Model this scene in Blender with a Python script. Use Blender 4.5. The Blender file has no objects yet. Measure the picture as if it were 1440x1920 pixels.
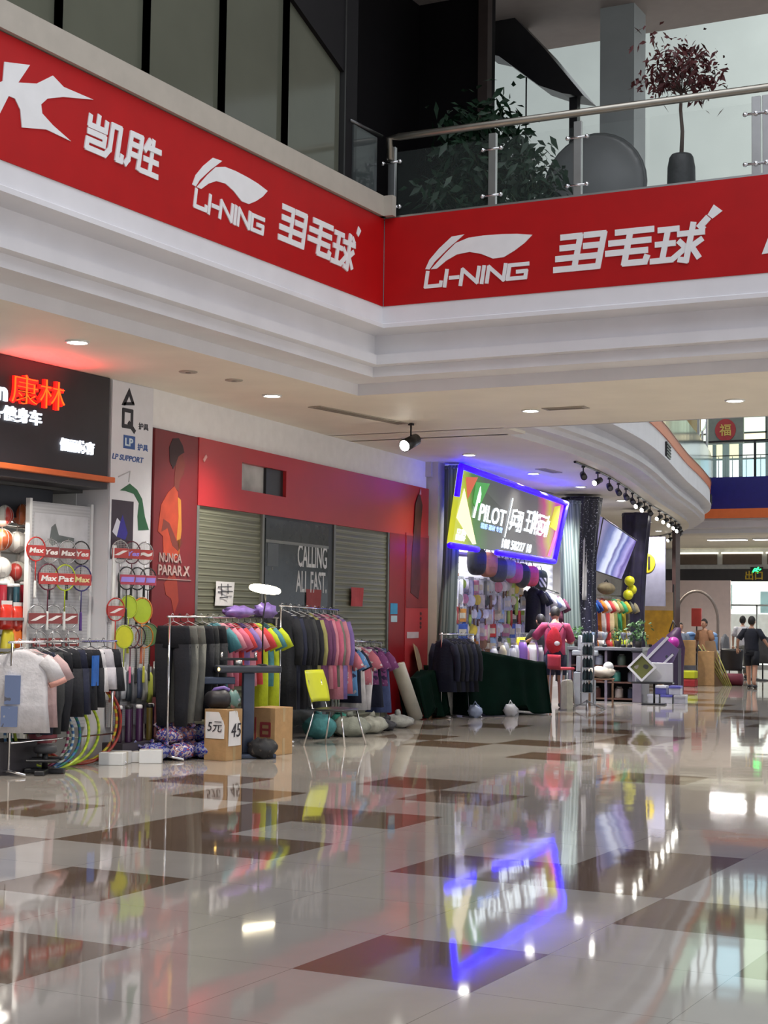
import bpy, math, random
from mathutils import Vector, Matrix
random.seed(7)
PI = math.pi
scene = bpy.context.scene
C = scene.collection

# ---------------------------------------------------------------- camera, world, exposure
cam_data = bpy.data.cameras.new('camera')
cam_data.sensor_fit = 'VERTICAL'
cam_data.sensor_height = 36.0
cam_data.lens = 36.0 * 2984.3 / 1920.0
cam_data.clip_end = 400
cam = bpy.data.objects.new('camera', cam_data)
C.objects.link(cam)
cr = Vector((0.88634775, 0.4628261, 0.01340381))
cu = Vector((0.01854427, -0.06440938, 0.99775124))
cf = Vector((-0.46264865, 0.88410601, 0.06567188))
cam.matrix_world = Matrix(((cr.x, cu.x, -cf.x, 0), (cr.y, cu.y, -cf.y, 0), (cr.z, cu.z, -cf.z, 1.6), (0, 0, 0, 1)))
scene.camera = cam

world = bpy.data.worlds.new('world')
scene.world = world
world.use_nodes = True
wn = world.node_tree
wn.nodes['Background'].inputs[0].default_value = (0.86, 0.9, 1.0, 1)
wn.nodes['Background'].inputs[1].default_value = 0.54

vs = scene.view_settings
vs.view_transform = 'Standard'
vs.look = 'None'
vs.exposure = 0.0
vs.gamma = 1.0
vs.use_curve_mapping = False
scene.cycles.max_bounces = 8
scene.cycles.transparent_max_bounces = 16
scene.cycles.sample_clamp_indirect = 6.0


def area_light(name, loc, size, power, color=(1, 1, 1), rot=(0, 0, 0), size_y=None, parent=None):
    d = bpy.data.lights.new(name, 'AREA')
    d.energy = power
    d.color = color
    d.size = size
    if size_y:
        d.shape = 'RECTANGLE'
        d.size_y = size_y
    o = bpy.data.objects.new(name, d)
    o.location = loc
    o.rotation_euler = rot
    C.objects.link(o)
    if parent:
        o.parent = parent
    return o


def spot_light(name, loc, aim, power, color=(1, 0.97, 0.92), angle=100, r=0.05, parent=None):
    d = bpy.data.lights.new(name, 'SPOT')
    d.energy = power
    d.color = color
    d.spot_size = math.radians(angle)
    d.spot_blend = 0.8
    d.shadow_soft_size = r
    o = bpy.data.objects.new(name, d)
    o.location = loc
    o.rotation_euler = (Vector(aim) - Vector(loc)).to_track_quat('-Z', 'Y').to_euler()
    C.objects.link(o)
    if parent:
        o.parent = parent
    return o


# daylight falling through the atrium roof
area_light('atrium_daylight', (-1.0, 8.0, 13.5), 14, 950, (0.9, 0.93, 1.0), (0, 0, 0), 14)
area_light('far_atrium_daylight', (-3.0, 34.0, 25), 14, 3800, (0.93, 0.97, 1.0), (0, 0, 0), 22)

# fill light added on the open side of the hall, no real source there
area_light('open_side_fill', (10.0, 9.0, 2.3), 4.0, 520, (1.0, 0.96, 0.9), (0, PI / 2, 0.25), 16)

# ---------------------------------------------------------------- materials
MATS = {}


def _nodes(name):
    m = bpy.data.materials.new(name)
    m.use_nodes = True
    nt = m.node_tree
    return m, nt, nt.nodes['Principled BSDF']


def M(name, col, rough=0.5, metal=0.0, var=0.1, scale=6.0, bump=0.0, bscale=40.0, spec=0.5, alpha=1.0, coat=0.0, sheen=0.0):
    """procedural surface: base colour with soft noise variation and an optional fine bump"""
    if name in MATS:
        return MATS[name]
    m, nt, b = _nodes(name)
    n = nt.nodes
    tc = n.new('ShaderNodeTexCoord')
    nz = n.new('ShaderNodeTexNoise')
    nz.inputs['Scale'].default_value = scale
    nz.inputs['Detail'].default_value = 4
    nt.links.new(tc.outputs['Object'], nz.inputs['Vector'])
    rp = n.new('ShaderNodeValToRGB')
    rp.color_ramp.elements[0].position = 0.3
    rp.color_ramp.elements[1].position = 0.7
    rp.color_ramp.elements[0].color = tuple(c * (1 - var) for c in col) + (1,)
    rp.color_ramp.elements[1].color = tuple(min(1, c * (1 + var)) for c in col) + (1,)
    nt.links.new(nz.outputs['Fac'], rp.inputs['Fac'])
    nt.links.new(rp.outputs['Color'], b.inputs['Base Color'])
    b.inputs['Roughness'].default_value = rough
    b.inputs['Metallic'].default_value = metal
    b.inputs['Specular IOR Level'].default_value = spec
    b.inputs['Alpha'].default_value = alpha
    b.inputs['Coat Weight'].default_value = coat
    if bump:
        n2 = n.new('ShaderNodeTexNoise')
        n2.inputs['Scale'].default_value = bscale
        nt.links.new(tc.outputs['Object'], n2.inputs['Vector'])
        bp = n.new('ShaderNodeBump')
        bp.inputs['Strength'].default_value = bump
        bp.inputs['Distance'].default_value = 0.02
        nt.links.new(n2.outputs['Fac'], bp.inputs['Height'])
        nt.links.new(bp.outputs['Normal'], b.inputs['Normal'])
    MATS[name] = m
    return m


def MP(name, cols, scale=12.0, rough=0.6, detail=1.0, coords='Object', stretch=(1, 1, 1)):
    """procedural multi colour print: stepped ramp over noise"""
    if name in MATS:
        return MATS[name]
    m, nt, b = _nodes(name)
    n = nt.nodes
    tc = n.new('ShaderNodeTexCoord')
    mp = n.new('ShaderNodeMapping')
    mp.inputs['Scale'].default_value = stretch
    nz = n.new('ShaderNodeTexNoise')
    nz.inputs['Scale'].default_value = scale
    nz.inputs['Detail'].default_value = detail
    nt.links.new(tc.outputs[coords], mp.inputs['Vector'])
    nt.links.new(mp.outputs['Vector'], nz.inputs['Vector'])
    rp = n.new('ShaderNodeValToRGB')
    rp.color_ramp.interpolation = 'CONSTANT'
    k = len(cols)
    el = rp.color_ramp.elements
    while len(el) < k:
        el.new(0.5)
    for i, c in enumerate(cols):
        el[i].position = 0.0 if i == 0 else 0.33 + 0.34 * (i - 1) / max(1, k - 2)
        el[i].color = tuple(c) + (1,)
    nt.links.new(nz.outputs['Fac'], rp.inputs['Fac'])
    nt.links.new(rp.outputs['Color'], b.inputs['Base Color'])
    b.inputs['Roughness'].default_value = rough
    MATS[name] = m
    return m


def MW(name, c1, c2, scale=10.0, axis='Z', rough=0.5, bump=0.0, metal=0.0, profile='SIN', pos=(0.35, 0.65)):
    """procedural stripes / slats (wave bands)"""
    if name in MATS:
        return MATS[name]
    m, nt, b = _nodes(name)
    n = nt.nodes
    tc = n.new('ShaderNodeTexCoord')
    w = n.new('ShaderNodeTexWave')
    w.bands_direction = axis
    w.wave_profile = profile
    w.inputs['Scale'].default_value = scale
    nt.links.new(tc.outputs['Object'], w.inputs['Vector'])
    rp = n.new('ShaderNodeValToRGB')
    rp.color_ramp.elements[0].position = pos[0]
    rp.color_ramp.elements[1].position = pos[1]
    rp.color_ramp.elements[0].color = tuple(c1) + (1,)
    rp.color_ramp.elements[1].color = tuple(c2) + (1,)
    nt.links.new(w.outputs['Fac'], rp.inputs['Fac'])
    nt.links.new(rp.outputs['Color'], b.inputs['Base Color'])
    b.inputs['Roughness'].default_value = rough
    b.inputs['Metallic'].default_value = metal
    if bump:
        bp = n.new('ShaderNodeBump')
        bp.inputs['Strength'].default_value = bump
        bp.inputs['Distance'].default_value = 0.03
        nt.links.new(w.outputs['Fac'], bp.inputs['Height'])
        nt.links.new(bp.outputs['Normal'], b.inputs['Normal'])
    MATS[name] = m
    return m


def E(name, col, strength):
    """a surface that gives off light"""
    if name in MATS:
        return MATS[name]
    m, nt, b = _nodes(name)
    b.inputs['Base Color'].default_value = tuple(c * 0.3 for c in col) + (1,)
    b.inputs['Emission Color'].default_value = tuple(col) + (1,)
    b.inputs['Emission Strength'].default_value = strength
    MATS[name] = m
    return m


def G(name, tint=(0.9, 0.95, 0.93), opacity=0.25, rough=0.03):
    """thin architectural glass: part see-through, part glossy"""
    if name in MATS:
        return MATS[name]
    m, nt, b = _nodes(name)
    b.inputs['Base Color'].default_value = tuple(tint) + (1,)
    b.inputs['Roughness'].default_value = rough
    b.inputs['Alpha'].default_value = opacity
    b.inputs['Specular IOR Level'].default_value = 0.8
    MATS[name] = m
    return m


# ---------------------------------------------------------------- mesh builder
def FR(o, u, v):
    """frame: (a, b, c) -> o + a u + b v + c n, n = u x v"""
    o, u, v = Vector(o), Vector(u), Vector(v)
    n = u.cross(v)
    return lambda a, b, c=0.0: o + u * a + v * b + n * c


IDF = lambda a, b, c=0.0: Vector((a, b, c))


def text_geo(s, size=1.0, depth=0.02, bold=0.0):
    c = bpy.data.curves.new('lettering', 'FONT')
    c.body = s
    c.size = size
    c.extrude = depth / 2
    c.offset = bold
    c.resolution_u = 3
    o = bpy.data.objects.new('lettering', c)
    C.objects.link(o)
    dg = bpy.context.evaluated_depsgraph_get()
    me = bpy.data.meshes.new_from_object(o.evaluated_get(dg))
    bpy.data.objects.remove(o)
    v = [tuple(x.co) for x in me.vertices]
    f = [tuple(p.vertices) for p in me.polygons]
    bpy.data.meshes.remove(me)
    return v, f


class MB:
    def __init__(s):
        s.v, s.f, s.m = [], [], []

    def add(s, vs, fs, m=0):
        k = len(s.v)
        s.v += [tuple(x) for x in vs]
        s.f += [tuple(i + k for i in f) for f in fs]
        s.m += [m] * len(fs)
        return s

    def box(s, x0, y0, z0, x1, y1, z1, m=0, fr=IDF):
        x0, x1 = sorted((x0, x1)); y0, y1 = sorted((y0, y1)); z0, z1 = sorted((z0, z1))
        p = [fr(x, y, z) for z in (z0, z1) for y in (y0, y1) for x in (x0, x1)]
        return s.add(p, [(0, 2, 3, 1), (4, 5, 7, 6), (0, 1, 5, 4), (2, 6, 7, 3), (0, 4, 6, 2), (1, 3, 7, 5)], m)

    def quad(s, a, b, c, d, m=0):
        return s.add([a, b, c, d], [(0, 1, 2, 3)], m)

    def tube(s, pts, r, n=8, closed=False, caps=True, m=0, flat=None):
        pts = [Vector(p) for p in pts]
        k = len(pts)
        rs = r if isinstance(r, (list, tuple)) else [r] * k
        vs, fs = [], []
        prev = None
        for i, p in enumerate(pts):
            if closed:
                t = pts[(i + 1) % k] - pts[i - 1]
            else:
                t = pts[min(i + 1, k - 1)] - pts[max(i - 1, 0)]
            t = t.normalized() if t.length > 1e-9 else Vector((0, 0, 1))
            if prev is None:
                a = Vector((0, 0, 1)) if abs(t.z) < 0.9 else Vector((1, 0, 0))
                u = t.cross(a).normalized()
            else:
                u = (prev - t * prev.dot(t))
                u = u.normalized() if u.length > 1e-6 else t.orthogonal().normalized()
            prev = u
            w = t.cross(u)
            for j in range(n):
                an = 2 * PI * j / n
                d = u * math.cos(an) * rs[i] + w * math.sin(an) * rs[i]
                if flat:
                    d = Vector((d.x * flat[0], d.y * flat[1], d.z * flat[2]))
                vs.append(p + d)
        for i in range(k if closed else k - 1):
            for j in range(n):
                a, b = i * n + j, i * n + (j + 1) % n
                c, d = ((i + 1) % k) * n + (j + 1) % n, ((i + 1) % k) * n + j
                fs.append((a, b, c, d))
        if caps and not closed:
            fs.append(tuple(range(n - 1, -1, -1)))
            fs.append(tuple((k - 1) * n + j for j in range(n)))
        return s.add(vs, fs, m)

    def lathe(s, prof, c=(0, 0, 0), n=16, m=0, caps=True, sx=1.0, sy=1.0):
        vs, fs = [], []
        for r, z in prof:
            for j in range(n):
                a = 2 * PI * j / n
                vs.append((c[0] + r * math.cos(a) * sx, c[1] + r * math.sin(a) * sy, c[2] + z))
        for i in range(len(prof) - 1):
            for j in range(n):
                fs.append((i * n + j, i * n + (j + 1) % n, (i + 1) * n + (j + 1) % n, (i + 1) * n + j))
        if caps:
            fs.append(tuple(range(n - 1, -1, -1)))
            fs.append(tuple((len(prof) - 1) * n + j for j in range(n)))
        return s.add(vs, fs, m)

    def loft(s, rows, n=12, m=0, fold=0.0, kf=5, caps=True):
        """rows of (cx, cy, cz, rx, ry): horizontal rings, folds grow towards the last row"""
        vs, fs = [], []
        for i, (cx, cy, cz, rx, ry) in enumerate(rows):
            g = fold * i / max(1, len(rows) - 1)
            for j in range(n):
                a = 2 * PI * j / n
                q = 1 + g * math.sin(kf * a + cx * 9 + i * 0.3)
                vs.append((cx + rx * q * math.cos(a), cy + ry * (1 + 0.25 * (q - 1)) * math.sin(a), cz))
        for i in range(len(rows) - 1):
            for j in range(n):
                fs.append((i * n + j, i * n + (j + 1) % n, (i + 1) * n + (j + 1) % n, (i + 1) * n + j))
        if caps:
            fs.append(tuple(range(n - 1, -1, -1)))
            fs.append(tuple((len(rows) - 1) * n + j for j in range(n)))
        return s.add(vs, fs, m)

    def ball(s, c, r, nu=14, nv=9, m=0, fn=None):
        rx, ry, rz = r if isinstance(r, (tuple, list)) else (r, r, r)
        vs, fs = [], []
        for i in range(nv + 1):
            th = PI * i / nv
            for j in range(nu):
                a = 2 * PI * j / nu
                d = Vector((math.sin(th) * math.cos(a), math.sin(th) * math.sin(a), math.cos(th)))
                if fn:
                    d = fn(d)
                vs.append((c[0] + rx * d.x, c[1] + ry * d.y, c[2] + rz * d.z))
        for i in range(nv):
            for j in range(nu):
                fs.append((i * nu + j, (i + 1) * nu + j, (i + 1) * nu + (j + 1) % nu, i * nu + (j + 1) % nu))
        return s.add(vs, fs, m)

    def prism(s, poly, d, fr=IDF, m=0, c0=0.0):
        k = len(poly)
        vs = [fr(a, b, c0) for a, b in poly] + [fr(a, b, c0 + d) for a, b in poly]
        fs = [tuple(range(k - 1, -1, -1)), tuple(range(k, 2 * k))]
        fs += [(i, (i + 1) % k, k + (i + 1) % k, k + i) for i in range(k)]
        return s.add(vs, fs, m)

    def stroke(s, pts, w, d0, fr=IDF, m=0, c0=0.0):
        """flat brush stroke along 2D points; each piece a hair thicker than the last so that no faces coincide"""
        for (a, b), (c, e) in zip(pts[:-1], pts[1:]):
            s.lift = (getattr(s, 'lift', 0) + 1) % 24
            d = d0 + 0.00035 * s.lift
            dx, dy = c - a, e - b
            L = math.hypot(dx, dy) or 1
            nx, ny = -dy / L * w / 2, dx / L * w / 2
            ex, ey = dx / L * w * 0.35, dy / L * w * 0.35
            s.prism([(a - ex + nx, b - ey + ny), (a - ex - nx, b - ey - ny), (c + ex - nx, e + ey - ny), (c + ex + nx, e + ey + ny)], d, fr, m, c0)
        return s

    def grid(s, fn, nu, nv, m=0):
        vs = [fn(i / nu, j / nv) for j in range(nv + 1) for i in range(nu + 1)]
        fs = [(j * (nu + 1) + i, j * (nu + 1) + i + 1, (j + 1) * (nu + 1) + i + 1, (j + 1) * (nu + 1) + i) for j in range(nv) for i in range(nu)]
        return s.add(vs, fs, m)

    def text(s, string, fr, w=None, h=None, depth=0.01, m=0, shear=0.0, bold=0.0, c0=0.0):
        """lettering fitted into a w x h box with its lower left corner at the frame's origin"""
        v, f = text_geo(string, 1.0, depth, bold)
        if not v:
            return s
        x0, x1 = min(p[0] for p in v), max(p[0] for p in v)
        y0, y1 = min(p[1] for p in v), max(p[1] for p in v)
        ky = (h or 1.0) / (y1 - y0)
        kx = (w / (x1 - x0)) if w else ky
        return s.add([fr((p[0] - x0) * kx + shear * (p[1] - y0) * ky, (p[1] - y0) * ky, p[2] + c0 + depth / 2) for p in v], f, m)

    def build(s, name, mats, parent=None, smooth=False, bevel=0.0, thick=0.0, sub=0, segs=2):
        me = bpy.data.meshes.new(name)
        me.from_pydata(s.v, [], s.f)
        for mt in (mats if isinstance(mats, (list, tuple)) else [mats]):
            me.materials.append(mt)
        me.polygons.foreach_set('material_index', s.m)
        if smooth:
            me.polygons.foreach_set('use_smooth', [True] * len(s.f))
        me.update()
        o = bpy.data.objects.new(name, me)
        C.objects.link(o)
        if parent:
            o.parent = parent
        if thick:
            md = o.modifiers.new('thickness', 'SOLIDIFY'); md.thickness = thick; md.offset = 0
        if bevel:
            md = o.modifiers.new('edges', 'BEVEL'); md.width = bevel; md.segments = segs; md.limit_method = 'ANGLE'
            md.angle_limit = math.radians(40)
        if sub:
            md = o.modifiers.new('smooth', 'SUBSURF'); md.levels = sub; md.render_levels = sub
        return o


def tag(o, label, cat, group=None, kind=None):
    o['label'] = label
    o['category'] = cat
    if group:
        o['group'] = group
    if kind:
        o['kind'] = kind
    return o


def thing(name, label, cat, loc=(0, 0, 0), rz=0.0, group=None):
    o = bpy.data.objects.new(name, None)
    o.empty_display_size = 0.1
    C.objects.link(o)
    o.location = loc
    o.rotation_euler = (0, 0, rz)
    return tag(o, label, cat, group)


def struct(o):
    o['kind'] = 'structure'
    return o


def dup(root, loc, rz=None, label=None, group=None, mats=None, scale=None):
    """copy of a thing with copies of its parts and sub-parts; mats maps part name -> new material"""
    r = root.copy(); C.objects.link(r)
    r.location = loc
    if rz is not None:
        r.rotation_euler = (0, 0, rz)
    if scale:
        r.scale = scale
    if label:
        r['label'] = label
    if group:
        r['group'] = group

    def copy_children(src, dst):
        for ch in list(src.children):
            c = ch.copy(); C.objects.link(c); c.parent = dst
            base = ch.name.split('.')[0]
            if mats and base in mats and c.type == 'MESH':
                c.data = c.data.copy()
                c.data.materials[0] = mats[base]
            copy_children(ch, c)
    copy_children(root, r)
    return r


ORD = ['first', 'second', 'third', 'fourth', 'fifth', 'sixth', 'seventh', 'eighth', 'ninth', 'tenth', 'eleventh', 'twelfth', 'thirteenth',
       'fourteenth', 'fifteenth', 'sixteenth', 'seventeenth', 'eighteenth', 'nineteenth', 'twentieth', 'twenty-first', 'twenty-second', 'twenty-third', 'twenty-fourth', 'twenty-fifth']

steel = M('brushed_steel', (0.55, 0.55, 0.54), 0.3, 1.0, 0.05)
chrome = M('chrome', (0.75, 0.75, 0.76), 0.12, 1.0, 0.03)
black_metal = M('black_metal', (0.02, 0.02, 0.022), 0.4, 0.3)
black_plastic = M('black_plastic', (0.02, 0.02, 0.022), 0.35)
white_plastic = M('white_plastic', (0.75, 0.75, 0.74), 0.4, var=0.04)
white_paint = M('white_paint', (0.74, 0.73, 0.75), 0.55, var=0.04, scale=2)
ceiling_paint = M('ceiling_paint', (0.84, 0.78, 0.66), 0.6, var=0.04, scale=1.5)
red_vinyl = M('red_vinyl', (0.43, 0.003, 0.004), 0.5, var=0.06, scale=3, spec=0.3)
white_vinyl = M('white_vinyl', (0.8, 0.8, 0.8), 0.45, var=0.03)
cardboard = M('cardboard', (0.42, 0.25, 0.11), 0.8, var=0.12, scale=9, bump=0.1)
paper = M('paper', (0.75, 0.73, 0.72), 0.8, var=0.04)
skin = M('skin', (0.5, 0.27, 0.18), 0.5, var=0.08)
hair_mat = M('hair', (0.015, 0.012, 0.01), 0.6, bump=0.4, bscale=120)

# ================================================================ the setting
# ---- polished tiled floor
def tile_mat(name, col, dark):
    m, nt, b = _nodes(name)
    n = nt.nodes
    tc = n.new('ShaderNodeTexCoord')
    nz = n.new('ShaderNodeTexNoise'); nz.inputs['Scale'].default_value = 1.4; nz.inputs['Detail'].default_value = 6
    nt.links.new(tc.outputs['Object'], nz.inputs['Vector'])
    rp = n.new('ShaderNodeValToRGB')
    rp.color_ramp.elements[0].position = 0.35; rp.color_ramp.elements[1].position = 0.65
    rp.color_ramp.elements[0].color = tuple(c * 0.93 for c in col) + (1,)
    rp.color_ramp.elements[1].color = tuple(c * 1.05 for c in col) + (1,)
    nt.links.new(nz.outputs['Fac'], rp.inputs['Fac'])
    # thin joints between the tiles
    br = n.new('ShaderNodeTexBrick')
    br.offset = 0.0
    br.inputs['Scale'].default_value = 1.0
    br.inputs['Brick Width'].default_value = 0.8927
    br.inputs['Row Height'].default_value = 0.8927
    br.inputs['Mortar Size'].default_value = 0.0022
    br.inputs['Mortar Smooth'].default_value = 0.0
    br.inputs['Color1'].default_value = (1, 1, 1, 1); br.inputs['Color2'].default_value = (1, 1, 1, 1)
    br.inputs['Mortar'].default_value = (0.55, 0.53, 0.5, 1)
    nt.links.new(tc.outputs['Object'], br.inputs['Vector'])
    mx = n.new('ShaderNodeMix'); mx.data_type = 'RGBA'; mx.blend_type = 'MULTIPLY'
    mx.inputs[0].default_value = 1.0
    nt.links.new(rp.outputs['Color'], mx.inputs[6]); nt.links.new(br.outputs['Color'], mx.inputs[7])
    nt.links.new(mx.outputs[2], b.inputs['Base Color'])
    b.inputs['Roughness'].default_value = 0.045
    b.inputs['IOR'].default_value = 1.52
    # the slight waviness of laid stone
    n2 = n.new('ShaderNodeTexNoise'); n2.inputs['Scale'].default_value = 1.1; n2.inputs['Detail'].default_value = 2
    nt.links.new(tc.outputs['Object'], n2.inputs['Vector'])
    bp = n.new('ShaderNodeBump'); bp.inputs['Strength'].default_value = 0.08; bp.inputs['Distance'].default_value = 0.02
    nt.links.new(n2.outputs['Fac'], bp.inputs['Height'])
    nt.links.new(bp.outputs['Normal'], b.inputs['Normal'])
    return m


TS = 0.8927
tiles_dark = {(0, 0), (1, -3), (2, 1), (2, -5), (3, -4), (3, -3), (4, -4), (5, -4), (5, -3), (3, -1), (3, 0), (4, 0), (4, -6), (1, 2),
              (6, -5), (7, -6), (8, -4), (7, -3), (12, -4), (13, -6), (14, -5), (17, -7), (16, -4), (10, -2), (5, 3), (6, 2), (0, 4), (2, 4), (-2, 2), (-3, 0),
              (-1, -2), (-3, -3), (9, 0), (8, 1), (11, 1)}
rng = random.Random(3)
for i in range(14, 60):
    for j in range(-34, 16):
        if (i * 5 + j * 3) % 7 == 0 or ((i * 3 + j) % 11 == 0 and rng.random() < 0.6):
            tiles_dark.add((i, j))
fm = MB()
for i in range(-14, 66):
    for j in range(-36, 18):
        fm.quad((j * TS, i * TS, 0), ((j + 1) * TS, i * TS, 0), ((j + 1) * TS, (i + 1) * TS, 0), (j * TS, (i + 1) * TS, 0), 1 if (i, j) in tiles_dark else 0)
floor = fm.build('floor', [tile_mat('pale_stone_tile', (0.36, 0.325, 0.285), False), tile_mat('brown_stone_tile', (0.15, 0.1, 0.068), True)])
floor.location = (-3.7535, 6.3323, 0)
struct(floor)


# ---- balcony cornices, swept along the edge of the upper floor
def sweep(mb, prof, path, mats_idx=None):
    pts = [Vector((x, y)) for x, y in path]
    k = len(pts)
    offs = []
    for i in range(k):
        d0 = (pts[i] - pts[i - 1]).normalized() if i > 0 else None
        d1 = (pts[i + 1] - pts[i]).normalized() if i < k - 1 else None
        n0 = Vector((-d0.y, d0.x)) if d0 else None
        n1 = Vector((-d1.y, d1.x)) if d1 else None
        if n0 is None: o = n1
        elif n1 is None: o = n0
        else:
            s = n0 + n1
            o = s / (1 + n0.dot(n1))
        offs.append(o)
    q = len(prof)
    vs = [(p.x + o.x * b, p.y + o.y * b, z) for p, o in zip(pts, offs) for b, z in prof]
    for i in range(k - 1):
        for j in range(q - 1):
            a = i * q + j
            m = mats_idx[j] if mats_idx else 0
            base = len(mb.v)
            mb.add([vs[a], vs[a + 1], vs[a + q + 1], vs[a + q]], [(0, 3, 2, 1)], m)
    return offs


cornice = [(0.0, 5.09), (0.0, 4.90), (-0.03, 4.885), (-0.03, 4.84), (0.2, 4.80), (0.2, 4.58), (0.14, 4.575), (0.14, 4.46), (0.24, 4.45), (0.24, 4.335), (0.66, 4.335), (0.66, 4.20)]
near_path = [(-8.28, -8), (-8.28, 15.72), (8, 15.72)]
cm = MB(); sweep(cm, cornice, near_path)
struct(cm.build('trim_1', white_paint))
# the edge beam behind the red banners and the upper floor plate
bm_ = MB()
sweep(bm_, [(0.3, 6.08), (0.02, 6.08), (0.02, 5.09), (0.3, 5.09)], near_path)
struct(bm_.build('trim_2', white_paint))
coping = MB()
sweep(coping, [(0.16, 6.1), (-0.05, 6.1), (-0.05, 6.33), (0.16, 6.33)], [(-8.28, -8), (-8.28, 15.70)])
coping.box(-8.33, 15.62, 6.1, -8.12, 15.71, 6.33)
struct(coping.build('trim_3', M('beige_stone', (0.42, 0.38, 0.32), 0.5, var=0.05)))

# ceilings (soffits of the upper floor) at 4.2 m
cl = MB()
cl.box(-15, -8, 4.2, -8.945, 19.95, 4.26)
cl.box(-8.945, 16.385, 4.2, 8, 19.95, 4.26)
struct(cl.build('ceiling', ceiling_paint))
fp = MB()
fp.box(-16, -8, 5.86, -8.3, 20.6, 5.98)
fp.box(-8.3, 15.75, 5.86, 8, 20.6, 5.98)
struct(fp.build('floor_upper', M('upper_floor_stone', (0.3, 0.29, 0.28), 0.4)))

# ---- the curved gallery farther along
curve = [(-8.25, 20.62), (-8.27, 22.0), (-8.4, 24.0), (-8.72, 26.5), (-9.2, 29.0), (-9.75, 31.5), (-10.4, 34.5), (-11.1, 38.0), (-11.9, 41.5), (-12.9, 44.5), (-14.2, 47.0), (-15.8, 49.0)]


def smooth_path(p, n=4):
    out = []
    for i in range(len(p) - 1):
        p0, p1, p2, p3 = (Vector(p[max(i - 1, 0)]), Vector(p[i]), Vector(p[i + 1]), Vector(p[min(i + 2, len(p) - 1)]))
        for t in range(n):
            t /= n
            out.append(tuple(0.5 * ((2 * p1) + (p2 - p0) * t + (2 * p0 - 5 * p1 + 4 * p2 - p3) * t * t + (3 * p1 - p0 - 3 * p2 + p3) * t ** 3)))
    return out + [p[-1]]


curve_s = smooth_path(curve)
gm = MB()
gallery = [(-0.02, 6.0), (-0.02, 5.30), (0.0, 5.30), (0.0, 5.08), (0.02, 5.08), (0.02, 4.72), (-0.01, 4.71), (-0.01, 4.67), (0.26, 4.63), (0.26, 4.48), (0.16, 4.475), (0.16, 4.38), (0.27, 4.37), (0.27, 4.30), (0.6, 4.30), (0.6, 4.2)]
sweep(gm, gallery, [(8, 20.62)] + curve_s, [2, 2, 1, 1] + [0] * 12)
orange = M('orange_band', (0.62, 0.13, 0.03), 0.45, var=0.05)
navy_gloss = M('dark_gallery_panel', (0.03, 0.05, 0.06), 0.12, var=0.2)
struct(gm.build('trim_4', [white_paint, orange, navy_gloss]))
gv = MB()
inner = [(x - 0.6, y) for x, y in curve_s]
for (x0, y0), (x1, y1) in zip(inner[:-1], inner[1:]):
    gv.quad((x0, y0, 4.2), (x1, y1, 4.2), (-32, y1, 4.2), (-32, y0, 4.2))
gv.box(-34, 47.3, 4.2, 6, 60, 4.26)
gv.box(-15, 19.9, 4.2, -8.6, 20.7, 4.24)
struct(gv.build('ceiling_gallery', ceiling_paint))
gf = MB()
for (x0, y0), (x1, y1) in zip(curve_s[:-1], curve_s[1:]):
    gf.quad((x0 - 0.05, y0, 5.9), (x1 - 0.05, y1, 5.9), (-32, y1, 5.9), (-32, y0, 5.9))
struct(gf.build('floor_gallery', M('upper_floor_stone', (0.3, 0.29, 0.28), 0.4)))
# black air grilles let into the curved cornice
for q, (i, w) in enumerate(((17, 0.75), (33, 0.7), (39, 0.6))):
    (x0, y0), (x1, y1) = curve_s[i], curve_s[i + 1]
    d = (Vector((x1, y1)) - Vector((x0, y0))).normalized()
    t = thing('air_grille', ['black air grille in the curved white cornice, nearest to the red banner corner', 'black air grille halfway along the curved white cornice',
                             'farthest black air grille in the curved white cornice'][q], 'vent', (x0, y0, 4.87), math.atan2(d.y, d.x))
    MB().box(-w / 2, -0.02, -0.14, w / 2, 0.03, 0.14).build('grille_frame', black_plastic, t)
    sl = MB()
    for z in (-0.09, -0.03, 0.03, 0.09):
        sl.box(-w / 2 + 0.03, -0.035, z - 0.008, w / 2 - 0.03, -0.02, z + 0.008)
    sl.build('louvers', M('dark_grey', (0.06, 0.06, 0.065), 0.5), t)

# ---- left wall: shop A niche, pillar, shop B wall, pilaster, shop C walls
wl = MB()
wl.box(-15.0, -8, 0, -14.8, 14.2, 4.2)                 # back of the first shop
wl.box(-15.0, 14.15, 0, -11.3, 14.3, 4.2)              # its end wall
struct(wl.build('wall_left', M('shop_wall_white', (0.7, 0.7, 0.69), 0.6, var=0.03)))
pl = MB().box(-11.6, 14.16, 0, -10.85, 14.94, 4.2)
struct(pl.build('wall_pillar', white_paint))
si = MB().box(-14.9, -8, 2.93, -11.2, 14.14, 3.0)
struct(si.build('ceiling_shop', M('dark_shop_ceiling', (0.06, 0.06, 0.06), 0.5)))

RB = PI / 2 + 0.09597                                    # shop B: local x runs along the wall, local -y faces the hall
OB = (-10.85, 14.9, 0)


def shop_b(o):
    o.location = OB
    o.rotation_euler = (0, 0, RB)
    return o


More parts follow.
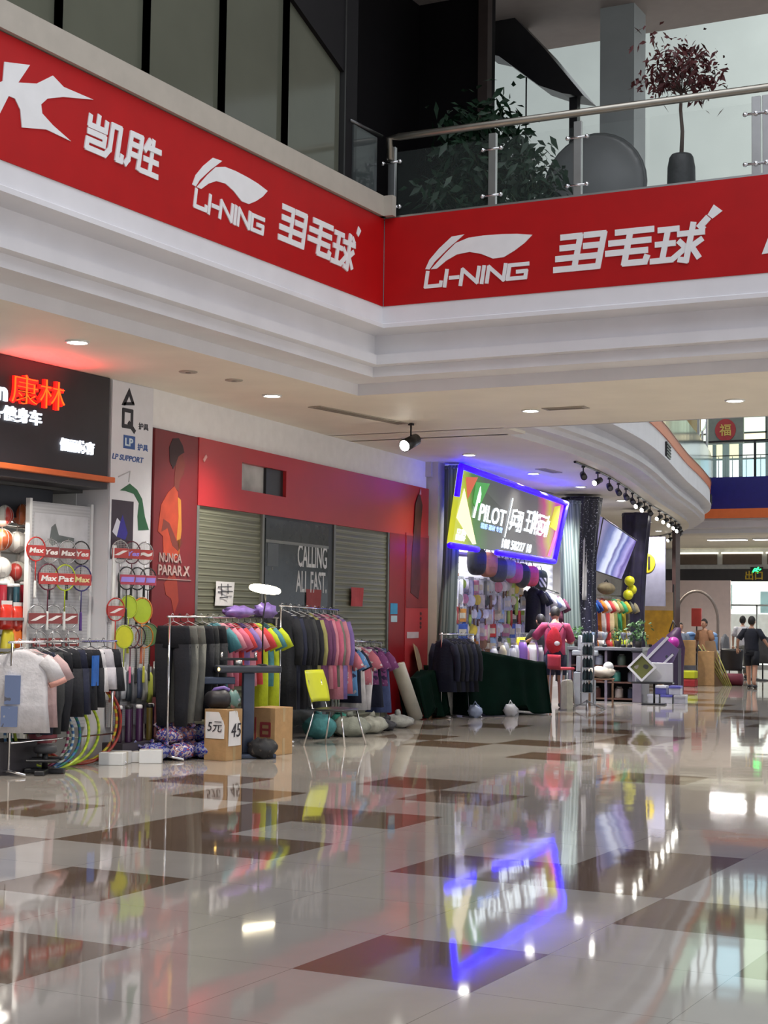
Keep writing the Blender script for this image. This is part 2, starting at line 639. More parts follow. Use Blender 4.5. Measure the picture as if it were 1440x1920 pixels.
wb = MB().box(0.0, 0.06, 0, 9.25, 0.3, 4.2)
struct(shop_b(wb.build('wall_left_shutters', M('fascia_white', (0.8, 0.79, 0.79), 0.6, var=0.04))))
fs = MB().box(0.0, 0.0, 3.75, 9.05, 0.07, 4.2)
struct(shop_b(fs.build('trim_5', M('fascia_white', (0.7, 0.69, 0.68), 0.6))))
pb = MB().box(9.08, -0.2, 0, 9.4, 0.3, 4.2).box(9.0, -0.1, 3.95, 9.1, 0.3, 4.2)
struct(shop_b(pb.build('wall_beige_pillar', M('pillar_beige', (0.5, 0.46, 0.38), 0.5, var=0.05))))
wc = MB()
wc.box(-12.4, 24.2, 0, -12.2, 30.9, 4.2)
wc.box(-14.2, 30.9, 0, -14.0, 37.5, 4.2)
wc.box(-14.2, 30.75, 0, -12.2, 30.9, 4.2)
wc.box(-17.0, 37.5, 0, -14.0, 37.7, 4.2)
wc.box(-20.0, 37.6, 0, -19.8, 57, 4.2)
struct(wc.build('wall_left_far', M('slat_wall_white', (0.72, 0.71, 0.74), 0.5, var=0.03)))

# ---- far end: entrance wall, glazed doors, street light beyond
ew = MB()
ew.box(-34, 56, 3.42, 2, 56.3, 4.2)
ew.box(-34, 56, 0, -19.9, 56.3, 3.5)
ew.box(-19.9, 56, 0, -18.2, 56.3, 3.5)
struct(ew.build('wall_back', M('entrance_wall_grey', (0.6, 0.62, 0.62), 0.5)))
hd = MB().box(-18.3, 55.8, 3.02, 2, 56.05, 3.46).box(-18.3, 55.85, 0, -17.9, 56.05, 3.1)
struct(hd.build('trim_6', M('entrance_header_black', (0.025, 0.025, 0.03), 0.4)))
for i, x in enumerate((-17.9, -15.55, -13.2, -10.85)):
    w = MB()
    w.box(x, 55.9, 0, x + 0.07, 56.0, 3.05).box(x + 2.28, 55.9, 0, x + 2.35, 56.0, 3.05)
    w.box(x, 55.9, 2.15, x + 2.35, 56.0, 2.21).box(x + 1.15, 55.9, 0, x + 1.2, 56.0, 2.2).box(x, 55.9, 0, x + 2.35, 56.0, 0.09)
    f = struct(w.build('door_%d' % (i + 1), M('door_steel', (0.45, 0.47, 0.46), 0.3, 0.7)))
    MB().box(x + 0.07, 55.94, 0.09, x + 2.28, 55.955, 3.03).build('door_glass', G('door_glass', (0.85, 0.95, 0.95), 0.12), f)
st = MB()
st.box(-60, 56.4, -0.06, 30, 95, -0.01)
struct(st.build('street', M('street_paving', (0.62, 0.63, 0.62), 0.7)))
ob = MB()
ob.box(-50, 92, 0, 10, 93, 14)
opp = struct(ob.build('exterior_building', M('pale_render', (0.8, 0.82, 0.76), 0.7)))
# the bright street outside, daylight
area_light('street_daylight', (-14, 74, 16), 22, 20000, (0.97, 1.0, 0.98), (0, 0, 0), 22)

# upper gallery across the far end
fw = MB()
far_prof = [(0.0, 5.0), (0.0, 4.86), (0.1, 4.8), (0.1, 4.62), (0.18, 4.6), (0.18, 4.42), (0.4, 4.38), (0.4, 4.2)]
sweep(fw, far_prof, [(-15.2, 46.9), (6, 46.9)])
struct(fw.build('trim_7', white_paint))

# ---- upper storey: curtain wall on the left, dark shop at the corner
ys = [2.0, 4.8, 6.2, 7.6, 8.9, 10.12, 11.33, 12.55, 13.72, 14.93]
olive = M('olive_glass', (0.095, 0.1, 0.075), 0.1, var=0.12, scale=0.8)
for i in range(len(ys) - 1):
    a, b = ys[i], ys[i + 1]
    w = MB()
    for yy in (a, b):
        w.box(-8.48, yy - 0.016, 6.3, -8.36, yy + 0.016, 10.0)
    w.box(-8.48, a, 9.9, -8.36, b, 10.0)
    f = struct(w.build('window_%d' % (i + 1), M('mullion_dark', (0.015, 0.015, 0.015), 0.4)))
    MB().box(-8.44, a + 0.025, 6.3, -8.42, b - 0.025, 9.9).build('pane', olive, f)
bk = MB()  # dark slab shaped to imitate a soffit edge reflected in the panes
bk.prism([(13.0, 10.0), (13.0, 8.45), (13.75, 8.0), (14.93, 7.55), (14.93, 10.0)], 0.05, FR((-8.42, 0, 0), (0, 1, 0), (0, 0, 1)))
struct(bk.build('painted_reflection', M('dark_shopfront_and_reflection', (0.006, 0.005, 0.006), 0.6, spec=0.2)))
up = MB()
up.box(-16, 15.0, 6.0, -8.62, 15.1, 10.2)
up.box(-8.62, 14.95, 6.0, -8.36, 15.2, 10.2)
up.box(-9.9, 15.1, 6.0, -9.8, 19.6, 10.2)
up.box(-16, 19.6, 6.0, -8.72, 19.8, 10.2)
struct(up.build('wall_upper', M('dark_shopfront_and_reflection', (0.006, 0.005, 0.006), 0.6, spec=0.2)))
bl = MB().box(-8.82, 19.45, 6.0, -8.68, 19.6, 10.2)
struct(bl.build('trim_8', M('brown_mullion', (0.05, 0.035, 0.03), 0.5)))
us = MB()
us.box(-16, -8, 10.2, -8.4, 22.0, 10.6)
us.box(-8.4, 16.2, 10.2, 10, 22.0, 10.6)
struct(us.build('ceiling_upper', M('upper_soffit', (0.36, 0.31, 0.28), 0.6, var=0.04)))
ub = MB()
ub.box(-40, 48.2, 9.6, 14, 48.4, 26)
struct(ub.build('wall_upper_back', M('pale_green_wall', (0.72, 0.78, 0.70), 0.5, var=0.04, scale=0.7)))

# ================================================================ red banners on the balcony
# strokes of the characters in a unit cell
HAN = {
    'yu': [[(0.02, 0.93), (0.43, 0.93), (0.43, 0.07), (0.0, 0.07)], [(0.05, 0.64), (0.40, 0.64)], [(0.0, 0.36), (0.40, 0.36)],
           [(0.55, 0.93), (0.96, 0.93), (0.96, 0.07), (0.53, 0.07)], [(0.58, 0.64), (0.93, 0.64)], [(0.53, 0.36), (0.93, 0.36)]],
    'mao': [[(0.14, 0.93), (0.97, 0.93)], [(0.03, 0.65), (0.95, 0.65)], [(0.0, 0.38), (0.92, 0.38)], [(0.46, 0.93), (0.46, 0.07), (0.95, 0.07), (0.97, 0.2)]],
    'qiu': [[(0.04, 0.92), (0.42, 0.92)], [(0.04, 0.53), (0.40, 0.53)], [(0.0, 0.08), (0.42, 0.08)], [(0.22, 0.92), (0.22, 0.08)],
            [(0.48, 0.76), (0.98, 0.76)], [(0.74, 1.0), (0.74, 0.02), (0.6, 0.06)], [(0.52, 0.55), (0.62, 0.44)], [(0.46, 0.12), (0.7, 0.4)],
            [(0.97, 0.56), (0.82, 0.42)], [(0.78, 0.42), (0.98, 0.1)], [(0.88, 0.95), (0.96, 0.86)]],
    'kai': [[(0.28, 1.0), (0.28, 0.7)], [(0.06, 0.92), (0.06, 0.68), (0.5, 0.68), (0.5, 0.92)], [(0.06, 0.5), (0.5, 0.5), (0.5, 0.28), (0.06, 0.28), (0.06, 0.05), (0.54, 0.05)],
            [(0.56, 0.05), (0.66, 0.25), (0.66, 0.93), (0.88, 0.93), (0.88, 0.06), (1.0, 0.06), (1.0, 0.2)]],
    'sheng': [[(0.02, 0.05), (0.09, 0.2), (0.09, 0.94), (0.40, 0.94), (0.40, 0.05)], [(0.12, 0.66), (0.38, 0.66)], [(0.12, 0.38), (0.38, 0.38)],
              [(0.64, 0.96), (0.53, 0.66)], [(0.58, 0.76), (0.98, 0.76)], [(0.56, 0.42), (0.96, 0.42)], [(0.48, 0.05), (1.0, 0.05)], [(0.76, 1.0), (0.76, 0.05)]],
}
LET = {
    'L': [[(0.06, 1.0), (0.06, 0.08), (0.95, 0.08), (0.95, 0.3)]],
    'I': [[(0.5, 1.0), (0.5, 0.0)]],
    '-': [[(0.1, 0.5), (0.9, 0.5)]],
    'N': [[(0.08, 0.0), (0.08, 0.95), (0.92, 0.06), (0.92, 1.0)]],
    'G': [[(0.95, 0.92), (0.08, 0.92), (0.08, 0.08), (0.92, 0.08), (0.92, 0.48), (0.5, 0.48)]],
}


def glyph(mb, strokes, u, v, w, h, sw, fr, shear=0.0, depth=0.008, m=0):
    for st_ in strokes:
        mb.stroke([(u + a * w + shear * b * h, v + b * h) for a, b in st_], sw, depth, fr, m)


def brand_word(mb, u, v, w, h, fr, shear=0.15):
    """LI-NING in wide slanted capitals"""
    cells = [('L', 0.17), ('I', 0.05), ('-', 0.1), ('N', 0.19), ('I', 0.05), ('N', 0.19), ('G', 0.2)]
    gap = (1 - sum(c[1] for c in cells)) / 6
    x = 0.0
    for ch, cw in cells:
        glyph(mb, LET[ch], u + x * w, v, cw * w, h, h * 0.24, fr, shear)
        x += cw + gap


def swoosh(mb, u, v, w, h, fr):
    """the two brush strokes of the mark, in a unit box"""
    a = [(0.0, 0.02), (0.04, 0.0), (0.09, 0.22), (0.22, 0.6), (0.37, 0.98), (0.25, 0.95), (0.13, 0.62), (0.04, 0.3)]
    b = [(0.055, 0.0), (0.11, 0.0), (0.2, 0.22), (0.30, 0.38), (0.42, 0.42), (0.53, 0.32), (0.64, 0.14), (0.74, 0.15), (0.84, 0.32), (0.93, 0.52), (1.0, 0.74), (0.86, 0.82), (0.72, 0.86), (0.55, 0.88), (0.41, 0.86), (0.29, 0.74), (0.19, 0.45)]
    for p in (a, b):
        mb.prism([(u + x * w, v + y * h) for x, y in p], 0.008, fr)


fl = FR((-8.27, 0, 0), (0, 1, 0), (0, 0, 1))            # hall side of the banner that runs away from the viewer
frr = FR((0, 15.71, 0), (1, 0, 0), (0, 0, 1))           # hall side of the banner that crosses the hall

t = thing('balcony_banner', 'long red banner with white sports marks on the balcony above the shutters', 'banner', (-8.27, 3.0, 5.59))
b = MB(); b.box(-0.012, -9.5, -0.5, 0.0, 12.71, 0.5)
b.build('banner_sheet', red_vinyl, t)


def lettering(name, fn, parent, mats, bev=0.0):
    mb = MB(); fn(mb)
    mb.v = [tuple(Vector(p) - Vector(parent.location)) for p in mb.v]
    return mb.build(name, mats, parent, bevel=bev)


K = [(9.335, 5.859), (9.633, 5.929), (9.501, 5.746), (9.722, 5.806), (9.914, 5.931), (10.051, 5.88), (10.441, 5.89), (10.054, 5.797), (9.856, 5.724), (9.78, 5.654), (9.796, 5.585), (9.931, 5.527),
     (10.164, 5.459), (9.854, 5.47), (9.56, 5.404), (9.535, 5.538), (9.469, 5.608), (9.395, 5.607), (9.292, 5.425), (9.199, 5.207), (9.057, 5.196), (8.961, 5.263), (9.096, 5.377), (9.174, 5.499), (9.228, 5.641), (9.323, 5.704)]
K = [(9.05 + (u - 9.05) * 1.0, v) for u, v in K]
lettering('sports_mark', lambda mb: mb.prism(K, 0.008, fl), t, white_vinyl)
lettering('lettering', lambda mb: (glyph(mb, HAN['kai'], 10.33, 5.45, 0.50, 0.32, 0.05, fl, 0.18), glyph(mb, HAN['sheng'], 10.88, 5.45, 0.48, 0.32, 0.05, fl, 0.18)), t, white_vinyl)
lettering('sports_mark', lambda mb: swoosh(mb, (11.912, 5.591)[0], 5.53, 1.30, 0.36, fl), t, white_vinyl)
lettering('lettering', lambda mb: brand_word(mb, 11.94, 5.335, 1.2, 0.17, fl), t, white_vinyl)
lettering('lettering', lambda mb: (glyph(mb, HAN['yu'], 13.44, 5.36, 0.48, 0.38, 0.06, fl, 0.2), glyph(mb, HAN['mao'], 14.0, 5.36, 0.46, 0.38, 0.06, fl, 0.2), glyph(mb, HAN['qiu'], 14.5, 5.34, 0.46, 0.38, 0.055, fl, 0.2),
                                  mb.prism([(15.06, 5.78), (15.1, 5.75), (15.16, 5.83), (15.1, 5.87)], 0.008, fl)), t, white_vinyl)

t = thing('balcony_banner', 'red banner across the hall below the glass railing, white swoosh mark at its left', 'banner', (-2.0, 15.71, 5.59))
MB().box(-6.26, 0.0, -0.5, 8.0, 0.012, 0.5).build('banner_sheet', red_vinyl, t)
lettering('sports_mark', lambda mb: swoosh(mb, -7.74, 5.46, 1.28, 0.36, frr), t, white_vinyl)
lettering('lettering', lambda mb: brand_word(mb, -7.75, 5.255, 1.23, 0.175, frr), t, white_vinyl)
lettering('lettering', lambda mb: (glyph(mb, HAN['yu'], -6.2, 5.29, 0.5, 0.4, 0.065, frr, 0.2), glyph(mb, HAN['mao'], -5.64, 5.29, 0.46, 0.39, 0.065, frr, 0.2),
                                  glyph(mb, HAN['qiu'], -5.13, 5.28, 0.5, 0.38, 0.06, frr, 0.2), mb.stroke([(-4.58, 5.66), (-4.54, 5.70)], 0.07, 0.008, frr),
                                  mb.prism([(-4.535, 5.74), (-4.485, 5.695), (-4.38, 5.765), (-4.47, 5.84)], 0.008, frr)), t, white_vinyl)
lettering('sports_mark', lambda mb: mb.prism([(-3.98, 5.28), (-3.9, 5.48), (-3.4, 5.75), (-3.5, 5.45), (-3.3, 5.1), (-3.6, 5.3)], 0.008, frr), t, white_vinyl)

# ================================================================ glass railing on the upper floor
t = thing('balcony_railing', 'glass balcony railing with steel posts and round handrail above the crossing red banner', 'railing', (-8.2, 15.86, 6.05))
RY = 0.0


def rail_post(x):
    p = MB().box(x - 0.045, -0.025, 0, x + 0.045, 0.025, 0.9).build('post', steel, t, bevel=0.004)
    c = MB()
    for z in (0.2, 0.72):
        c.tube([(x - 0.12, -0.03, z), (x + 0.12, -0.03, z)], 0.014, 8)
        c.ball((x - 0.11, -0.03, z), 0.026, 8, 6).ball((x + 0.11, -0.03, z), 0.026, 8, 6)
    c.build('glass_clamp', chrome, p, smooth=True)


xs = [-0.05, 1.2, 2.2, 2.9, 4.14, 5.6, 7.2]
for x in xs[:2] + [2.2]:
    rail_post(x)
rail_post(4.13); rail_post(4.24)
rail_post(5.9); rail_post(7.6)
MB().tube([(-0.06, -0.03, 0.75), (-0.08, -0.03, 1.0), (0.05, -0.03, 1.005), (9.5, -0.03, 0.93)], 0.042, 12).build('handrail', M('aged_steel', (0.42, 0.39, 0.33), 0.3, 1.0, 0.08), t, smooth=True)
panel_glass = G('railing_glass', (0.3, 0.36, 0.34), 0.035)
panel_glass.node_tree.nodes['Principled BSDF'].inputs['Specular IOR Level'].default_value = 0.25
for a, b_ in ((0.02, 1.14), (1.26, 2.14), (2.26, 2.96), (3.0, 4.08), (4.3, 5.85), (5.95, 7.55)):
    MB().box(a, -0.006, 0.06, b_, 0.006, 0.84).build('glass_panel', panel_glass, t)
MB().box(-0.1, -0.1, 0.05, 9.5, -0.02, 0.075).build('base_channel', steel, t)
t = thing('balcony_railing', 'short dark glass railing end at the black corner column above the banners', 'railing', (-8.36, 15.3, 6.3))
MB().box(-0.02, -0.2, 0, 0.02, 0.35, 0.72).build('glass_panel', G('dark_glass', (0.1, 0.12, 0.12), 0.35), t)
MB().tube([(0, -0.25, 0.75), (0, 0.5, 0.78)], 0.02, 8).build('handrail', M('dark_steel', (0.12, 0.12, 0.12), 0.3, 0.8), t, smooth=True)


# ================================================================ plants behind the railing
def leaf_cloud(mb, pts, size, rng_, m=0, droop=0.3):
    for p in pts:
        a, e = rng_.uniform(0, 2 * PI), rng_.uniform(-0.9, 0.7)
        d = Vector((math.cos(a) * math.cos(e), math.sin(a) * math.cos(e), math.sin(e) - droop))
        s = d.cross(Vector((rng_.uniform(-1, 1), rng_.uniform(-1, 1), rng_.uniform(-1, 1)))).normalized()
        L = size * rng_.uniform(0.7, 1.3)
        p = Vector(p)
        mb.add([p, p + d * L * 0.45 + s * L * 0.22, p + d * L + Vector((0, 0, -0.15 * L)), p + d * L * 0.45 - s * L * 0.22, p + d * L * 0.5 + Vector((0, 0, 0.04 * L))],
               [(0, 1, 4), (1, 2, 4), (2, 3, 4), (3, 0, 4)], m)


r_ = random.Random(11)
t = thing('potted_tree', 'small dark red leaved tree in a slate pot behind the glass railing', 'tree', (-5.085, 16.6, 5.98))
MB().lathe([(0.13, 0), (0.15, 0.08), (0.155, 0.3), (0.15, 0.55), (0.13, 0.66), (0.11, 0.69), (0.09, 0.68)], n=18).build('pot', M('slate_stone', (0.02, 0.021, 0.022), 0.55, var=0.5, scale=5, bump=0.4, bscale=14), t, smooth=True)
tr = MB()
tr.tube([(0, 0, 0.66), (0.012, 0, 0.95), (-0.012, 0.01, 1.2), (0.0, 0, 1.42)], [0.024, 0.021, 0.019, 0.017], 7)
tips = []
for k in range(15):
    a = k * 2.4
    rr = 0.18 + 0.3 * ((k * 7) % 10) / 10
    z = 1.5 + 0.45 * ((k * 3) % 11) / 11
    tip = Vector((math.cos(a) * rr, math.sin(a) * rr, z))
    mid = Vector((math.cos(a) * rr * 0.4, math.sin(a) * rr * 0.4, 1.42 + (z - 1.42) * 0.3))
    tr.tube([(0, 0, 1.38), mid, tip], [0.009, 0.006, 0.003], 5)
    tips.append(tip)
    tips.append((mid + tip) / 2)
tr.build('trunk', M('bark_brown', (0.07, 0.045, 0.035), 0.8, bump=0.4), t, smooth=True)
lf = MB()
pts = [tp + Vector((r_.gauss(0, 0.09), r_.gauss(0, 0.09), r_.gauss(0, 0.075))) for tp in tips for _ in range(24)]
leaf_cloud(lf, pts, 0.085, r_)
o = lf.build('foliage', MP('dark_red_leaves', [(0.035, 0.008, 0.01), (0.09, 0.018, 0.018), (0.05, 0.018, 0.014)], 9, 0.5), t)

for (x, y, zb, zt, rad, n, lab, sz) in ((-8.15, 18.0, 6.0, 8.0, 0.66, 1700, 'large dark green leafy plant in the shade behind the glass railing', 0.17),
                                         (-7.25, 17.6, 6.0, 7.15, 0.36, 420, 'low dense green shrub beside the black post behind the railing', 0.15)):
    t = thing('potted_plant', lab, 'plant', (x, y, 5.98))
    MB().lathe([(0.16, 0), (0.22, 0.1), (0.25, 0.35), (0.24, 0.38), (0.2, 0.36)], n=16).build('pot', M('dark_clay', (0.05, 0.04, 0.035), 0.7), t, smooth=True)
    sm = MB()
    H = zt - zb
    ends = []
    for k in range(22):
        a = k * 2.4; rr = rad * (0.3 + 0.7 * ((k * 5) % 9) / 9)
        e = Vector((math.cos(a) * rr, math.sin(a) * rr, 0.45 + (H - 0.45) * (0.3 + 0.7 * ((k * 7) % 12) / 12)))
        sm.tube([(0, 0, 0.3), (e.x * 0.35, e.y * 0.35, e.z * 0.7), e], [0.014, 0.01, 0.004], 5)
        ends += [e, Vector((e.x * 0.7, e.y * 0.7, e.z * 0.82))]
    sm.build('stems', M('green_stem', (0.03, 0.06, 0.02), 0.6), t, smooth=True)
    lf = MB()
    leaf_cloud(lf, [r_.choice(ends) + Vector((r_.gauss(0, rad * 0.22), r_.gauss(0, rad * 0.22), r_.gauss(0, 0.16))) for _ in range(n)], sz, r_)
    lf.build('foliage', MP('dark_green_leaves', [(0.005, 0.02, 0.009), (0.009, 0.035, 0.015), (0.014, 0.05, 0.02)], 4, 0.5), t)

# black awning of the corner shop with its post
t = thing('black_awning', 'black sloping awning on a black post above the plants of the upper floor', 'awning', (-7.9, 20.6, 5.98))
fa = FR((7.9 - 7.9, 0, -5.98), (1, 0, 0), (0, 0, 1))
aw = [(-9.24 + 7.9, 10.2), (-8.77 + 7.9, 10.2), (-8.317 + 7.9, 9.685), (-7.711 + 7.9, 8.904), (-8.03 + 7.9, 8.988), (-8.394 + 7.9, 9.156), (-9.016 + 7.9, 9.677), (-9.24 + 7.9, 9.756)]
MB().prism(aw, -0.5, fa).build('canopy', black_plastic, t)
MB().box(-0.07, 0.1, 0, 0.05, 0.22, 2.97).build('post', black_plastic, t)
t = thing('hanging_lamp', 'black lantern hanging under the black awning of the upper floor', 'lamp', (-8.75, 21.0, 8.25))
MB().tube([(0, 0, 0.25), (0, 0, 1.2)], 0.012, 6).build('cord', black_plastic, t)
MB().lathe([(0.02, 0.25), (0.2, 0.05), (0.22, 0.0), (0.1, 0.0), (0.09, -0.16), (0.02, -0.18)], n=12).build('lamp_shade', black_plastic, t, smooth=True)

# grey column with a drum and a pale cabinet
gy = M('grey_plaster', (0.42, 0.46, 0.45), 0.55, var=0.06, scale=2)
o = MB().box(-7.55, 20.8, 5.98, -7.05, 21.3, 10.2).build('column_grey', gy); struct(o)
t = thing('drum_sculpture', 'big grey round bowl shaped sculpture leaning beside the grey column', 'sculpture', (-7.12, 19.7, 6.28))
dr = MB()
dr.tube([(-0.1, 0.1, 1.05), (-0.1, -0.02, 1.05), (-0.1, -0.2, 1.05), (-0.1, -0.32, 1.05), (-0.1, -0.36, 1.05)], [0.66, 0.7, 0.62, 0.4, 0.05], 28)
dr.build('bowl', M('grey_sculpture', (0.2, 0.21, 0.21), 0.5, var=0.1, scale=2), t, smooth=True)
MB().tube([(-0.1 + 0.7 * math.cos(a * PI / 16), 0.0, 1.05 + 0.7 * math.sin(a * PI / 16)) for a in range(32)], 0.03, 6, closed=True).build('rim', M('grey_rim', (0.12, 0.13, 0.13), 0.4), t, smooth=True)
MB().box(-0.5, -0.1, -0.3, 0.3, 0.12, 0.42).build('stand', M('grey_rim', (0.12, 0.13, 0.13), 0.4), t, bevel=0.02)
t = thing('pale_cabinet', 'pale low cabinet behind the railing, beside the grey bowl sculpture', 'cabinet', (-7.1, 18.6, 5.98))
MB().box(-0.3, -0.2, 0.08, 0.55, 0.25, 0.62).build('body', M('pale_laminate', (0.5, 0.51, 0.49), 0.5), t, bevel=0.01)
MB().box(-0.26, -0.16, 0, 0.5, 0.2, 0.08).build('plinth', black_plastic, t)
for x in (-0.28, 0.13):
    d = MB().box(x, -0.22, 0.1, x + 0.4, -0.2, 0.6).build('door', M('pale_laminate', (0.5, 0.51, 0.49), 0.5), t)
    MB().box(x + 0.17, -0.235, 0.5, x + 0.23, -0.22, 0.51).build('handle', steel, d)

# ================================================================ first shop: sign, pillar panel
t = thing('shop_sign', 'black lit shop sign with red and white characters above an orange stripe', 'sign', (-10.82, 13.0, 2.96))
MB().box(-0.4, -9.5, 0.0, 0.0, 1.09, 1.235).build('sign_box', M('sign_black', (0.02, 0.017, 0.022), 0.4), t, bevel=0.005)
MB().box(-0.02, -9.5, 0.075, 0.07, 1.14, 0.135).build('stripe', orange, t, bevel=0.01)
fa_ = FR((0.0, -13.0, -2.96), (0, 1, 0), (0, 0, 1))
red_led = E('red_led', (1.0, 0.006, 0.004), 3)
red_core = E('orange_led_core', (1.0, 0.1, 0.008), 2.2)
white_led = E('white_led', (0.8, 0.88, 1.0), 2.6)
fo = lambda u, v: (lambda a, b, c=0.0: fa_(u + a, v + b, c))
m_ = MB().text('康林', fo(12.44, 3.72), 0.84, 0.31, 0.03, bold=0.03)
m_.build('red_characters', red_led, t)
m_ = MB().text('康林', fo(12.445, 3.725), 0.83, 0.30, 0.01, bold=-0.02, c0=0.031)
m_.build('red_characters', red_core, t)
MB().text('Own', fo(11.7, 3.72), 0.7, 0.2, 0.02, bold=0.03).build('white_letters', white_led, t)
MB().text('跑步机·健身车', fo(11.7, 3.53), 1.24, 0.155, 0.02, bold=0.02).build('white_characters', white_led, t)
MB().text('佩丽体育', fo(13.255, 3.31), 0.57, 0.14, 0.02, bold=0.02).build('white_characters', white_led, t)
area_light('sign_glow', (0.16, -0.15, 0.97), 0.12, 7, (1.0, 0.02, 0.03), (PI, 0.25, 0), 0.9, t)
b = MB().box(-14.0, 4, 2.6, -11.3, 13.75, 2.95)
b = b.build('trim_9', M('bulkhead_dark', (0.02, 0.022, 0.03), 0.4)); struct(b)

t = thing('pillar_poster', 'white pillar panel with black and blue letter marks and a green knee support', 'poster', (-10.84, 14.55, 1.6))
MB().box(-0.005, -0.385, -0.1, 0.0, 0.385, 2.59).build('panel', M('white_panel', (0.7, 0.7, 0.74), 0.45, var=0.03), t)
fp_ = FR((0, -14.55, -1.6), (0, 1, 0), (0, 0, 1))
pp = lambda u, v: (lambda a, b, c=0.0: fp_(u + a, v + b, c))
ink = M('black_ink', (0.015, 0.013, 0.02), 0.5)
blue_ink = M('blue_ink', (0.03, 0.09, 0.3), 0.5)
g = MB()
for pa in ([(14.335, 3.93), (14.40, 3.93), (14.47, 4.05), (14.47, 4.14)], [(14.47, 4.14), (14.47, 4.05), (14.5, 4.0), (14.52, 3.97), (14.575, 3.965)], [(14.36, 3.93), (14.575, 3.955), (14.56, 3.99), (14.38, 3.965)]):
    g.prism(pa, 0.004, fp_)
g.stroke([(14.37, 3.88), (14.37, 3.70), (14.53, 3.70), (14.53, 3.88), (14.37, 3.88)], 0.045, 0.004, fp_).stroke([(14.48, 3.74), (14.58, 3.66)], 0.05, 0.004, fp_)
g.text('护具', pp(14.66, 3.69), 0.19, 0.08, 0.004, bold=0.02)
g.build('black_mark', ink, t)
g = MB().prism([(14.385, 3.45), (14.6, 3.45), (14.6, 3.6), (14.385, 3.6)], 0.003, fp_)
g.build('blue_square', blue_ink, t)
MB().text('LP', pp(14.41, 3.48), 0.15, 0.09, 0.004, bold=0.03, c0=0.003).build('white_letters', M('pale_ink', (0.6, 0.72, 0.8), 0.5), t)
g = MB().text('护具', pp(14.65, 3.45), 0.2, 0.08, 0.004, bold=0.02).text('LP SUPPORT', pp(14.185, 3.31), 0.57, 0.065, 0.004, shear=0.25, bold=0.02)
g.build('blue_lettering', blue_ink, t)
g = MB().prism([(14.34, 2.97), (14.52, 3.06), (14.66, 3.0), (14.76, 2.9), (14.82, 2.7), (14.9, 2.56), (14.7, 2.54), (14.68, 2.7), (14.7, 2.85), (14.6, 2.95), (14.45, 2.97)], 0.004, fp_)
g.build('knee_support', M('green_support', (0.02, 0.11, 0.045), 0.5), t)
MB().stroke([(14.31, 3.12), (14.52, 3.2), (14.5, 3.08)], 0.012, 0.004, fp_).build('leg_outline', M('grey_ink', (0.4, 0.4, 0.42), 0.5), t)
g = MB().prism([(14.2, 2.2), (14.6, 2.2), (14.6, 2.86), (14.2, 2.86)], 0.003, fp_).build('dark_picture', M('picture_dark', (0.04, 0.025, 0.04), 0.4), t)
MB().prism([(14.22, 2.5), (14.3, 2.66), (14.36, 2.62), (14.3, 2.45)], 0.004, fp_).build('shoe', M('shoe_white', (0.6, 0.6, 0.7), 0.5), g)
MB().prism([(14.3, 2.45), (14.36, 2.62), (14.4, 2.7), (14.5, 2.5), (14.46, 2.42)], 0.004, fp_).build('shoe', M('shoe_blue', (0.03, 0.02, 0.25), 0.5), g)

# display ledge and inner lamp of the first shop
t = thing('ceiling_spot', 'small square downlight glowing inside the first shop under its black sign', 'lamp', (-11.45, 13.3, 2.6))
MB().box(-0.09, -0.09, -0.03, 0.09, 0.09, 0.0).build('frame', black_metal, t)
MB().box(-0.06, -0.06, -0.036, 0.06, 0.06, -0.028).build('lens', E('warm_lens', (1.0, 0.95, 0.8), 14), t)
area_light('shop_lamp', (0.2, -0.6, -0.05), 0.5, 12, (1.0, 0.94, 0.85), (0, 0, 0), None, t)
area_light('shop_lamp', (-1.6, -1.4, -0.03), 0.8, 15, (1.0, 0.95, 0.88), (0, 0, 0), None, t)

# grey back board of the racket wall, with pegs
t = thing('display_board', 'grey slotted display board with a pistol shaped picture, behind the hanging rackets', 'display', (-11.05, 13.55, 0.35))
MB().box(-0.03, -0.46, 0.0, 0.0, 0.55, 2.42).build('board', MW('slotted_board', (0.45, 0.45, 0.47), (0.52, 0.52, 0.54), 9, 'Z'), t)
MB().box(0.0, -0.4, 1.85, 0.006, 0.5, 2.3).build('picture', M('light_picture', (0.6, 0.6, 0.63), 0.4), t)
MB().prism([(-0.15, 2.0), (-0.12, 2.16), (-0.06, 2.2), (0.0, 2.08), (0.26, 2.06), (0.26, 2.02), (0.0, 2.0), (-0.1, 1.96)], 0.006, FR((0.006, 0, 0), (0, 1, 0), (0, 0, 1))).build('picture_motif', M('grey_motif', (0.14, 0.16, 0.16), 0.5), t)
for y in (-0.47, 0.56):
    MB().box(-0.04, y - 0.02, -0.35, 0.02, y + 0.02, 2.45).build('upright', white_plastic, t, bevel=0.004)
t = thing('display_board', 'white pegboard strip on the pillar carrying the lime rackets', 'display', (-10.822, 14.55, 0.35))
MB().box(-0.01, -0.37, 0.0, 0.012, 0.37, 1.24).build('board', MW('pegboard_white', (0.55, 0.55, 0.57), (0.66, 0.66, 0.68), 14, 'Z'), t)
MB().box(0.012, -0.36, 0.0, 0.03, -0.3, 2.0).build('upright', white_plastic, t)


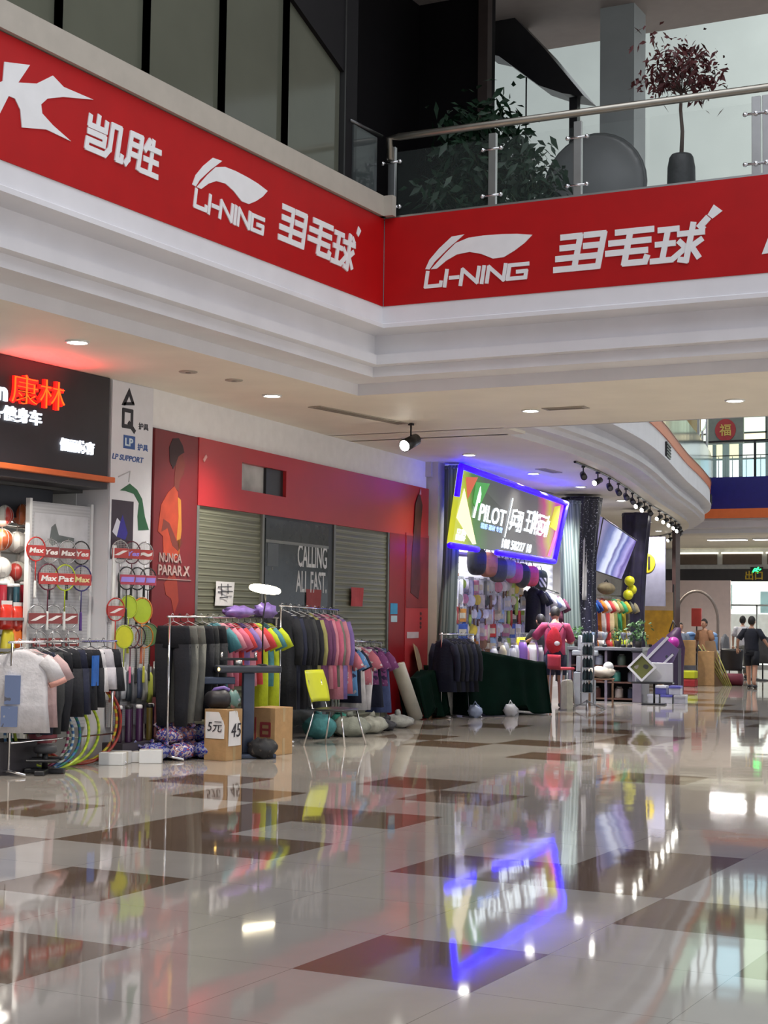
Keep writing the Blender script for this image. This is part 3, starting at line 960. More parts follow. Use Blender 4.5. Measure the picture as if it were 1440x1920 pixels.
# ---------------------------------------------------------------- badminton rackets
def racket(label, fcol, scol, gcol, loc, group, card=None, tilt=0.0, string='strings_white', facing=0.35, size=1.0):
    """hangs by its head, handle down; local z down from the hook; flat side towards +x"""
    t = thing('badminton_racket', label, 'racket', loc, facing, group)
    t.rotation_euler = (tilt, 0, facing)
    t.scale = (size, size, size)
    ell = [(0, 0.105 * math.sin(a), -0.13 + 0.125 * math.cos(a)) for a in [2 * PI * k / 22 for k in range(22)]]
    MB().tube(ell, 0.0075, 6, closed=True).build('frame', fcol, t, smooth=True)
    s = MB()
    for k in range(-5, 6):
        y = k * 0.018
        h = 0.125 * math.sqrt(max(0, 1 - (y / 0.105) ** 2))
        s.box(-0.0012, y - 0.0012, -0.13 - h, 0.0012, y + 0.0012, -0.13 + h)
        z = k * 0.021
        w = 0.105 * math.sqrt(max(0, 1 - (z / 0.125) ** 2))
        s.box(-0.0012, -w, -0.13 + z - 0.0012, 0.0012, w, -0.13 + z + 0.0012)
    s.build('strings', scol, t)
    MB().tube([(-0.11, 0, 0.0), (0.012, 0, 0.0), (0.016, 0, 0.012)], 0.004, 5).build('hook', steel, t)
    MB().tube([(0, 0, -0.255), (0, 0, -0.47)], [0.007, 0.006], 6).build('shaft', fcol, t, smooth=True)
    MB().tube([(0, 0, -0.46), (0, 0, -0.48), (0, 0, -0.63), (0, 0, -0.645)], [0.009, 0.014, 0.015, 0.017], 8).build('grip', gcol, t, smooth=True)
    if card:
        c = MB().box(0.008, -0.1, -0.2, 0.012, 0.1, -0.09).build('brand_card', card[0], t)
        MB().text(card[1], FR((0.0125, -0.08, -0.17), (0, 1, 0), (0, 0, 1)), 0.16, 0.055, 0.003, shear=0.2, bold=0.03).build('lettering', card[2], c)
    return t


def C3(name, c, r=0.4):
    return M(name, c, r)


card_red = M('card_red', (0.42, 0.02, 0.015), 0.35)
card_dark = M('card_dark_red', (0.2, 0.015, 0.015), 0.35)
print_white = M('print_white', (0.8, 0.75, 0.72), 0.4)
print_cream = M('print_cream', (0.75, 0.65, 0.3), 0.4)
print_lilac = M('print_lilac', (0.35, 0.25, 0.8), 0.4)
grey_s = M('string_grey', (0.5, 0.5, 0.48), 0.5)
lime_s = M('string_lime', (0.45, 0.6, 0.02), 0.45)
yellow_s = M('string_yellow', (0.6, 0.6, 0.01), 0.45)
fr_silver = M('frame_silver', (0.35, 0.35, 0.36), 0.25, 0.6)
fr_plum = M('frame_plum', (0.1, 0.01, 0.03), 0.3)
fr_lime = M('frame_lime', (0.4, 0.5, 0.02), 0.3)
fr_navy = M('frame_navy', (0.025, 0.02, 0.13), 0.3)
fr_black = M('frame_black', (0.012, 0.012, 0.014), 0.3)
fr_red = M('frame_red', (0.45, 0.015, 0.01), 0.3)
fr_orange = M('frame_orange', (0.6, 0.2, 0.02), 0.3)
grips = [M('grip_white', (0.65, 0.65, 0.63), 0.6), M('grip_black', (0.02, 0.02, 0.02), 0.6), M('grip_violet', (0.08, 0.03, 0.2), 0.6), M('grip_pink', (0.6, 0.14, 0.25), 0.6),
         M('grip_yellow', (0.6, 0.6, 0.06), 0.6), M('grip_orange', (0.55, 0.15, 0.08), 0.6)]
# top row of the board: heads at 2.4 m
for k, (y, z, f_, cd, tx, ink_, g_) in enumerate(((13.1, 2.39, fr_red, card_red, 'Max', print_white, 0), (13.33, 2.38, fr_silver, card_dark, 'Yes', print_white, 1),
                                                  (13.62, 2.38, fr_silver, card_dark, 'Max', print_white, 1), (13.85, 2.38, fr_black, card_red, 'Yes', print_white, 0))):
    racket('silver racket with red brand card, %s in top row of the grey board' % ORD[k], f_, grey_s, grips[g_], (-10.97, y, z), 'rackets on the grey board', (cd, tx, ink_), facing=-0.45)
for k, (y, f_, tx, cn, nm, g_) in enumerate(((13.26, fr_plum, 'Max', print_white, 'plum framed', 0), (13.54, fr_lime, 'Pat', print_white, 'lime framed', 0), (13.82, fr_navy, 'Max', print_cream, 'navy framed', 2))):
    racket('%s racket with a red brand card in the middle row of the grey board' % nm, f_, grey_s, grips[g_], (-10.93, y, 2.115), 'rackets on the grey board', (card_red, tx, cn), facing=-0.45, size=1.1)
for k, y in enumerate((13.1, 13.36, 13.62)):
    racket('racket with tilted red card, %s in lower row of the grey board' % ORD[k], fr_silver, grey_s, grips[k % 2], (-10.93, y, 1.68), 'rackets on the grey board', (card_dark, '/', print_white), facing=-0.45)
for k, y in enumerate((13.15, 13.4, 13.68)):
    racket('grey racket low on the grey board above the black shorts, %s along' % ORD[k], fr_silver, grey_s, grips[1], (-10.93, y, 1.4), 'rackets on the grey board', (card_dark, '-', print_white), facing=-0.45, size=0.8)
# pillar rackets
for k, (y, z, tx, ink_) in enumerate(((14.28, 2.41, '/', print_white), (14.5, 2.41, 'Yes', print_lilac), (14.74, 2.41, '~', print_white))):
    racket('racket with a red card at the top of the white pegboard, %s along' % ORD[k], [fr_silver, fr_plum, fr_silver][k], grey_s, grips[1], (-10.77, y, z), 'rackets on the pillar pegboard', (card_red, tx, ink_), facing=-0.45)
for k, y in enumerate((14.4, 14.6, 14.8)):
    racket('black gripped racket with a pink card on the white pegboard, %s along' % ORD[k], fr_black, grey_s, grips[1], (-10.76, y, 2.12), 'rackets on the pillar pegboard', (M('card_pink', (0.45, 0.03, 0.08), 0.35), '-', print_lilac), facing=-0.45)
for (y, z, f_, s_, g_, nm, x) in ((14.2, 1.77, fr_red, grey_s, 5, 'red framed racket with a red card beside the lime rackets', -10.75), (14.46, 1.80, fr_lime, lime_s, 4, 'pale lime racket partly behind the big yellow green one', -10.77),
                                  (14.62, 1.78, fr_orange, lime_s, 5, 'yellow green racket with an orange frame, brightest on the white pegboard', -10.7),
                                  (14.3, 1.47, fr_lime, yellow_s, 0, 'yellow strung racket turned edge on below the red framed one', -10.7), (14.43, 1.47, fr_plum, grey_s, 3, 'plum racket with a pink grip on the white pegboard', -10.71),
                                  (14.53, 1.47, fr_black, grey_s, 1, 'black framed racket below the yellow green one', -10.7), (14.66, 1.47, fr_orange, grey_s, 4, 'orange framed racket with a yellow grip', -10.69),
                                  (14.8, 1.49, M('frame_green', (0.06, 0.13, 0.06), 0.3), M('string_green', (0.2, 0.35, 0.12), 0.4), 1, 'dark green racket at the end of the white pegboard', -10.72)):
    big = 'orange frame, bright' in nm
    r0 = racket(nm, f_, s_, grips[g_], (x, y, z), 'rackets on the pillar pegboard', (card_red, '/', print_white) if 'red card' in nm else None, facing=-0.5, size=1.15 if big else 1.0)
    if s_ in (lime_s, yellow_s) or 'dark green' in nm:
        # woven film over the bright strings
        MB().lathe([(0.0, 0.0), (0.098, 0.0)], n=22, caps=False).v
        d_ = MB(); d_.prism([(0.097 * math.sin(2 * PI * q / 20), -0.13 + 0.117 * math.cos(2 * PI * q / 20)) for q in range(20)], 0.003, FR((-0.0015, 0, 0), (0, 1, 0), (0, 0, 1)))
        d_.build('head_cover', s_, r0)


# ---------------------------------------------------------------- balls in nets
def sport_ball(label, mat, loc, r=0.115, group='balls hung in nets', lit=False):
    t = thing('sports_ball', label, 'ball', loc, random.uniform(0, 6), group)
    MB().ball((0, 0, -r), r, 20, 12).build('ball', mat, t, smooth=True)
    n_ = MB()
    for k in range(5):
        a = PI * k / 5
        n_.tube([(math.cos(a) * math.sin(th) * (r + 0.003), math.sin(a) * math.sin(th) * (r + 0.003), -r + math.cos(th) * (r + 0.003)) for th in [2 * PI * j / 18 for j in range(18)]], 0.002, 4, closed=True)
    n_.tube([(0, 0, 0), (0, 0, 0.07), (0.02, 0, 0.11)], 0.004, 5)
    n_.build('net', M('net_cord', (0.5, 0.45, 0.42), 0.7), t)
    return t


ball_or = MW('ball_orange', (0.55, 0.16, 0.06), (0.3, 0.06, 0.02), 2.2, 'X', 0.25)
ball_pk = MW('ball_pink', (0.6, 0.24, 0.2), (0.35, 0.1, 0.09), 2.0, 'Z', 0.25)
ball_wh = MP('ball_white', [(0.7, 0.7, 0.66), (0.7, 0.68, 0.64), (0.45, 0.42, 0.4)], 9, 0.3)
ball_bk = MP('ball_white_black', [(0.68, 0.68, 0.66), (0.68, 0.68, 0.66), (0.05, 0.04, 0.04)], 8, 0.3)
ball_cr = MW('ball_cream_red', (0.68, 0.66, 0.58), (0.45, 0.05, 0.04), 1.6, 'Y', 0.3, pos=(0.6, 0.8))
ball_spec = [(2, 966, ball_cr, 'cream and pink'), (37, 967, ball_or, 'glossy orange'), (68, 972, ball_pk, 'salmon pink'), (8, 1012, ball_or, 'burnt orange'), (36, 1020, ball_wh, 'pale cream'), (66, 1014, ball_bk, 'white and brown'),
             (48, 1046, ball_wh, 'plain white'), (5, 1068, ball_wh, 'pale grey'), (44, 1074, ball_cr, 'white with a red band'), (70, 1068, ball_bk, 'white with black patches'), (18, 1095, ball_wh, 'small white'), (62, 1092, ball_cr, 'white and salmon')]
ball_xy = [(12.974, 2.705), (13.269, 2.736), (13.539, 2.726), (12.977, 2.451), (13.214, 2.435), (13.472, 2.478), (13.383, 2.272), (12.965, 2.153), (13.238, 2.117), (13.521, 2.162), (13.024, 1.975), (13.458, 1.999)]
for (px, py, mt, nm), (y, z) in zip(ball_spec, ball_xy):
    row = 'top' if z > 2.6 else ('middle' if z > 2.3 else 'lower')
    sport_ball('%s ball in net on the %s bars of the ball stand' % (nm, row), mt, (-11.33, y, z + 0.02))
t = thing('ball_stand', 'white metal stand with bars from which the netted balls hang', 'stand', (-11.45, 13.0, 0))
for y in (-1.4, 0.6):
    MB().box(-0.03, y - 0.03, 0, 0.03, y + 0.03, 2.8).build('upright', white_plastic, t, bevel=0.005)
for z in (2.78, 2.5, 2.22, 1.7, 1.35):
    MB().tube([(0.1, -1.4, z), (0.1, 0.6, z)], 0.012, 8).build('bar', steel, t, smooth=True)

# stacked boxed goods below the balls
goods = [('red_can', (0.4, 0.015, 0.03)), ('black_can', (0.015, 0.02, 0.025)), ('teal_can', (0.03, 0.09, 0.12)), ('crimson_can', (0.45, 0.03, 0.05)), ('blue_can', (0.12, 0.14, 0.35)), ('brown_can', (0.15, 0.07, 0.03)),
         ('scarlet_bag', (0.65, 0.03, 0.015)), ('scarlet_bag_b', (0.6, 0.04, 0.02)), ('wine_bag', (0.12, 0.005, 0.06)), ('lime_bag', (0.5, 0.55, 0.06)), ('orange_bag', (0.75, 0.16, 0.02)), ('yellow_bag', (0.6, 0.5, 0.03)), ('violet_bag', (0.12, 0.04, 0.4)), ('white_bag', (0.6, 0.62, 0.68))]
gpos = [(12.89, 1.76), (12.991, 1.739), (13.091, 1.741), (13.243, 1.766), (13.406, 1.786), (13.529, 1.771), (12.878, 1.555), (13.061, 1.539), (13.215, 1.518), (13.352, 1.53), (13.043, 1.362), (12.912, 1.307), (13.231, 1.383), (13.353, 1.349)]
for (nm, c), (y, z) in zip(goods, gpos):
    is_can = nm.endswith('can')
    t = thing('shuttle_tube' if is_can else 'gift_pouch', '%s %s under the netted balls of the first shop' % (nm.replace('_b', ' b').replace('bag b', 'bag').replace('can', 'tube').replace('bag', 'pouch') if False else nm.split('_')[0] + (' deeper' if nm.endswith('_b') else ''), 'tube standing' if is_can else 'shiny pouch hanging'),
              'tube' if is_can else 'pouch', (-11.23 + (0.0 if is_can else 0.08), y, z), 0, 'goods under the balls')
    mt = M(nm, c, 0.25, coat=0.4)
    if is_can:
        MB().lathe([(0.05, -0.16), (0.053, -0.15), (0.053, 0.12), (0.05, 0.13)], n=14).build('tube', mt, t, smooth=True)
        MB().lathe([(0.055, 0.12), (0.055, 0.145), (0.04, 0.155)], n=14).build('cap', white_plastic, t, smooth=True)
    else:
        MB().loft([(0, 0, -0.14, 0.05, 0.1), (0, 0, -0.08, 0.055, 0.105), (0, 0, 0.05, 0.045, 0.09), (0, 0, 0.12, 0.015, 0.085)], 12, fold=0.3).build('pouch', mt, t, smooth=True)
        MB().box(-0.004, -0.08, 0.11, 0.004, 0.08, 0.16).build('header', white_plastic, t)
t = thing('goods_shelf', 'dark shelving with three boards behind the front clothes rail', 'shelf', (-11.35, 12.95, 0))
for z in (0.45, 0.9, 1.22, 1.54):
    MB().box(-0.2, -1.6, z - 0.03, 0.28, 0.7, z).build('shelf_board', M('shelf_grey', (0.25, 0.25, 0.26), 0.5), t)
for y in (-1.6, 0.68):
    MB().box(-0.2, y, 0, -0.15, y + 0.03, 1.6).build('upright', black_metal, t)

# ================================================================ second shop: closed red shop with shutters
def tb(name, label, cat, u, d, z=0.0, rz=0.0, group=None):
    """a thing placed along the red shop: u metres along it, d metres out into the hall"""
    ux, uy = -0.09581, 0.9954
    return thing(name, label, cat, (OB[0] + ux * u + uy * d, OB[1] + uy * u - ux * d, z), RB + rz, group)


red_paint = M('red_fascia', (0.42, 0.02, 0.024), 0.4, var=0.08, scale=1.2)
red_deep = M('red_deep', (0.22, 0.0, 0.004), 0.45, var=0.06)
t = tb('shop_fascia', 'broad red shop fascia with a rectangular opening above the rolling shutters', 'fascia', 0, 0, 2.92)
b = MB()
b.box(1.08, -0.05, 0, 2.22, 0.05, 0.825).box(3.53, -0.05, 0, 9.04, 0.05, 0.825)
b.box(2.22, -0.05, 0, 3.53, 0.05, 0.275).box(2.22, -0.05, 0.63, 3.53, 0.05, 0.825)
b.build('fascia_board', red_paint, t)
b = MB()
b.box(2.22, 0.04, 0.275, 3.53, 0.055, 0.63)
b.build('opening_back', M('bare_plaster', (0.42, 0.42, 0.41), 0.7, var=0.25, scale=3), t)
MB().box(3.02, 0.0, 0.275, 3.53, 0.04, 0.63).build('black_duct', black_plastic, t)
MB().prism([(1.2, 0.53), (1.27, 0.6), (1.24, 0.63), (1.17, 0.56)], 0.012, FR((0, -0.05, 0), (1, 0, 0), (0, 0, 1))).build('scrap', M('pale_pink', (0.6, 0.3, 0.28), 0.6), t)

t = tb('runner_poster', 'dark red poster of a runner in profile at the near end of the red shop', 'poster', 0.57, 0.02, 0.0)
fq = FR((0, -0.02, 0), (1, 0, 0), (0, 0, 1))
MB().box(-0.52, -0.02, 0.02, 0.51, 0.04, 3.735).build('poster_sheet', M('poster_wine', (0.17, 0.012, 0.016), 0.45, var=0.15, scale=1.5), t)
hd_ = M('poster_hair', (0.03, 0.008, 0.01), 0.6)
fc_ = M('poster_face', (0.16, 0.03, 0.022), 0.6)
sh_ = M('poster_shirt', (0.42, 0.05, 0.02), 0.6, var=0.25, scale=4)
m_ = MB().prism([(-0.18, 3.38), (-0.2, 3.55), (-0.12, 3.66), (0.02, 3.68), (0.12, 3.6), (0.16, 3.52), (0.1, 3.5), (0.02, 3.46), (-0.04, 3.36), (-0.1, 3.3)], 0.004, fq)
m_.build('hair', hd_, t)
MB().prism([(-0.06, 3.2), (-0.04, 3.38), (0.02, 3.46), (0.12, 3.5), (0.16, 3.42), (0.2, 3.36), (0.16, 3.33), (0.17, 3.27), (0.1, 3.21), (0.06, 3.15), (0.05, 3.05), (-0.06, 3.08)], 0.003, fq).build('face', fc_, t)
MB().prism([(-0.06, 3.1), (-0.2, 3.02), (-0.36, 2.86), (-0.42, 2.55), (-0.3, 2.5), (-0.28, 2.3), (-0.05, 2.22), (0.06, 2.28), (0.1, 2.5), (0.06, 2.8), (0.02, 3.04)], 0.0045, fq).build('running_shirt', sh_, t)
MB().prism([(-0.34, 2.55), (-0.2, 2.6), (-0.08, 2.4), (0.06, 2.34), (0.16, 2.44), (0.13, 2.5), (0.02, 2.46), (-0.16, 2.66), (-0.3, 2.7)], 0.006, fq).build('arm', fc_, t)
MB().prism([(0.02, 2.98), (0.1, 2.95), (0.13, 2.6), (0.08, 2.3), (0.02, 2.5), (0.05, 2.75)], 0.006, fq).build('shirt_stripe', M('poster_gold', (0.5, 0.2, 0.03), 0.6), t)
MB().prism([(-0.25, 1.95), (-0.05, 2.1), (0.05, 2.0), (0.1, 1.75), (0.0, 1.6), (-0.08, 1.78), (-0.2, 1.82)], 0.003, fq).build('leg', M('poster_leg', (0.28, 0.035, 0.02), 0.6), t)
m_ = MB()
m_.text('NUNCA', lambda a, b, c=0.0: fq(-0.38 + a, 2.2 + b, c), 0.52, 0.11, 0.012, bold=0.01)
m_.text('PARAR X', lambda a, b, c=0.0: fq(-0.4 + a, 2.05 + b, c), 0.74, 0.12, 0.012, bold=0.02)
m_.box(-0.4, -0.03, 2.0, 0.38, -0.02, 2.008)
m_.build('slogan', M('poster_ink', (0.42, 0.3, 0.28), 0.6), t)

shutter = MW('shutter_slats', (0.12, 0.122, 0.082), (0.23, 0.232, 0.165), 3.7, 'Z', 0.45, 0.5, 0.15)
for (u0, u1, lab) in ((1.1, 2.88, 'olive grey rolling shutter next to the runner poster'), (5.2, 7.3, 'olive grey rolling shutter beside the red pilaster and the beige pillar')):
    t = tb('rolling_shutter', lab, 'shutter', (u0 + u1) / 2, 0.0, 0.0, 0, 'rolling shutters of the red shop')
    w = (u1 - u0) / 2
    g = MB()
    nz = 136
    g.grid(lambda a, b: Vector((-w + 2 * w * a, -0.004 - 0.013 * abs(math.sin(b * nz / 4 * PI)), 0.02 + 2.9 * b)), 1, nz * 2)
    g.build('curtain', shutter, t)
    for s_ in (-1, 1):
        MB().box(s_ * w - 0.03, -0.045, 0, s_ * w + 0.03, 0.02, 2.92).build('guide_rail', M('guide_grey', (0.2, 0.2, 0.18), 0.4, 0.4), t)
t = tb('shop_door', 'dark glass shop door with white slogan between the two shutters', 'door', 3.95, 0.0, 0.0)
MB().box(-1.04, -0.03, 0, 1.24, 0.02, 2.92).build('frame', black_metal, t)
MB().box(-1.0, -0.045, 0.08, 1.02, -0.03, 2.88).build('pane', M('smoked_glass', (0.04, 0.048, 0.05), 0.12, var=0.15), t)
MB().box(-1.0, -0.05, 2.56, 1.02, -0.045, 2.6).box(-0.8, -0.05, 2.2, -0.78, -0.044, 2.24).build('transom', M('guide_grey', (0.2, 0.2, 0.18), 0.4, 0.4), t)
fd = FR((0, -0.045, 0), (1, 0, 0), (0, 0, 1))
m_ = MB()
m_.text('CALLING', lambda a, b, c=0.0: fd(-0.01 + a, 2.27 + b, c), 0.98, 0.32, 0.004, bold=0.012)
m_.text('ALL FAST.', lambda a, b, c=0.0: fd(-0.05 + a, 1.92 + b, c), 1.02, 0.30, 0.004, bold=0.012)
m_.build('slogan', M('slogan_white', (0.62, 0.62, 0.62), 0.5), t)
MB().box(-0.95, -0.049, 2.25, -0.62, -0.045, 2.55).build('faint_mark', M('smoke_mark', (0.06, 0.068, 0.07), 0.3), t)
for (u, z, w, h, c, lab) in ((4.47, 1.83, 0.5, 0.28, (0.3, 0.05, 0.05), 'dull red paper notice stuck on the dark glass door'), (6.03, 1.89, 0.46, 0.28, (0.42, 0.045, 0.05), 'red paper notice stuck on the shutter beside the red pilaster')):
    t = tb('paper_notice', lab, 'notice', u, 0.052, z, 0, 'notices on the red shop')
    MB().grid(lambda a, b: Vector((w * (a - 0.5), -0.008 * math.sin(a * 5 + b * 3), h * (b - 0.5))), 6, 4).build('sheet', M('notice_red_%d' % int(u), c, 0.7), t, thick=0.002)
t = tb('paper_notice', 'white handwritten paper notice on the shutter next to the runner poster', 'notice', 1.82, 0.045, 1.86, 0, 'notices on the red shop')
MB().grid(lambda a, b: Vector((0.5 * (a - 0.5), -0.012 * math.sin(a * 5 + b * 2), 0.3 * (b - 0.5))), 6, 4).build('sheet', paper, t, thick=0.002)
m_ = MB()
for q, (a, b, c, e) in enumerate(((-0.2, 0.08, 0.15, 0.09), (-0.2, 0.02, 0.18, 0.03), (-0.15, -0.05, 0.05, -0.04), (-0.12, 0.12, -0.1, -0.02), (0.05, 0.12, 0.06, 0.0))):
    m_.stroke([(a, b), (c, e)], 0.012, 0.004, FR((0, -0.016, 0), (1, 0, 0), (0, 0, 1)))
m_.build('handwriting', ink, t)

t = tb('pilaster_panel', 'deep red pilaster panel with blue notices between the shutter and the skewer picture', 'panel', 7.66, 0.0)
MB().box(-0.34, -0.05, 0, 0.34, 0.05, 2.925).build('board', red_deep, t)
for (x, z, w, h, c, nm) in ((-0.14, 1.73, 0.3, 0.17, (0.03, 0.25, 0.45), 'blue_sticker'), (-0.13, 1.57, 0.26, 0.1, (0.4, 0.55, 0.6), 'pale_sticker')):
    MB().box(x - w / 2, -0.056, z - h / 2, x + w / 2, -0.05, z + h / 2).build(nm, M(nm, c, 0.5), t)
t = tb('runner_picture', 'red panel with a dark stretched leg picture beside the beige pillar', 'panel', 8.5, 0.0)
MB().box(-0.5, -0.06, 0, 0.54, 0.05, 2.96).build('board', M('red_panel', (0.4, 0.03, 0.035), 0.45, var=0.15, scale=1.4), t)
MB().box(-0.48, -0.064, 1.75, 0.52, -0.06, 2.92).build('dark_area', M('panel_wine', (0.2, 0.02, 0.022), 0.5, var=0.3, scale=3), t)
fr_ = FR((0, -0.066, 0), (1, 0, 0), (0, 0, 1))
MB().prism([(0.02, 3.62), (0.1, 3.6), (0.2, 3.45), (0.14, 3.1), (0.1, 2.6), (0.16, 2.2), (0.06, 1.9), (-0.3, 2.0), (-0.26, 2.6), (-0.16, 3.1), (-0.12, 3.45)], 0.004, fr_).build('dark_leg', M('panel_dark', (0.075, 0.014, 0.016), 0.5, var=0.4, scale=4), t)
MB().prism([(0.06, 3.62), (0.1, 3.72), (0.14, 3.62)], 0.006, fr_).build('highlight', M('pale_pink', (0.6, 0.3, 0.28), 0.6), t)
MB().box(-0.42, -0.066, 1.26, 0.1, -0.06, 1.36).build('pale_label', M('pale_label', (0.5, 0.4, 0.4), 0.5), t)
m_ = MB()
for z in (1.66, 1.58, 1.5, 1.44):
    m_.ball((0.2, -0.062, z), (0.05, 0.004, 0.03), 8, 5)
m_.build('dark_drops', M('panel_dark', (0.075, 0.014, 0.016), 0.5), t)


# ================================================================ clothes
def hanger_mesh(w=0.19):
    h = MB()
    h.tube([(0, 0.0, -0.005 + 0.03), (0, 0.02, 0.035), (0, 0.03, 0.015), (0, 0.01, -0.01), (0, 0, -0.05)], 0.004, 5)
    h.tube([(0, 0, -0.05), (0, w, -0.12), (0, -w, -0.12), (0, 0, -0.05)], 0.005, 5)
    return h


def garment(kind, mat, L=0.7, W=0.23, seed=0, mat2=None):
    """hangs in the local y-z plane below the rail"""
    g = MB()
    r = random.Random(seed)
    j = lambda: r.uniform(-0.01, 0.01)
    k = r.randint(4, 6)
    if kind in ('shirt', 'coat'):
        t0 = 0.035 if kind == 'shirt' else 0.05
        g.loft([(0, 0, -0.07, 0.025, 0.05), (0, 0, -0.10, 0.04, 0.09), (j(), 0, -0.135, t0, W * 0.8), (j(), 0, -0.18, t0 * 1.2, W), (j(), 0, -0.32, t0 * 1.3, W * 0.97), (j(), j(), -0.32 - (L - 0.32) * 0.5, t0 * 1.4, W), (j(), j(), -L, t0 * 1.5, W * 1.06)], 16, fold=0.45, kf=k)
        for s_ in (-1, 1):
            if kind == 'shirt':
                g.tube([(0, s_ * W * 0.85, -0.17), (0.0, s_ * (W + 0.05), -0.25), (0.01, s_ * (W + 0.11), -0.38)], [0.075, 0.08, 0.085], 10, flat=(0.5, 1, 1))
            else:
                g.tube([(0, s_ * W * 0.85, -0.17), (0.0, s_ * (W + 0.03), -0.35), (0.015, s_ * (W + 0.05), -0.55), (0.02, s_ * (W + 0.03), -0.74)], [0.07, 0.07, 0.06, 0.055], 10, flat=(0.7, 1, 1))
    elif kind == 'trousers':
        g.loft([(0, 0, -0.1, 0.03, W * 0.8), (0, 0, -0.14, 0.045, W * 0.85), (0, 0, -0.34, 0.055, W * 0.95)], 14)
        for s_ in (-1, 1):
            g.loft([(0, s_ * W * 0.45, -0.3, 0.05, W * 0.5), (j(), s_ * W * 0.5, -0.6, 0.05, W * 0.42), (j(), s_ * W * 0.48, -L * 0.8, 0.045, W * 0.34), (j(), s_ * W * 0.45, -L, 0.045, W * 0.3)], 12, fold=0.3)
    elif kind == 'shorts':
        g.loft([(0, 0, -0.08, 0.03, W * 0.75), (0, 0, -0.12, 0.045, W * 0.85), (0, 0, -0.3, 0.055, W * 0.98)], 14, fold=0.2)
        for s_ in (-1, 1):
            g.loft([(0, s_ * W * 0.48, -0.27, 0.055, W * 0.52), (j(), s_ * W * 0.55, -L, 0.06, W * 0.56)], 12, fold=0.3)
    elif kind == 'skirt':
        g.loft([(0, 0, -0.08, 0.035, W * 0.6), (0, 0, -0.14, 0.04, W * 0.65), (0, 0, -0.3, 0.06, W * 0.85), (0, 0, -L, 0.085, W * 1.15)], 18, fold=0.5, kf=6)
    return g


HANGM = [M('hanger_white', (0.6, 0.6, 0.6), 0.4), M('hanger_black', (0.03, 0.03, 0.03), 0.4)]


def hang(name, label, cat, kind, mat, loc, rz, group, L=0.7, W=0.23, seed=0, hm=1):
    t = thing(name, label, cat, loc, rz, group)
    hanger_mesh(W * 0.85).build('hanger', HANGM[hm], t, smooth=True)
    garment(kind, mat, L, W, seed).build({'shirt': 'fabric', 'coat': 'fabric', 'trousers': 'fabric', 'shorts': 'fabric', 'skirt': 'fabric'}[kind], mat, t, smooth=True)
    return t


def rail_rack(label, L, H, parent_fn, depth=0.42, col=chrome, H2=None):
    """clothes rail: two uprights with feet and a top bar along local x"""
    t = parent_fn
    H2 = H2 or H
    MB().tube([(-0.05, 0, H), (L + 0.05, 0, H2)], 0.013, 8).build('rail', col, t, smooth=True)
    for x, h in ((0, H), (L, H2)):
        MB().tube([(x, 0, 0.04), (x, 0, h)], 0.014, 8).build('upright', col, t, smooth=True)
        MB().tube([(x, -depth / 2, 0.02), (x, 0, 0.05), (x, depth / 2, 0.02)], 0.014, 8).build('foot', col, t, smooth=True)
    return t


def fab(name, c, r=0.85):
    return M(name, c, r, var=0.16, scale=7, bump=0.25, bscale=30)


cloth_black = fab('cloth_black', (0.008, 0.009, 0.014))
cloth_navy = fab('cloth_navy', (0.01, 0.013, 0.035))
cloth_charcoal = fab('cloth_charcoal', (0.03, 0.032, 0.034))
cloth_grey = fab('cloth_grey', (0.16, 0.16, 0.14))
cloth_white = fab('cloth_white', (0.62, 0.6, 0.62))
cloth_pink = fab('cloth_pink', (0.52, 0.2, 0.26))
cloth_rose = fab('cloth_rose', (0.5, 0.12, 0.2))
cloth_red = fab('cloth_red', (0.5, 0.045, 0.05))
cloth_lime = fab('cloth_lime', (0.42, 0.5, 0.015))
cloth_teal = fab('cloth_teal', (0.06, 0.2, 0.24))
cloth_olive = fab('cloth_olive', (0.3, 0.28, 0.1))
cloth_plum = fab('cloth_plum', (0.13, 0.04, 0.11))
cloth_violet = fab('cloth_violet', (0.2, 0.13, 0.36))
cloth_blue = fab('cloth_blue', (0.02, 0.12, 0.45))

# ---- rail in front of the first shop
t = thing('clothes_rail', 'chrome clothes rail with a white T-shirt and black shorts at the first shop', 'clothes rail', (-10.48, 12.2, 0), PI / 2)
rail_rack('', 1.62, 1.3, t)
MB().tube([(0.0, -0.02, 0.32), (1.62, -0.02, 0.32)], 0.01, 8).build('lower_bar', chrome, t, smooth=True)
tee = hang('t_shirt', 'pale T-shirt with dark graphic and peach cuffs, first on the front rail', 'T-shirt', 'shirt', cloth_white, (-10.42, 12.26, 1.3), PI / 2 + 0.5, 'clothes on the front rail', 0.88, 0.26, 1, 0)
MB().box(-0.088, -0.02, -0.6, -0.04, 0.13, -0.32).box(-0.092, 0.0, -0.82, -0.04, 0.16, -0.62).build('print', MP('shirt_print', [(0.1, 0.1, 0.13), (0.15, 0.2, 0.35), (0.35, 0.35, 0.4)], 10), tee)
for s_ in (-1, 1):
    MB().tube([(0.005, s_ * 0.355, -0.36), (0.01, s_ * 0.375, -0.41)], [0.09, 0.09], 10, flat=(0.5, 1, 1)).build('cuff', fab('cloth_peach', (0.6, 0.3, 0.25)), tee, smooth=True)
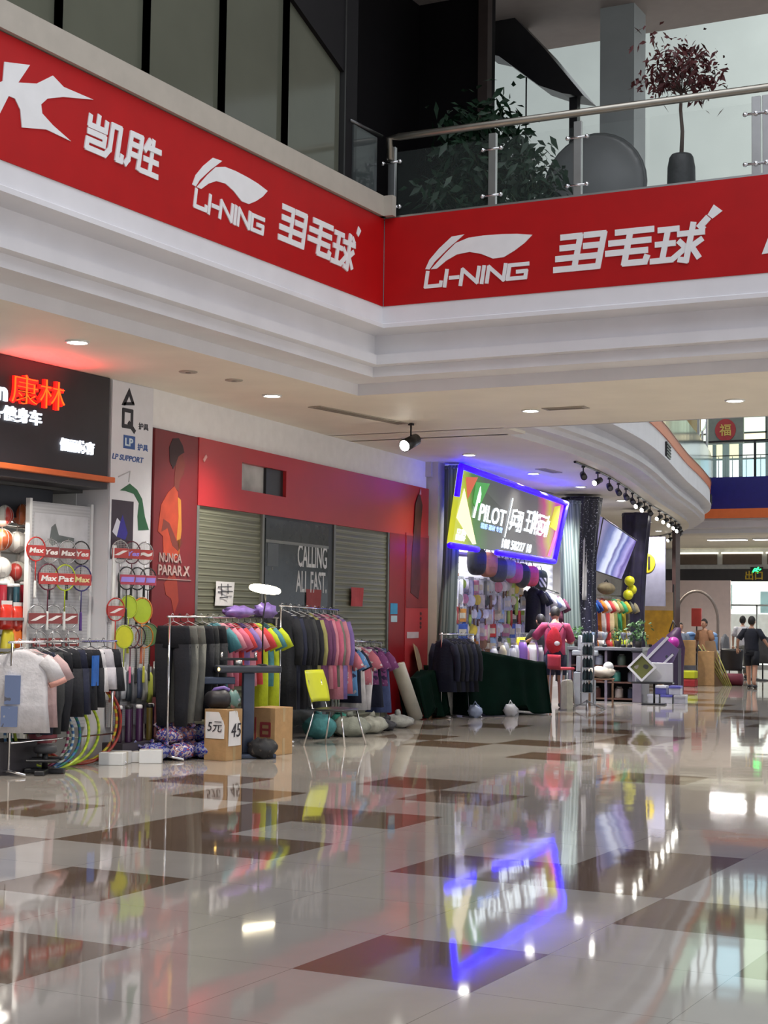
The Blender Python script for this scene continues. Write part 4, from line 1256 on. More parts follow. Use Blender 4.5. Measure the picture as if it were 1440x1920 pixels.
specs = [('shirt', cloth_white, 0.86, 'second pale T-shirt tucked behind the graphic one', 0.25), ('shirt', fab('cloth_blush', (0.5, 0.35, 0.35)), 0.84, 'blush pink T-shirt behind the white ones', 0.25), ('trousers', cloth_navy, 0.92, 'long navy trousers beside the pale T-shirts', 0.22),
         ('trousers', cloth_charcoal, 0.92, 'charcoal trousers between navy and black ones', 0.22), ('trousers', cloth_black, 0.9, 'long black trousers beside the charcoal pair', 0.22), ('shorts', cloth_black, 0.76, 'plain black shorts next to the long trousers', 0.22),
         ('shorts', cloth_navy, 0.74, 'navy black shorts near the middle', 0.22), ('shorts', cloth_black, 0.7, 'black shorts with a blue side stripe', 0.22), ('shorts', cloth_black, 0.68, 'black shorts beside the white striped pair', 0.22), ('shorts', cloth_white, 0.52, 'white and navy sports shorts near the rail end', 0.2),
         ('shorts', fab('cloth_pale', (0.5, 0.48, 0.52)), 0.5, 'pale grey sports shorts second from the rail end', 0.2), ('shorts', cloth_black, 0.52, 'last black shorts at the hoop end of the rail', 0.22)]
for k, (kd, mt, L, lab, W) in enumerate(specs):
    o = hang({'shirt': 't_shirt', 'trousers': 'trousers', 'shorts': 'shorts'}[kd], lab + ', front rail', {'shirt': 'T-shirt'}.get(kd, kd), kd, mt, (-10.48, 12.38 + 0.117 * k, 1.3), PI / 2 + random.uniform(0.1, 0.45), 'clothes on the front rail', L, W, 20 + k, k % 2)
    if 'blue side' in lab:
        MB().box(-0.07, -0.225, -0.45, 0.07, -0.205, -0.14).box(-0.07, 0.205, -0.45, 0.07, 0.225, -0.14).build('side_stripe', cloth_blue, o)
    if 'white and navy' in lab:
        MB().box(-0.065, -0.06, -0.5, 0.066, 0.0, -0.14).build('side_stripe', fab('cloth_royal', (0.02, 0.03, 0.14)), o)

# ---- rails in front of the red shop
t = tb('clothes_rail', 'clothes rail with grey trousers and bright T-shirts by the runner poster', 'clothes rail', -0.5, 0.6)
rail_rack('', 2.67, 1.57, t)
n0 = [('trousers', cloth_black, 1.2, 'black trousers at the near end of the rail'), ('trousers', cloth_grey, 1.17, 'grey jogging trousers, nearest to the hoops'), ('trousers', cloth_grey, 1.16, 'second grey jogging trousers'), ('trousers', cloth_black, 1.15, 'black trousers beside the grey pair'), ('trousers', cloth_charcoal, 1.13, 'dark trousers with grey piping'),
      ('trousers', cloth_black, 1.12, 'last black trousers before the T-shirts'), ('shirt', cloth_teal, 0.74, 'teal T-shirt beside the trousers'), ('shirt', cloth_pink, 0.74, 'dusty pink T-shirt behind the teal one'), ('shirt', cloth_rose, 0.72, 'rose T-shirt between pink and red'),
      ('shirt', cloth_red, 0.72, 'bright red T-shirt'), ('shirt', cloth_violet, 0.72, 'violet T-shirt'), ('shirt', cloth_pink, 0.73, 'salmon pink T-shirt near the ring lamp'), ('shirt', cloth_red, 0.72, 'orange red T-shirt beside the lime one'), ('shirt', cloth_lime, 0.98, 'long lime yellow T-shirt'),
      ('shirt', cloth_teal, 0.75, 'dark teal T-shirt between the lime ones'), ('shirt', cloth_lime, 1.0, 'lime yellow T-shirt at the end of the rail')]
for k, (kd, mt, L, lab) in enumerate(n0):
    x = -0.42 + (0.165 * k if k < 6 else 0.95 + 0.155 * (k - 6))
    o = tb({'shirt': 't_shirt', 'trousers': 'trousers'}[kd], lab + ', rail by the runner poster', {'shirt': 'T-shirt'}.get(kd, kd), x, 0.6, 1.57, random.uniform(-0.1, 0.3), 'clothes on the rail by the runner poster')
    hanger_mesh(0.18).build('hanger', HANGM[k % 2], o, smooth=True)
    garment(kd, mt, L * (1.0 if kd == 'trousers' else 1.12), 0.25 if kd == 'trousers' else 0.155, 50 + k).build('fabric', mt, o, smooth=True)
t = tb('crumpled_bag', 'crumpled violet plastic bag lying on top of the T-shirt rail', 'bag', 1.15, 0.6, 1.585)
MB().ball((0, 0, 0.05), (0.34, 0.12, 0.07), 22, 10, fn=lambda d: d * (1 + 0.22 * math.sin(9 * d.x + 5 * d.z) * math.cos(8 * d.y))).build('bag', M('violet_film', (0.22, 0.14, 0.42), 0.35, var=0.3, scale=9), t, smooth=True)
t = tb('crumpled_bag', 'small crumpled violet bag beside the ring lamp on the T-shirt rail', 'bag', 1.85, 0.6, 1.585)
MB().ball((0, 0, 0.07), (0.22, 0.12, 0.09), 22, 10, fn=lambda d: d * (1 + 0.25 * math.sin(7 * d.x + 6 * d.z) * math.cos(9 * d.y))).build('bag', M('violet_film', (0.22, 0.14, 0.42), 0.35, var=0.3, scale=9), t, smooth=True)

t = tb('clothes_rail', 'clothes rail with long black coats and pink jackets before the glass door', 'clothes rail', 2.3, 0.6)
rail_rack('', 1.75, 1.72, t, H2=1.68)
n1 = [('coat', cloth_black, 1.3, 'first long black coat'), ('coat', cloth_navy, 1.3, 'navy black long coat'), ('coat', cloth_black, 1.3, 'third long black coat'), ('coat', cloth_black, 1.28, 'fourth long black coat'), ('coat', cloth_charcoal, 1.28, 'charcoal long coat with grey piping'), ('coat', cloth_black, 1.27, 'last long black coat'),
      ('coat', cloth_olive, 1.15, 'khaki coat between black and plum ones'), ('coat', cloth_plum, 0.92, 'plum jacket'), ('coat', cloth_plum, 0.9, 'dark plum jacket'), ('coat', cloth_pink, 0.88, 'pale pink jacket'), ('coat', cloth_rose, 0.88, 'deep pink jacket'), ('coat', cloth_grey, 0.86, 'grey pink jacket'),
      ('coat', cloth_pink, 1.0, 'long pink jacket near the rail end'), ('coat', cloth_violet, 1.0, 'lilac jacket at the rail end')]
for k, (kd, mt, L, lab) in enumerate(n1):
    x = 2.36 + 0.125 * k
    o = tb('coat' if k < 7 else 'jacket', lab + ' on the rail before the glass door', 'coat' if k < 7 else 'jacket', x, 0.6, 1.72 - 0.003 * k, random.uniform(-0.1, 0.25), 'coats on the rail before the glass door')
    hanger_mesh(0.18).build('hanger', HANGM[k % 2], o, smooth=True)
    garment(kd, mt, L * (1.0 if k < 7 else 1.2), 0.175, 80 + k).build('fabric', mt, o, smooth=True)
t = tb('clothes_rail', 'low clothes rail with patterned tops and skirts before the far shutter', 'clothes rail', 4.15, 0.6)
rail_rack('', 1.5, 1.27, t, H2=1.22)
flo1 = MP('print_blue_floral', [(0.02, 0.03, 0.09), (0.1, 0.25, 0.5), (0.4, 0.4, 0.5)], 16, 0.8)
flo2 = MP('print_purple_floral', [(0.03, 0.01, 0.06), (0.2, 0.05, 0.18), (0.35, 0.2, 0.35)], 15, 0.8)
flo3 = MP('print_white_pink', [(0.6, 0.5, 0.52), (0.5, 0.15, 0.2), (0.65, 0.6, 0.6)], 13, 0.8)
n2 = [('shirt', flo3, 0.72, 'pink flowered top'), ('shirt', flo1, 0.75, 'blue flowered top'), ('shirt', cloth_navy, 0.85, 'navy top with white lettering'), ('skirt', cloth_white, 0.95, 'long white skirt'), ('shirt', flo3, 0.6, 'white and pink print blouse'), ('trousers', cloth_white, 0.95, 'white trousers'),
      ('shirt', flo2, 0.6, 'purple flowered blouse'), ('skirt', cloth_navy, 0.92, 'navy skirt'), ('shirt', flo2, 0.62, 'dark purple print top'), ('skirt', fab('cloth_denim', (0.08, 0.11, 0.26)), 1.0, 'denim blue skirt at the end')]
for k, (kd, mt, L, lab) in enumerate(n2):
    x = 4.2 + 0.155 * k
    nm = {'shirt': 'blouse', 'skirt': 'skirt', 'trousers': 'trousers'}[kd]
    o = tb(nm, lab + ' on the low rail before the far shutter', nm, x, 0.6, 1.265 - 0.005 * k, random.uniform(-0.1, 0.3), 'clothes on the low rail')
    hanger_mesh(0.16).build('hanger', HANGM[k % 2], o, smooth=True)
    garment(kd, mt, L, 0.17, 110 + k).build('fabric', mt, o, smooth=True)

# ================================================================ things standing on the floor here
# hula hoops
hoopm = [MW('hoop_lime', (0.5, 0.6, 0.03), (0.35, 0.5, 0.02), 6, 'Z', 0.3), MW('hoop_green', (0.02, 0.2, 0.12), (0.03, 0.12, 0.3), 5, 'Z', 0.3), MW('hoop_blue', (0.03, 0.12, 0.28), (0.5, 0.55, 0.5), 5, 'Z', 0.3), MW('hoop_red', (0.35, 0.02, 0.02), (0.3, 0.05, 0.02), 5, 'Z', 0.3),
         MW('hoop_plum', (0.2, 0.01, 0.06), (0.4, 0.4, 0.35), 5, 'Z', 0.3), MW('hoop_cream', (0.55, 0.55, 0.45), (0.1, 0.25, 0.15), 5, 'Z', 0.3), MW('hoop_yellow', (0.6, 0.5, 0.02), (0.5, 0.1, 0.02), 4, 'Z', 0.3)]
hl = ['lime green hoop in front, nearest to the viewer', 'dark green and navy hoop', 'blue and white banded hoop', 'red hoop at the back of the row', 'plum and white hoop', 'cream and green hoop', 'yellow and red hoop around the rest']
hs = [(13.02, -10.5, 0.385, 0), (12.95, -10.53, 0.36, 1), (12.88, -10.55, 0.35, 2), (13.62, -10.63, 0.46, 3), (12.82, -10.58, 0.36, 4), (12.91, -10.6, 0.33, 5), (13.6, -10.68, 0.47, 6), (13.4, -10.66, 0.38, 0)]
for k, (y, x, R_, mi) in enumerate(hs):
    lab = hl[mi] if k < 7 else 'lime hoop leaning between the green and the red ones'
    t = thing('hula_hoop', lab + ', below the front rail', 'hoop', (x, y - 0.12, 0.0), 0.95, 'hula hoops below the front rail')
    lean = 0.22
    MB().tube([(R_ * math.cos(a), R_ * (1 + math.sin(a)) * math.sin(lean), 0.016 + R_ * (1 + math.sin(a)) * math.cos(lean)) for a in [2 * PI * q / 44 for q in range(44)]], 0.016, 8, closed=True).build('hoop', hoopm[mi], t, smooth=True)
# shuttlecock tubes on a low plinth
t = thing('low_plinth', 'low dark plinth carrying the row of shuttlecock tubes at the pillar foot', 'plinth', (-10.62, 14.62, 0))
MB().box(-0.12, -0.62, 0, 0.16, 0.62, 0.2).build('body', M('plinth_dark', (0.06, 0.05, 0.06), 0.5), t, bevel=0.006)
tubem = [M('tube_wine', (0.03, 0.006, 0.022), 0.3), M('tube_violet', (0.045, 0.012, 0.05), 0.3), M('tube_gold', (0.1, 0.07, 0.015), 0.3), M('tube_blue', (0.03, 0.06, 0.16), 0.3)]
for k in range(11):
    y = 14.08 + 0.098 * k
    mi = [0, 1, 0, 1, 0, 2, 1, 0, 3, 0, 3][k]
    nm = ['dark wine', 'violet', 'black and gold', 'dark blue'][mi]
    t = thing('shuttle_tube', '%s shuttlecock tube, %s from the front of the row on the plinth' % (nm, ORD[k]), 'tube', (-10.58 + 0.05 * (k % 2), y, 0.2), 0, 'shuttlecock tubes on the plinth')
    MB().lathe([(0.034, 0), (0.036, 0.01), (0.036, 0.37), (0.034, 0.375)], n=12).build('tube', tubem[mi], t, smooth=True)
    MB().lathe([(0.038, 0.36), (0.038, 0.39), (0.03, 0.4)], n=12).build('cap', black_plastic if k % 3 else white_plastic, t, smooth=True)
for k, c in enumerate(((0.45, 0.5, 0.5), (0.08, 0.3, 0.12), (0.1, 0.25, 0.45), (0.5, 0.52, 0.52))):
    t = thing('shuttle_tube', '%s striped shuttlecock tube in the bright bundle at the end of the plinth' % ['silver white', 'green', 'blue', 'pale grey'][k], 'tube', (-10.6 + 0.08 * (k % 2), 15.16 + 0.08 * (k // 2), 0.2 if k < 2 else 0.2), 0, 'bright tubes at the plinth end')
    MB().lathe([(0.036, 0), (0.038, 0.01), (0.038, 0.42), (0.036, 0.43)], n=12).build('tube', MW('tube_stripe_%d' % k, c, (0.5, 0.55, 0.55), 8, 'Z', 0.3), t, smooth=True)
    MB().lathe([(0.04, 0.42), (0.04, 0.445), (0.03, 0.45)], n=12).build('cap', white_plastic, t, smooth=True)
t = thing('low_plinth', 'small white block under the bright striped tubes', 'plinth', (-10.56, 15.2, 0))
MB().box(-0.1, -0.1, 0, 0.12, 0.14, 0.2).build('body', white_plastic, t, bevel=0.006)
# knee sleeves and gloves hung in packs above the tubes
for k in range(10):
    y = 14.05 + 0.1 * k
    c = [(0.6, 0.6, 0.6), (0.5, 0.2, 0.18), (0.05, 0.05, 0.06), (0.55, 0.57, 0.6), (0.04, 0.05, 0.06), (0.12, 0.12, 0.13), (0.1, 0.12, 0.2), (0.5, 0.5, 0.45), (0.5, 0.55, 0.1), (0.1, 0.1, 0.1)][k]
    nm = ['white', 'salmon', 'black', 'silver', 'jet black', 'charcoal', 'slate blue', 'cream', 'lime', 'dark grey'][k]
    t = thing('accessory_pack', '%s sports accessory pack hanging low on the pillar, above the shuttlecock tubes' % nm, 'pack', (-10.74, y, 1.02 - 0.03 * (k % 3)), 0.25, 'packs above the tubes')
    t.scale = (1.5, 1.3, 1.3)
    MB().loft([(0, 0, -0.28, 0.02, 0.035), (0, 0, -0.2, 0.026, 0.042), (0, 0, -0.05, 0.02, 0.042), (0, 0, -0.02, 0.006, 0.042)], 10).build('pack', M('pack_%d' % k, c, 0.35), t, smooth=True)
    MB().box(-0.003, -0.04, -0.03, 0.003, 0.04, 0.03).build('header_card', white_plastic, t)
# white boxes on the floor
for k, (px, w, d_, h, lab) in enumerate((((-10.42, 13.82), 0.26, 0.34, 0.13, 'low white carton on the floor beside the hoops'), ((-10.2, 14.16), 0.24, 0.22, 0.14, 'second low white carton beside the bag heap'), ((-10.48, 14.08), 0.3, 0.2, 0.11, 'flat white carton behind the other two on the floor'), ((-10.5, 13.95), 0.5, 0.1, 0.0, ''))[:3]):
    t = thing('carton', lab, 'box', (px[0], px[1], 0), 0.35 + 0.2 * k, 'white cartons on the floor')
    MB().box(-w / 2, -d_ / 2, 0, w / 2, d_ / 2, h).build('body', white_plastic, t, bevel=0.006)
    MB().box(-w / 2 - 0.004, -0.03, 0.01, w / 2 + 0.004, 0.03, h + 0.003).build('tape', M('tape_clear', (0.6, 0.55, 0.45), 0.3), t)
# heap of bagged balls and toys
hm_ = [MP('bagged_blue', [(0.02, 0.03, 0.2), (0.3, 0.3, 0.42), (0.03, 0.05, 0.3), (0.4, 0.12, 0.12)], 26, 0.25), MP('bagged_red', [(0.35, 0.06, 0.06), (0.05, 0.06, 0.28), (0.5, 0.4, 0.42), (0.3, 0.08, 0.06)], 28, 0.25), MP('bagged_white', [(0.4, 0.4, 0.46), (0.06, 0.07, 0.25), (0.35, 0.15, 0.15), (0.4, 0.38, 0.42)], 25, 0.25)]
hr = random.Random(5)
pos = [(-10.32, 14.4, 0), (-10.14, 14.62, 0), (-10.2, 14.88, 0), (-10.1, 15.1, 0), (-10.4, 14.72, 0), (-10.38, 15.0, 0), (-10.32, 15.28, 0), (-10.28, 14.6, 0.17), (-10.28, 14.88, 0.18), (-10.26, 15.12, 0.17), (-10.46, 15.24, 0.16), (-10.4, 14.84, 0.28), (-9.98, 14.9, 0), (-10.06, 15.32, 0)]
for k, (x, y, z) in enumerate(pos):
    nm = ['blue and white', 'red and white', 'white and grey'][k % 3]
    t = thing('goods_bag', '%s bag of small balls, %s in the heap before the runner poster' % (nm, ORD[k]), 'bag', (x, y, z), hr.uniform(0, 6), 'heap of goods bags')
    MB().ball((0, 0, 0.095), (0.17, 0.145, 0.095), 18, 10, fn=lambda d: d * (1 + 0.12 * math.sin(8 * d.x + k) * math.cos(7 * d.y + 4 * d.z))).build('bag', hm_[k % 3], t, smooth=True)
    MB().tube([(0.14, 0, 0.14), (0.2, 0.02, 0.17), (0.23, 0.03, 0.2)], [0.02, 0.012, 0.03], 7).build('knot', hm_[k % 3], t, smooth=True)
# dark exercise base and pink stool under the front rail
t = thing('step_trainer', 'black pedal trainer on the floor under the front clothes rail', 'trainer', (-10.38, 12.62, 0), 0.5)
MB().box(-0.2, -0.05, 0, 0.2, 0.05, 0.05).box(-0.05, -0.3, 0, 0.05, 0.3, 0.05).build('base', black_plastic, t, bevel=0.01)
MB().tube([(0, 0, 0.05), (0, 0, 0.24)], 0.03, 10).build('post', black_metal, t, smooth=True)
for s_ in (-1, 1):
    MB().box(-0.16, s_ * 0.14 - 0.06, 0.12, 0.16, s_ * 0.14 + 0.06, 0.15).build('pedal', black_plastic, t, bevel=0.012)
MB().lathe([(0.1, 0.2), (0.12, 0.22), (0.12, 0.26), (0.08, 0.28)], n=16).build('flywheel', M('dark_grey', (0.06, 0.06, 0.065), 0.5), t, smooth=True)
t = thing('massage_stool', 'small round stool with a dusty pink top under the front rail', 'stool', (-10.62, 12.86, 0))
MB().lathe([(0.14, 0.28), (0.15, 0.3), (0.15, 0.36), (0.12, 0.38)], n=18).build('seat', MP('stool_pink', [(0.4, 0.28, 0.27), (0.35, 0.08, 0.1), (0.45, 0.35, 0.33)], 9), t, smooth=True)
MB().lathe([(0.05, 0.0), (0.05, 0.28)], n=12).build('column', M('stool_grey', (0.4, 0.4, 0.4), 0.5), t, smooth=True)
MB().lathe([(0.14, 0.0), (0.14, 0.02), (0.06, 0.04)], n=16).build('base', M('stool_grey', (0.4, 0.4, 0.4), 0.5), t, smooth=True)
t = thing('storage_crate', 'dark low crate on the floor behind the front clothes rail', 'crate', (-10.75, 12.35, 0))
MB().box(-0.2, -0.35, 0, 0.2, 0.35, 0.03).box(-0.2, -0.35, 0.03, -0.17, 0.35, 0.32).box(0.17, -0.35, 0.03, 0.2, 0.35, 0.32).box(-0.17, -0.35, 0.03, 0.17, -0.32, 0.32).box(-0.17, 0.32, 0.03, 0.17, 0.35, 0.32).build('body', M('crate_dark', (0.04, 0.035, 0.04), 0.5), t)

# ---- racket stringing machine with its ring lamp
t = thing('stringing_machine', 'blue grey racket stringing machine on a column behind the price boxes', 'machine', (-9.72, 15.32, 0), 0.75)
bg = M('blue_grey_metal', (0.045, 0.06, 0.1), 0.4, 0.2)
MB().box(-0.3, -0.2, 0, 0.3, 0.2, 0.05).build('base', bg, t, bevel=0.012)
MB().box(-0.065, -0.06, 0.05, 0.065, 0.06, 0.95).build('column', bg, t, bevel=0.01)
MB().box(-0.38, -0.13, 0.95, 0.36, 0.13, 1.03).build('tool_tray', M('tray_slate', (0.035, 0.04, 0.055), 0.4), t, bevel=0.02)
MB().box(-0.56, -0.07, 0.82, -0.16, 0.07, 0.9).build('tension_head', bg, t, bevel=0.012)
MB().tube([(-0.12, 0, 1.03), (-0.12, 0, 1.09)], 0.05, 14).build('turntable', steel, t, smooth=True)
MB().box(-0.33, -0.02, 1.085, 0.1, 0.02, 1.115).build('cradle_bar', black_metal, t, bevel=0.004)
for x in (-0.31, 0.08):
    MB().tube([(x, 0, 1.1), (x, 0, 1.18)], 0.016, 8).build('clamp_post', chrome, t, smooth=True)
MB().ball((-0.36, -0.135, 0.99), (0.014, 0.006, 0.02), 8, 6).build('indicator', E('amber_led', (1.0, 0.6, 0.15), 6), t)
t = thing('ring_lamp', 'bright glowing oval ring lamp on a thin pole above the stringing machine', 'lamp', (-9.6, 15.42, 1.03), 0.3)
MB().lathe([(0.06, 0), (0.06, 0.012), (0.02, 0.02)], n=14).build('base', black_metal, t, smooth=True)
MB().tube([(0, 0, 0.0), (0, 0, 0.55), (0.02, 0.02, 0.72), (0.0, 0.06, 0.84)], 0.009, 7).build('pole', black_metal, t, smooth=True)
MB().tube([(0.155 * math.cos(a), 0.06 + 0.155 * math.sin(a), 0.865 + 0.035 * math.sin(a - 0.9)) for a in [2 * PI * q / 36 for q in range(36)]], 0.027, 10, closed=True).build('ring', E('lamp_warm_white', (1.0, 0.88, 0.62), 16), t, smooth=True)
MB().box(-0.02, 0.03, 0.84, 0.02, 0.22, 0.855).build('bracket', black_metal, t)
# price boxes
def carton(label, loc, rz, w, d, h, mat=cardboard):
    t = thing('cardboard_box', label, 'box', loc, rz)
    MB().box(-w / 2, -d / 2, 0, w / 2, d / 2, h).build('body', mat, t, bevel=0.005)
    MB().box(-w / 2 - 0.002, -0.025, h * 0.7, w / 2 + 0.002, 0.025, h + 0.002).box(-w / 2 - 0.002, -0.025, 0.0, w / 2 + 0.002, 0.025, h * 0.35).build('tape', M('tape_tan', (0.4, 0.28, 0.14), 0.3), t)
    return t


t = carton('tall cardboard box with two handwritten price papers, in front of the stringing machine', (-9.78, 14.92, 0), -0.03, 0.3, 0.3, 0.56)
for q, (o_, u_, tx, z0, ww, hh) in enumerate(((FR((-0.13, -0.1535, 0.24), (1, 0, 0), (0, 0, 1)), 0, '5元', 0.24, 0.25, 0.29), (FR((0.1535, -0.12, 0.16), (0, 1, 0), (0, 0, 1)), 0, '45', 0.16, 0.24, 0.38))):
    p = MB().grid(lambda a, b: o_(ww * a, hh * b, 0.006 * math.sin(3 * a + 2 * b)), 5, 4).build('price_paper', paper, t, thick=0.002)
    MB().text(tx, lambda a, b, c=0.0: o_(0.03 + a, hh * 0.25 + b, 0.012 + c), ww * 0.75, hh * 0.4, 0.002, shear=0.15).build('handwriting', ink, p)
t = carton('big plain cardboard box with a dark red printed mark beside the stringing machine', (-9.72, 15.86, 0), -0.06, 0.32, 0.36, 0.54)
fm_ = FR((-0.03, -0.1825, 0.2), (1, 0, 0), (0, 0, 1))
MB().stroke([(0.0, 0.02), (0.12, 0.02), (0.12, 0.16), (0.0, 0.16), (0.0, 0.02)], 0.03, 0.003, fm_).stroke([(0.02, 0.09), (0.1, 0.09)], 0.025, 0.003, fm_).stroke([(-0.08, -0.03), (-0.08, 0.22)], 0.02, 0.003, fm_).build('red_mark', M('print_dark_red', (0.25, 0.03, 0.03), 0.6), t)
t = thing('sports_bag', 'black and violet bag with a pale plush cover lying on the tall price box', 'bag', (-9.8, 14.95, 0.562), 0.4)
MB().ball((-0.05, 0, 0.1), (0.17, 0.13, 0.11), 20, 12, fn=lambda d: d * (1 + 0.07 * math.sin(6 * d.x + 3 * d.y))).build('body', M('bag_black', (0.02, 0.018, 0.022), 0.5), t, smooth=True)
MB().ball((0.1, 0.02, 0.1), (0.08, 0.09, 0.1), 16, 10, fn=lambda d: d * (1 + 0.12 * math.sin(9 * d.x + 5 * d.z))).build('cover', MP('plush_print', [(0.35, 0.35, 0.4), (0.12, 0.22, 0.2), (0.4, 0.25, 0.25)], 14), t, smooth=True)
MB().tube([(-0.16, 0, 0.14), (-0.1, -0.02, 0.21), (0.0, -0.02, 0.23), (0.06, 0, 0.2)], 0.02, 8).build('handle', M('violet_film', (0.22, 0.14, 0.42), 0.35), t, smooth=True)
t = thing('cable_bag', 'crumpled black bag on the floor between the two cardboard boxes', 'bag', (-9.5, 15.28, 0), 0.4)
MB().ball((0, 0, 0.11), (0.16, 0.13, 0.115), 18, 12, fn=lambda d: d * (1 + 0.2 * math.sin(7 * d.x + 4 * d.z) * math.cos(6 * d.y))).build('body', MP('bag_dark_print', [(0.01, 0.01, 0.012), (0.02, 0.02, 0.022), (0.09, 0.075, 0.065)], 16), t, smooth=True)
# chair
t = thing('chair', 'chair with yellow back shell, black seat and thin chrome legs before the coats', 'chair', (-9.77, 17.42, 0), -PI / 2)
# local: sits facing +y (world +x); local x runs along world -y
MB().ball((0, 0.02, 0.44), (0.27, 0.25, 0.028), 24, 8, fn=lambda d: Vector((math.copysign(abs(d.x) ** 0.6, d.x), math.copysign(abs(d.y) ** 0.6, d.y), d.z))).build('seat', M('seat_black', (0.02, 0.02, 0.024), 0.35), t, smooth=True)
MB().grid(lambda a, b: Vector(((a - 0.5) * (0.44 + 0.06 * math.sin(b * PI)), -0.20 - 0.11 * b - 0.05 * (1 - (2 * a - 1) ** 2), 0.53 + 0.39 * b)), 10, 8).build('back_shell', M('shell_yellow', (0.5, 0.52, 0.015), 0.35, var=0.04), t, smooth=True, thick=0.014)
for sx in (-1, 1):
    MB().tube([(sx * 0.2, 0.2, 0.42), (sx * 0.27, 0.30, 0.0)], 0.011, 8).build('leg', chrome, t, smooth=True)
    MB().tube([(sx * 0.2, -0.18, 0.42), (sx * 0.27, -0.28, 0.0)], 0.011, 8).build('leg', chrome, t, smooth=True)
    MB().tube([(sx * 0.18, -0.1, 0.42), (sx * 0.18, -0.22, 0.45), (sx * 0.17, -0.27, 0.62), (sx * 0.16, -0.3, 0.8)], 0.011, 8).build('back_stay', chrome, t, smooth=True)
# soft goods on the floor behind the chair
sg = [('teal cloth bag on the floor under the long black coats', 3.3, 0.7, (0.28, 0.2, 0.16), (0.03, 0.14, 0.15)), ('green cloth bundle behind the yellow chair', 3.9, 0.75, (0.2, 0.16, 0.15), (0.02, 0.16, 0.12)), ('grey mesh sack on the floor behind the yellow chair', 3.75, 0.95, (0.26, 0.18, 0.14), (0.17, 0.18, 0.15)),
      ('pale grey bundle on the floor under the low rail', 4.5, 0.95, (0.3, 0.18, 0.12), (0.26, 0.26, 0.22)), ('dark shoe bag under the patterned skirts', 5.1, 0.9, (0.24, 0.13, 0.08), (0.03, 0.03, 0.035)), ('white and grey parcel on the floor near the leaning roll', 5.7, 0.85, (0.24, 0.16, 0.1), (0.3, 0.3, 0.28))]
for k, (lab, u, d_, r3, c) in enumerate(sg):
    t = tb('cloth_bundle', lab, 'bundle', u, d_, 0, k, 'soft bundles on the floor')
    MB().ball((0, 0, r3[2] * 0.95), r3, 20, 12, fn=lambda d: d * (1 + 0.13 * math.sin(6 * d.x + k) * math.cos(7 * d.y + 3 * d.z))).build('cloth', M('bundle_%d' % k, c, 0.8, var=0.3, scale=8, bump=0.3), t, smooth=True)
    MB().tube([(0, 0, r3[2] * 1.8), (0.03, 0.0, r3[2] * 2.05), (0.0, 0.05, r3[2] * 2.2)], [0.05, 0.025, 0.05], 8).build('tie', M('bundle_%d' % k, c, 0.8), t, smooth=True)
t = tb('leaning_roll', 'cream rolled mat leaning against the deep red pilaster', 'mat', 7.35, 0.32)
MB().tube([(0.25, -0.1, 0.02), (0.0, 0.12, 0.86)], 0.11, 18).build('roll', M('cream_vinyl', (0.45, 0.43, 0.35), 0.6), t, smooth=True)
MB().tube([(0.255, -0.105, 0.0), (0.25, -0.1, 0.03)], 0.095, 18).build('roll_end', M('cream_dark', (0.3, 0.28, 0.22), 0.7), t, smooth=True)
for (u, d_, lean, w, h, lab, c) in ((8.35, 0.2, 0.25, 0.5, 0.85, 'tan cardboard sheet leaning by the beige pillar, topmost at the junk corner', (0.36, 0.26, 0.15)), (8.15, 0.36, 0.3, 0.4, 0.6, 'darker cardboard sheet leaning in front of the tan one', (0.25, 0.15, 0.07))):
    t = tb('cardboard_sheet', lab, 'cardboard', u, d_, 0.0 if h < 0.7 else 0.32, 0.2)
    t.location.x += 0.12
    MB().box(-w / 2, 0, 0, w / 2, 0.012, h).build('sheet', M('sheet_%d' % int(h * 100), c, 0.8, var=0.15), t)
    t.rotation_euler = (-lean, 0.18 if h > 0.7 else -0.1, RB + 0.2)
t = tb('newspaper_stack', 'bundle of old papers and white sacks piled at the foot of the beige pillar', 'bundle', 8.9, 0.42)
MB().box(-0.22, -0.16, 0.0, 0.22, 0.18, 0.6).build('papers', M('old_paper', (0.38, 0.36, 0.32), 0.8, var=0.4, scale=10), t, bevel=0.03)
MB().ball((0.05, 0, 0.72), (0.28, 0.2, 0.16), 20, 12, fn=lambda d: d * (1 + 0.15 * math.sin(7 * d.x) * math.cos(6 * d.y + 5 * d.z))).build('sack', M('old_sack', (0.42, 0.4, 0.37), 0.8, var=0.2), t, smooth=True)

# ================================================================ people
def skin_body(name, joints, bones, mat, parent, head=None, hands=None, sub=2):
    me = bpy.data.meshes.new(name)
    keys = list(joints)
    me.from_pydata([joints[k][0] for k in keys], [(keys.index(a), keys.index(b)) for a, b in bones], [])
    o = bpy.data.objects.new(name, me)
    C.objects.link(o)
    md = o.modifiers.new('skin', 'SKIN')
    for i, k in enumerate(keys):
        r = joints[k][1]
        me.skin_vertices[0].data[i].radius = r if isinstance(r, tuple) else (r, r)
        me.skin_vertices[0].data[i].use_root = (k == 'pelvis')
    s = o.modifiers.new('smooth', 'SUBSURF'); s.levels = sub; s.render_levels = sub
    dg = bpy.context.evaluated_depsgraph_get()
    ev = bpy.data.meshes.new_from_object(o.evaluated_get(dg))
    mb = MB()
    mb.add([tuple(v.co) for v in ev.vertices], [tuple(p.vertices) for p in ev.polygons])
    bpy.data.objects.remove(o); bpy.data.meshes.remove(me); bpy.data.meshes.remove(ev)
    return mb


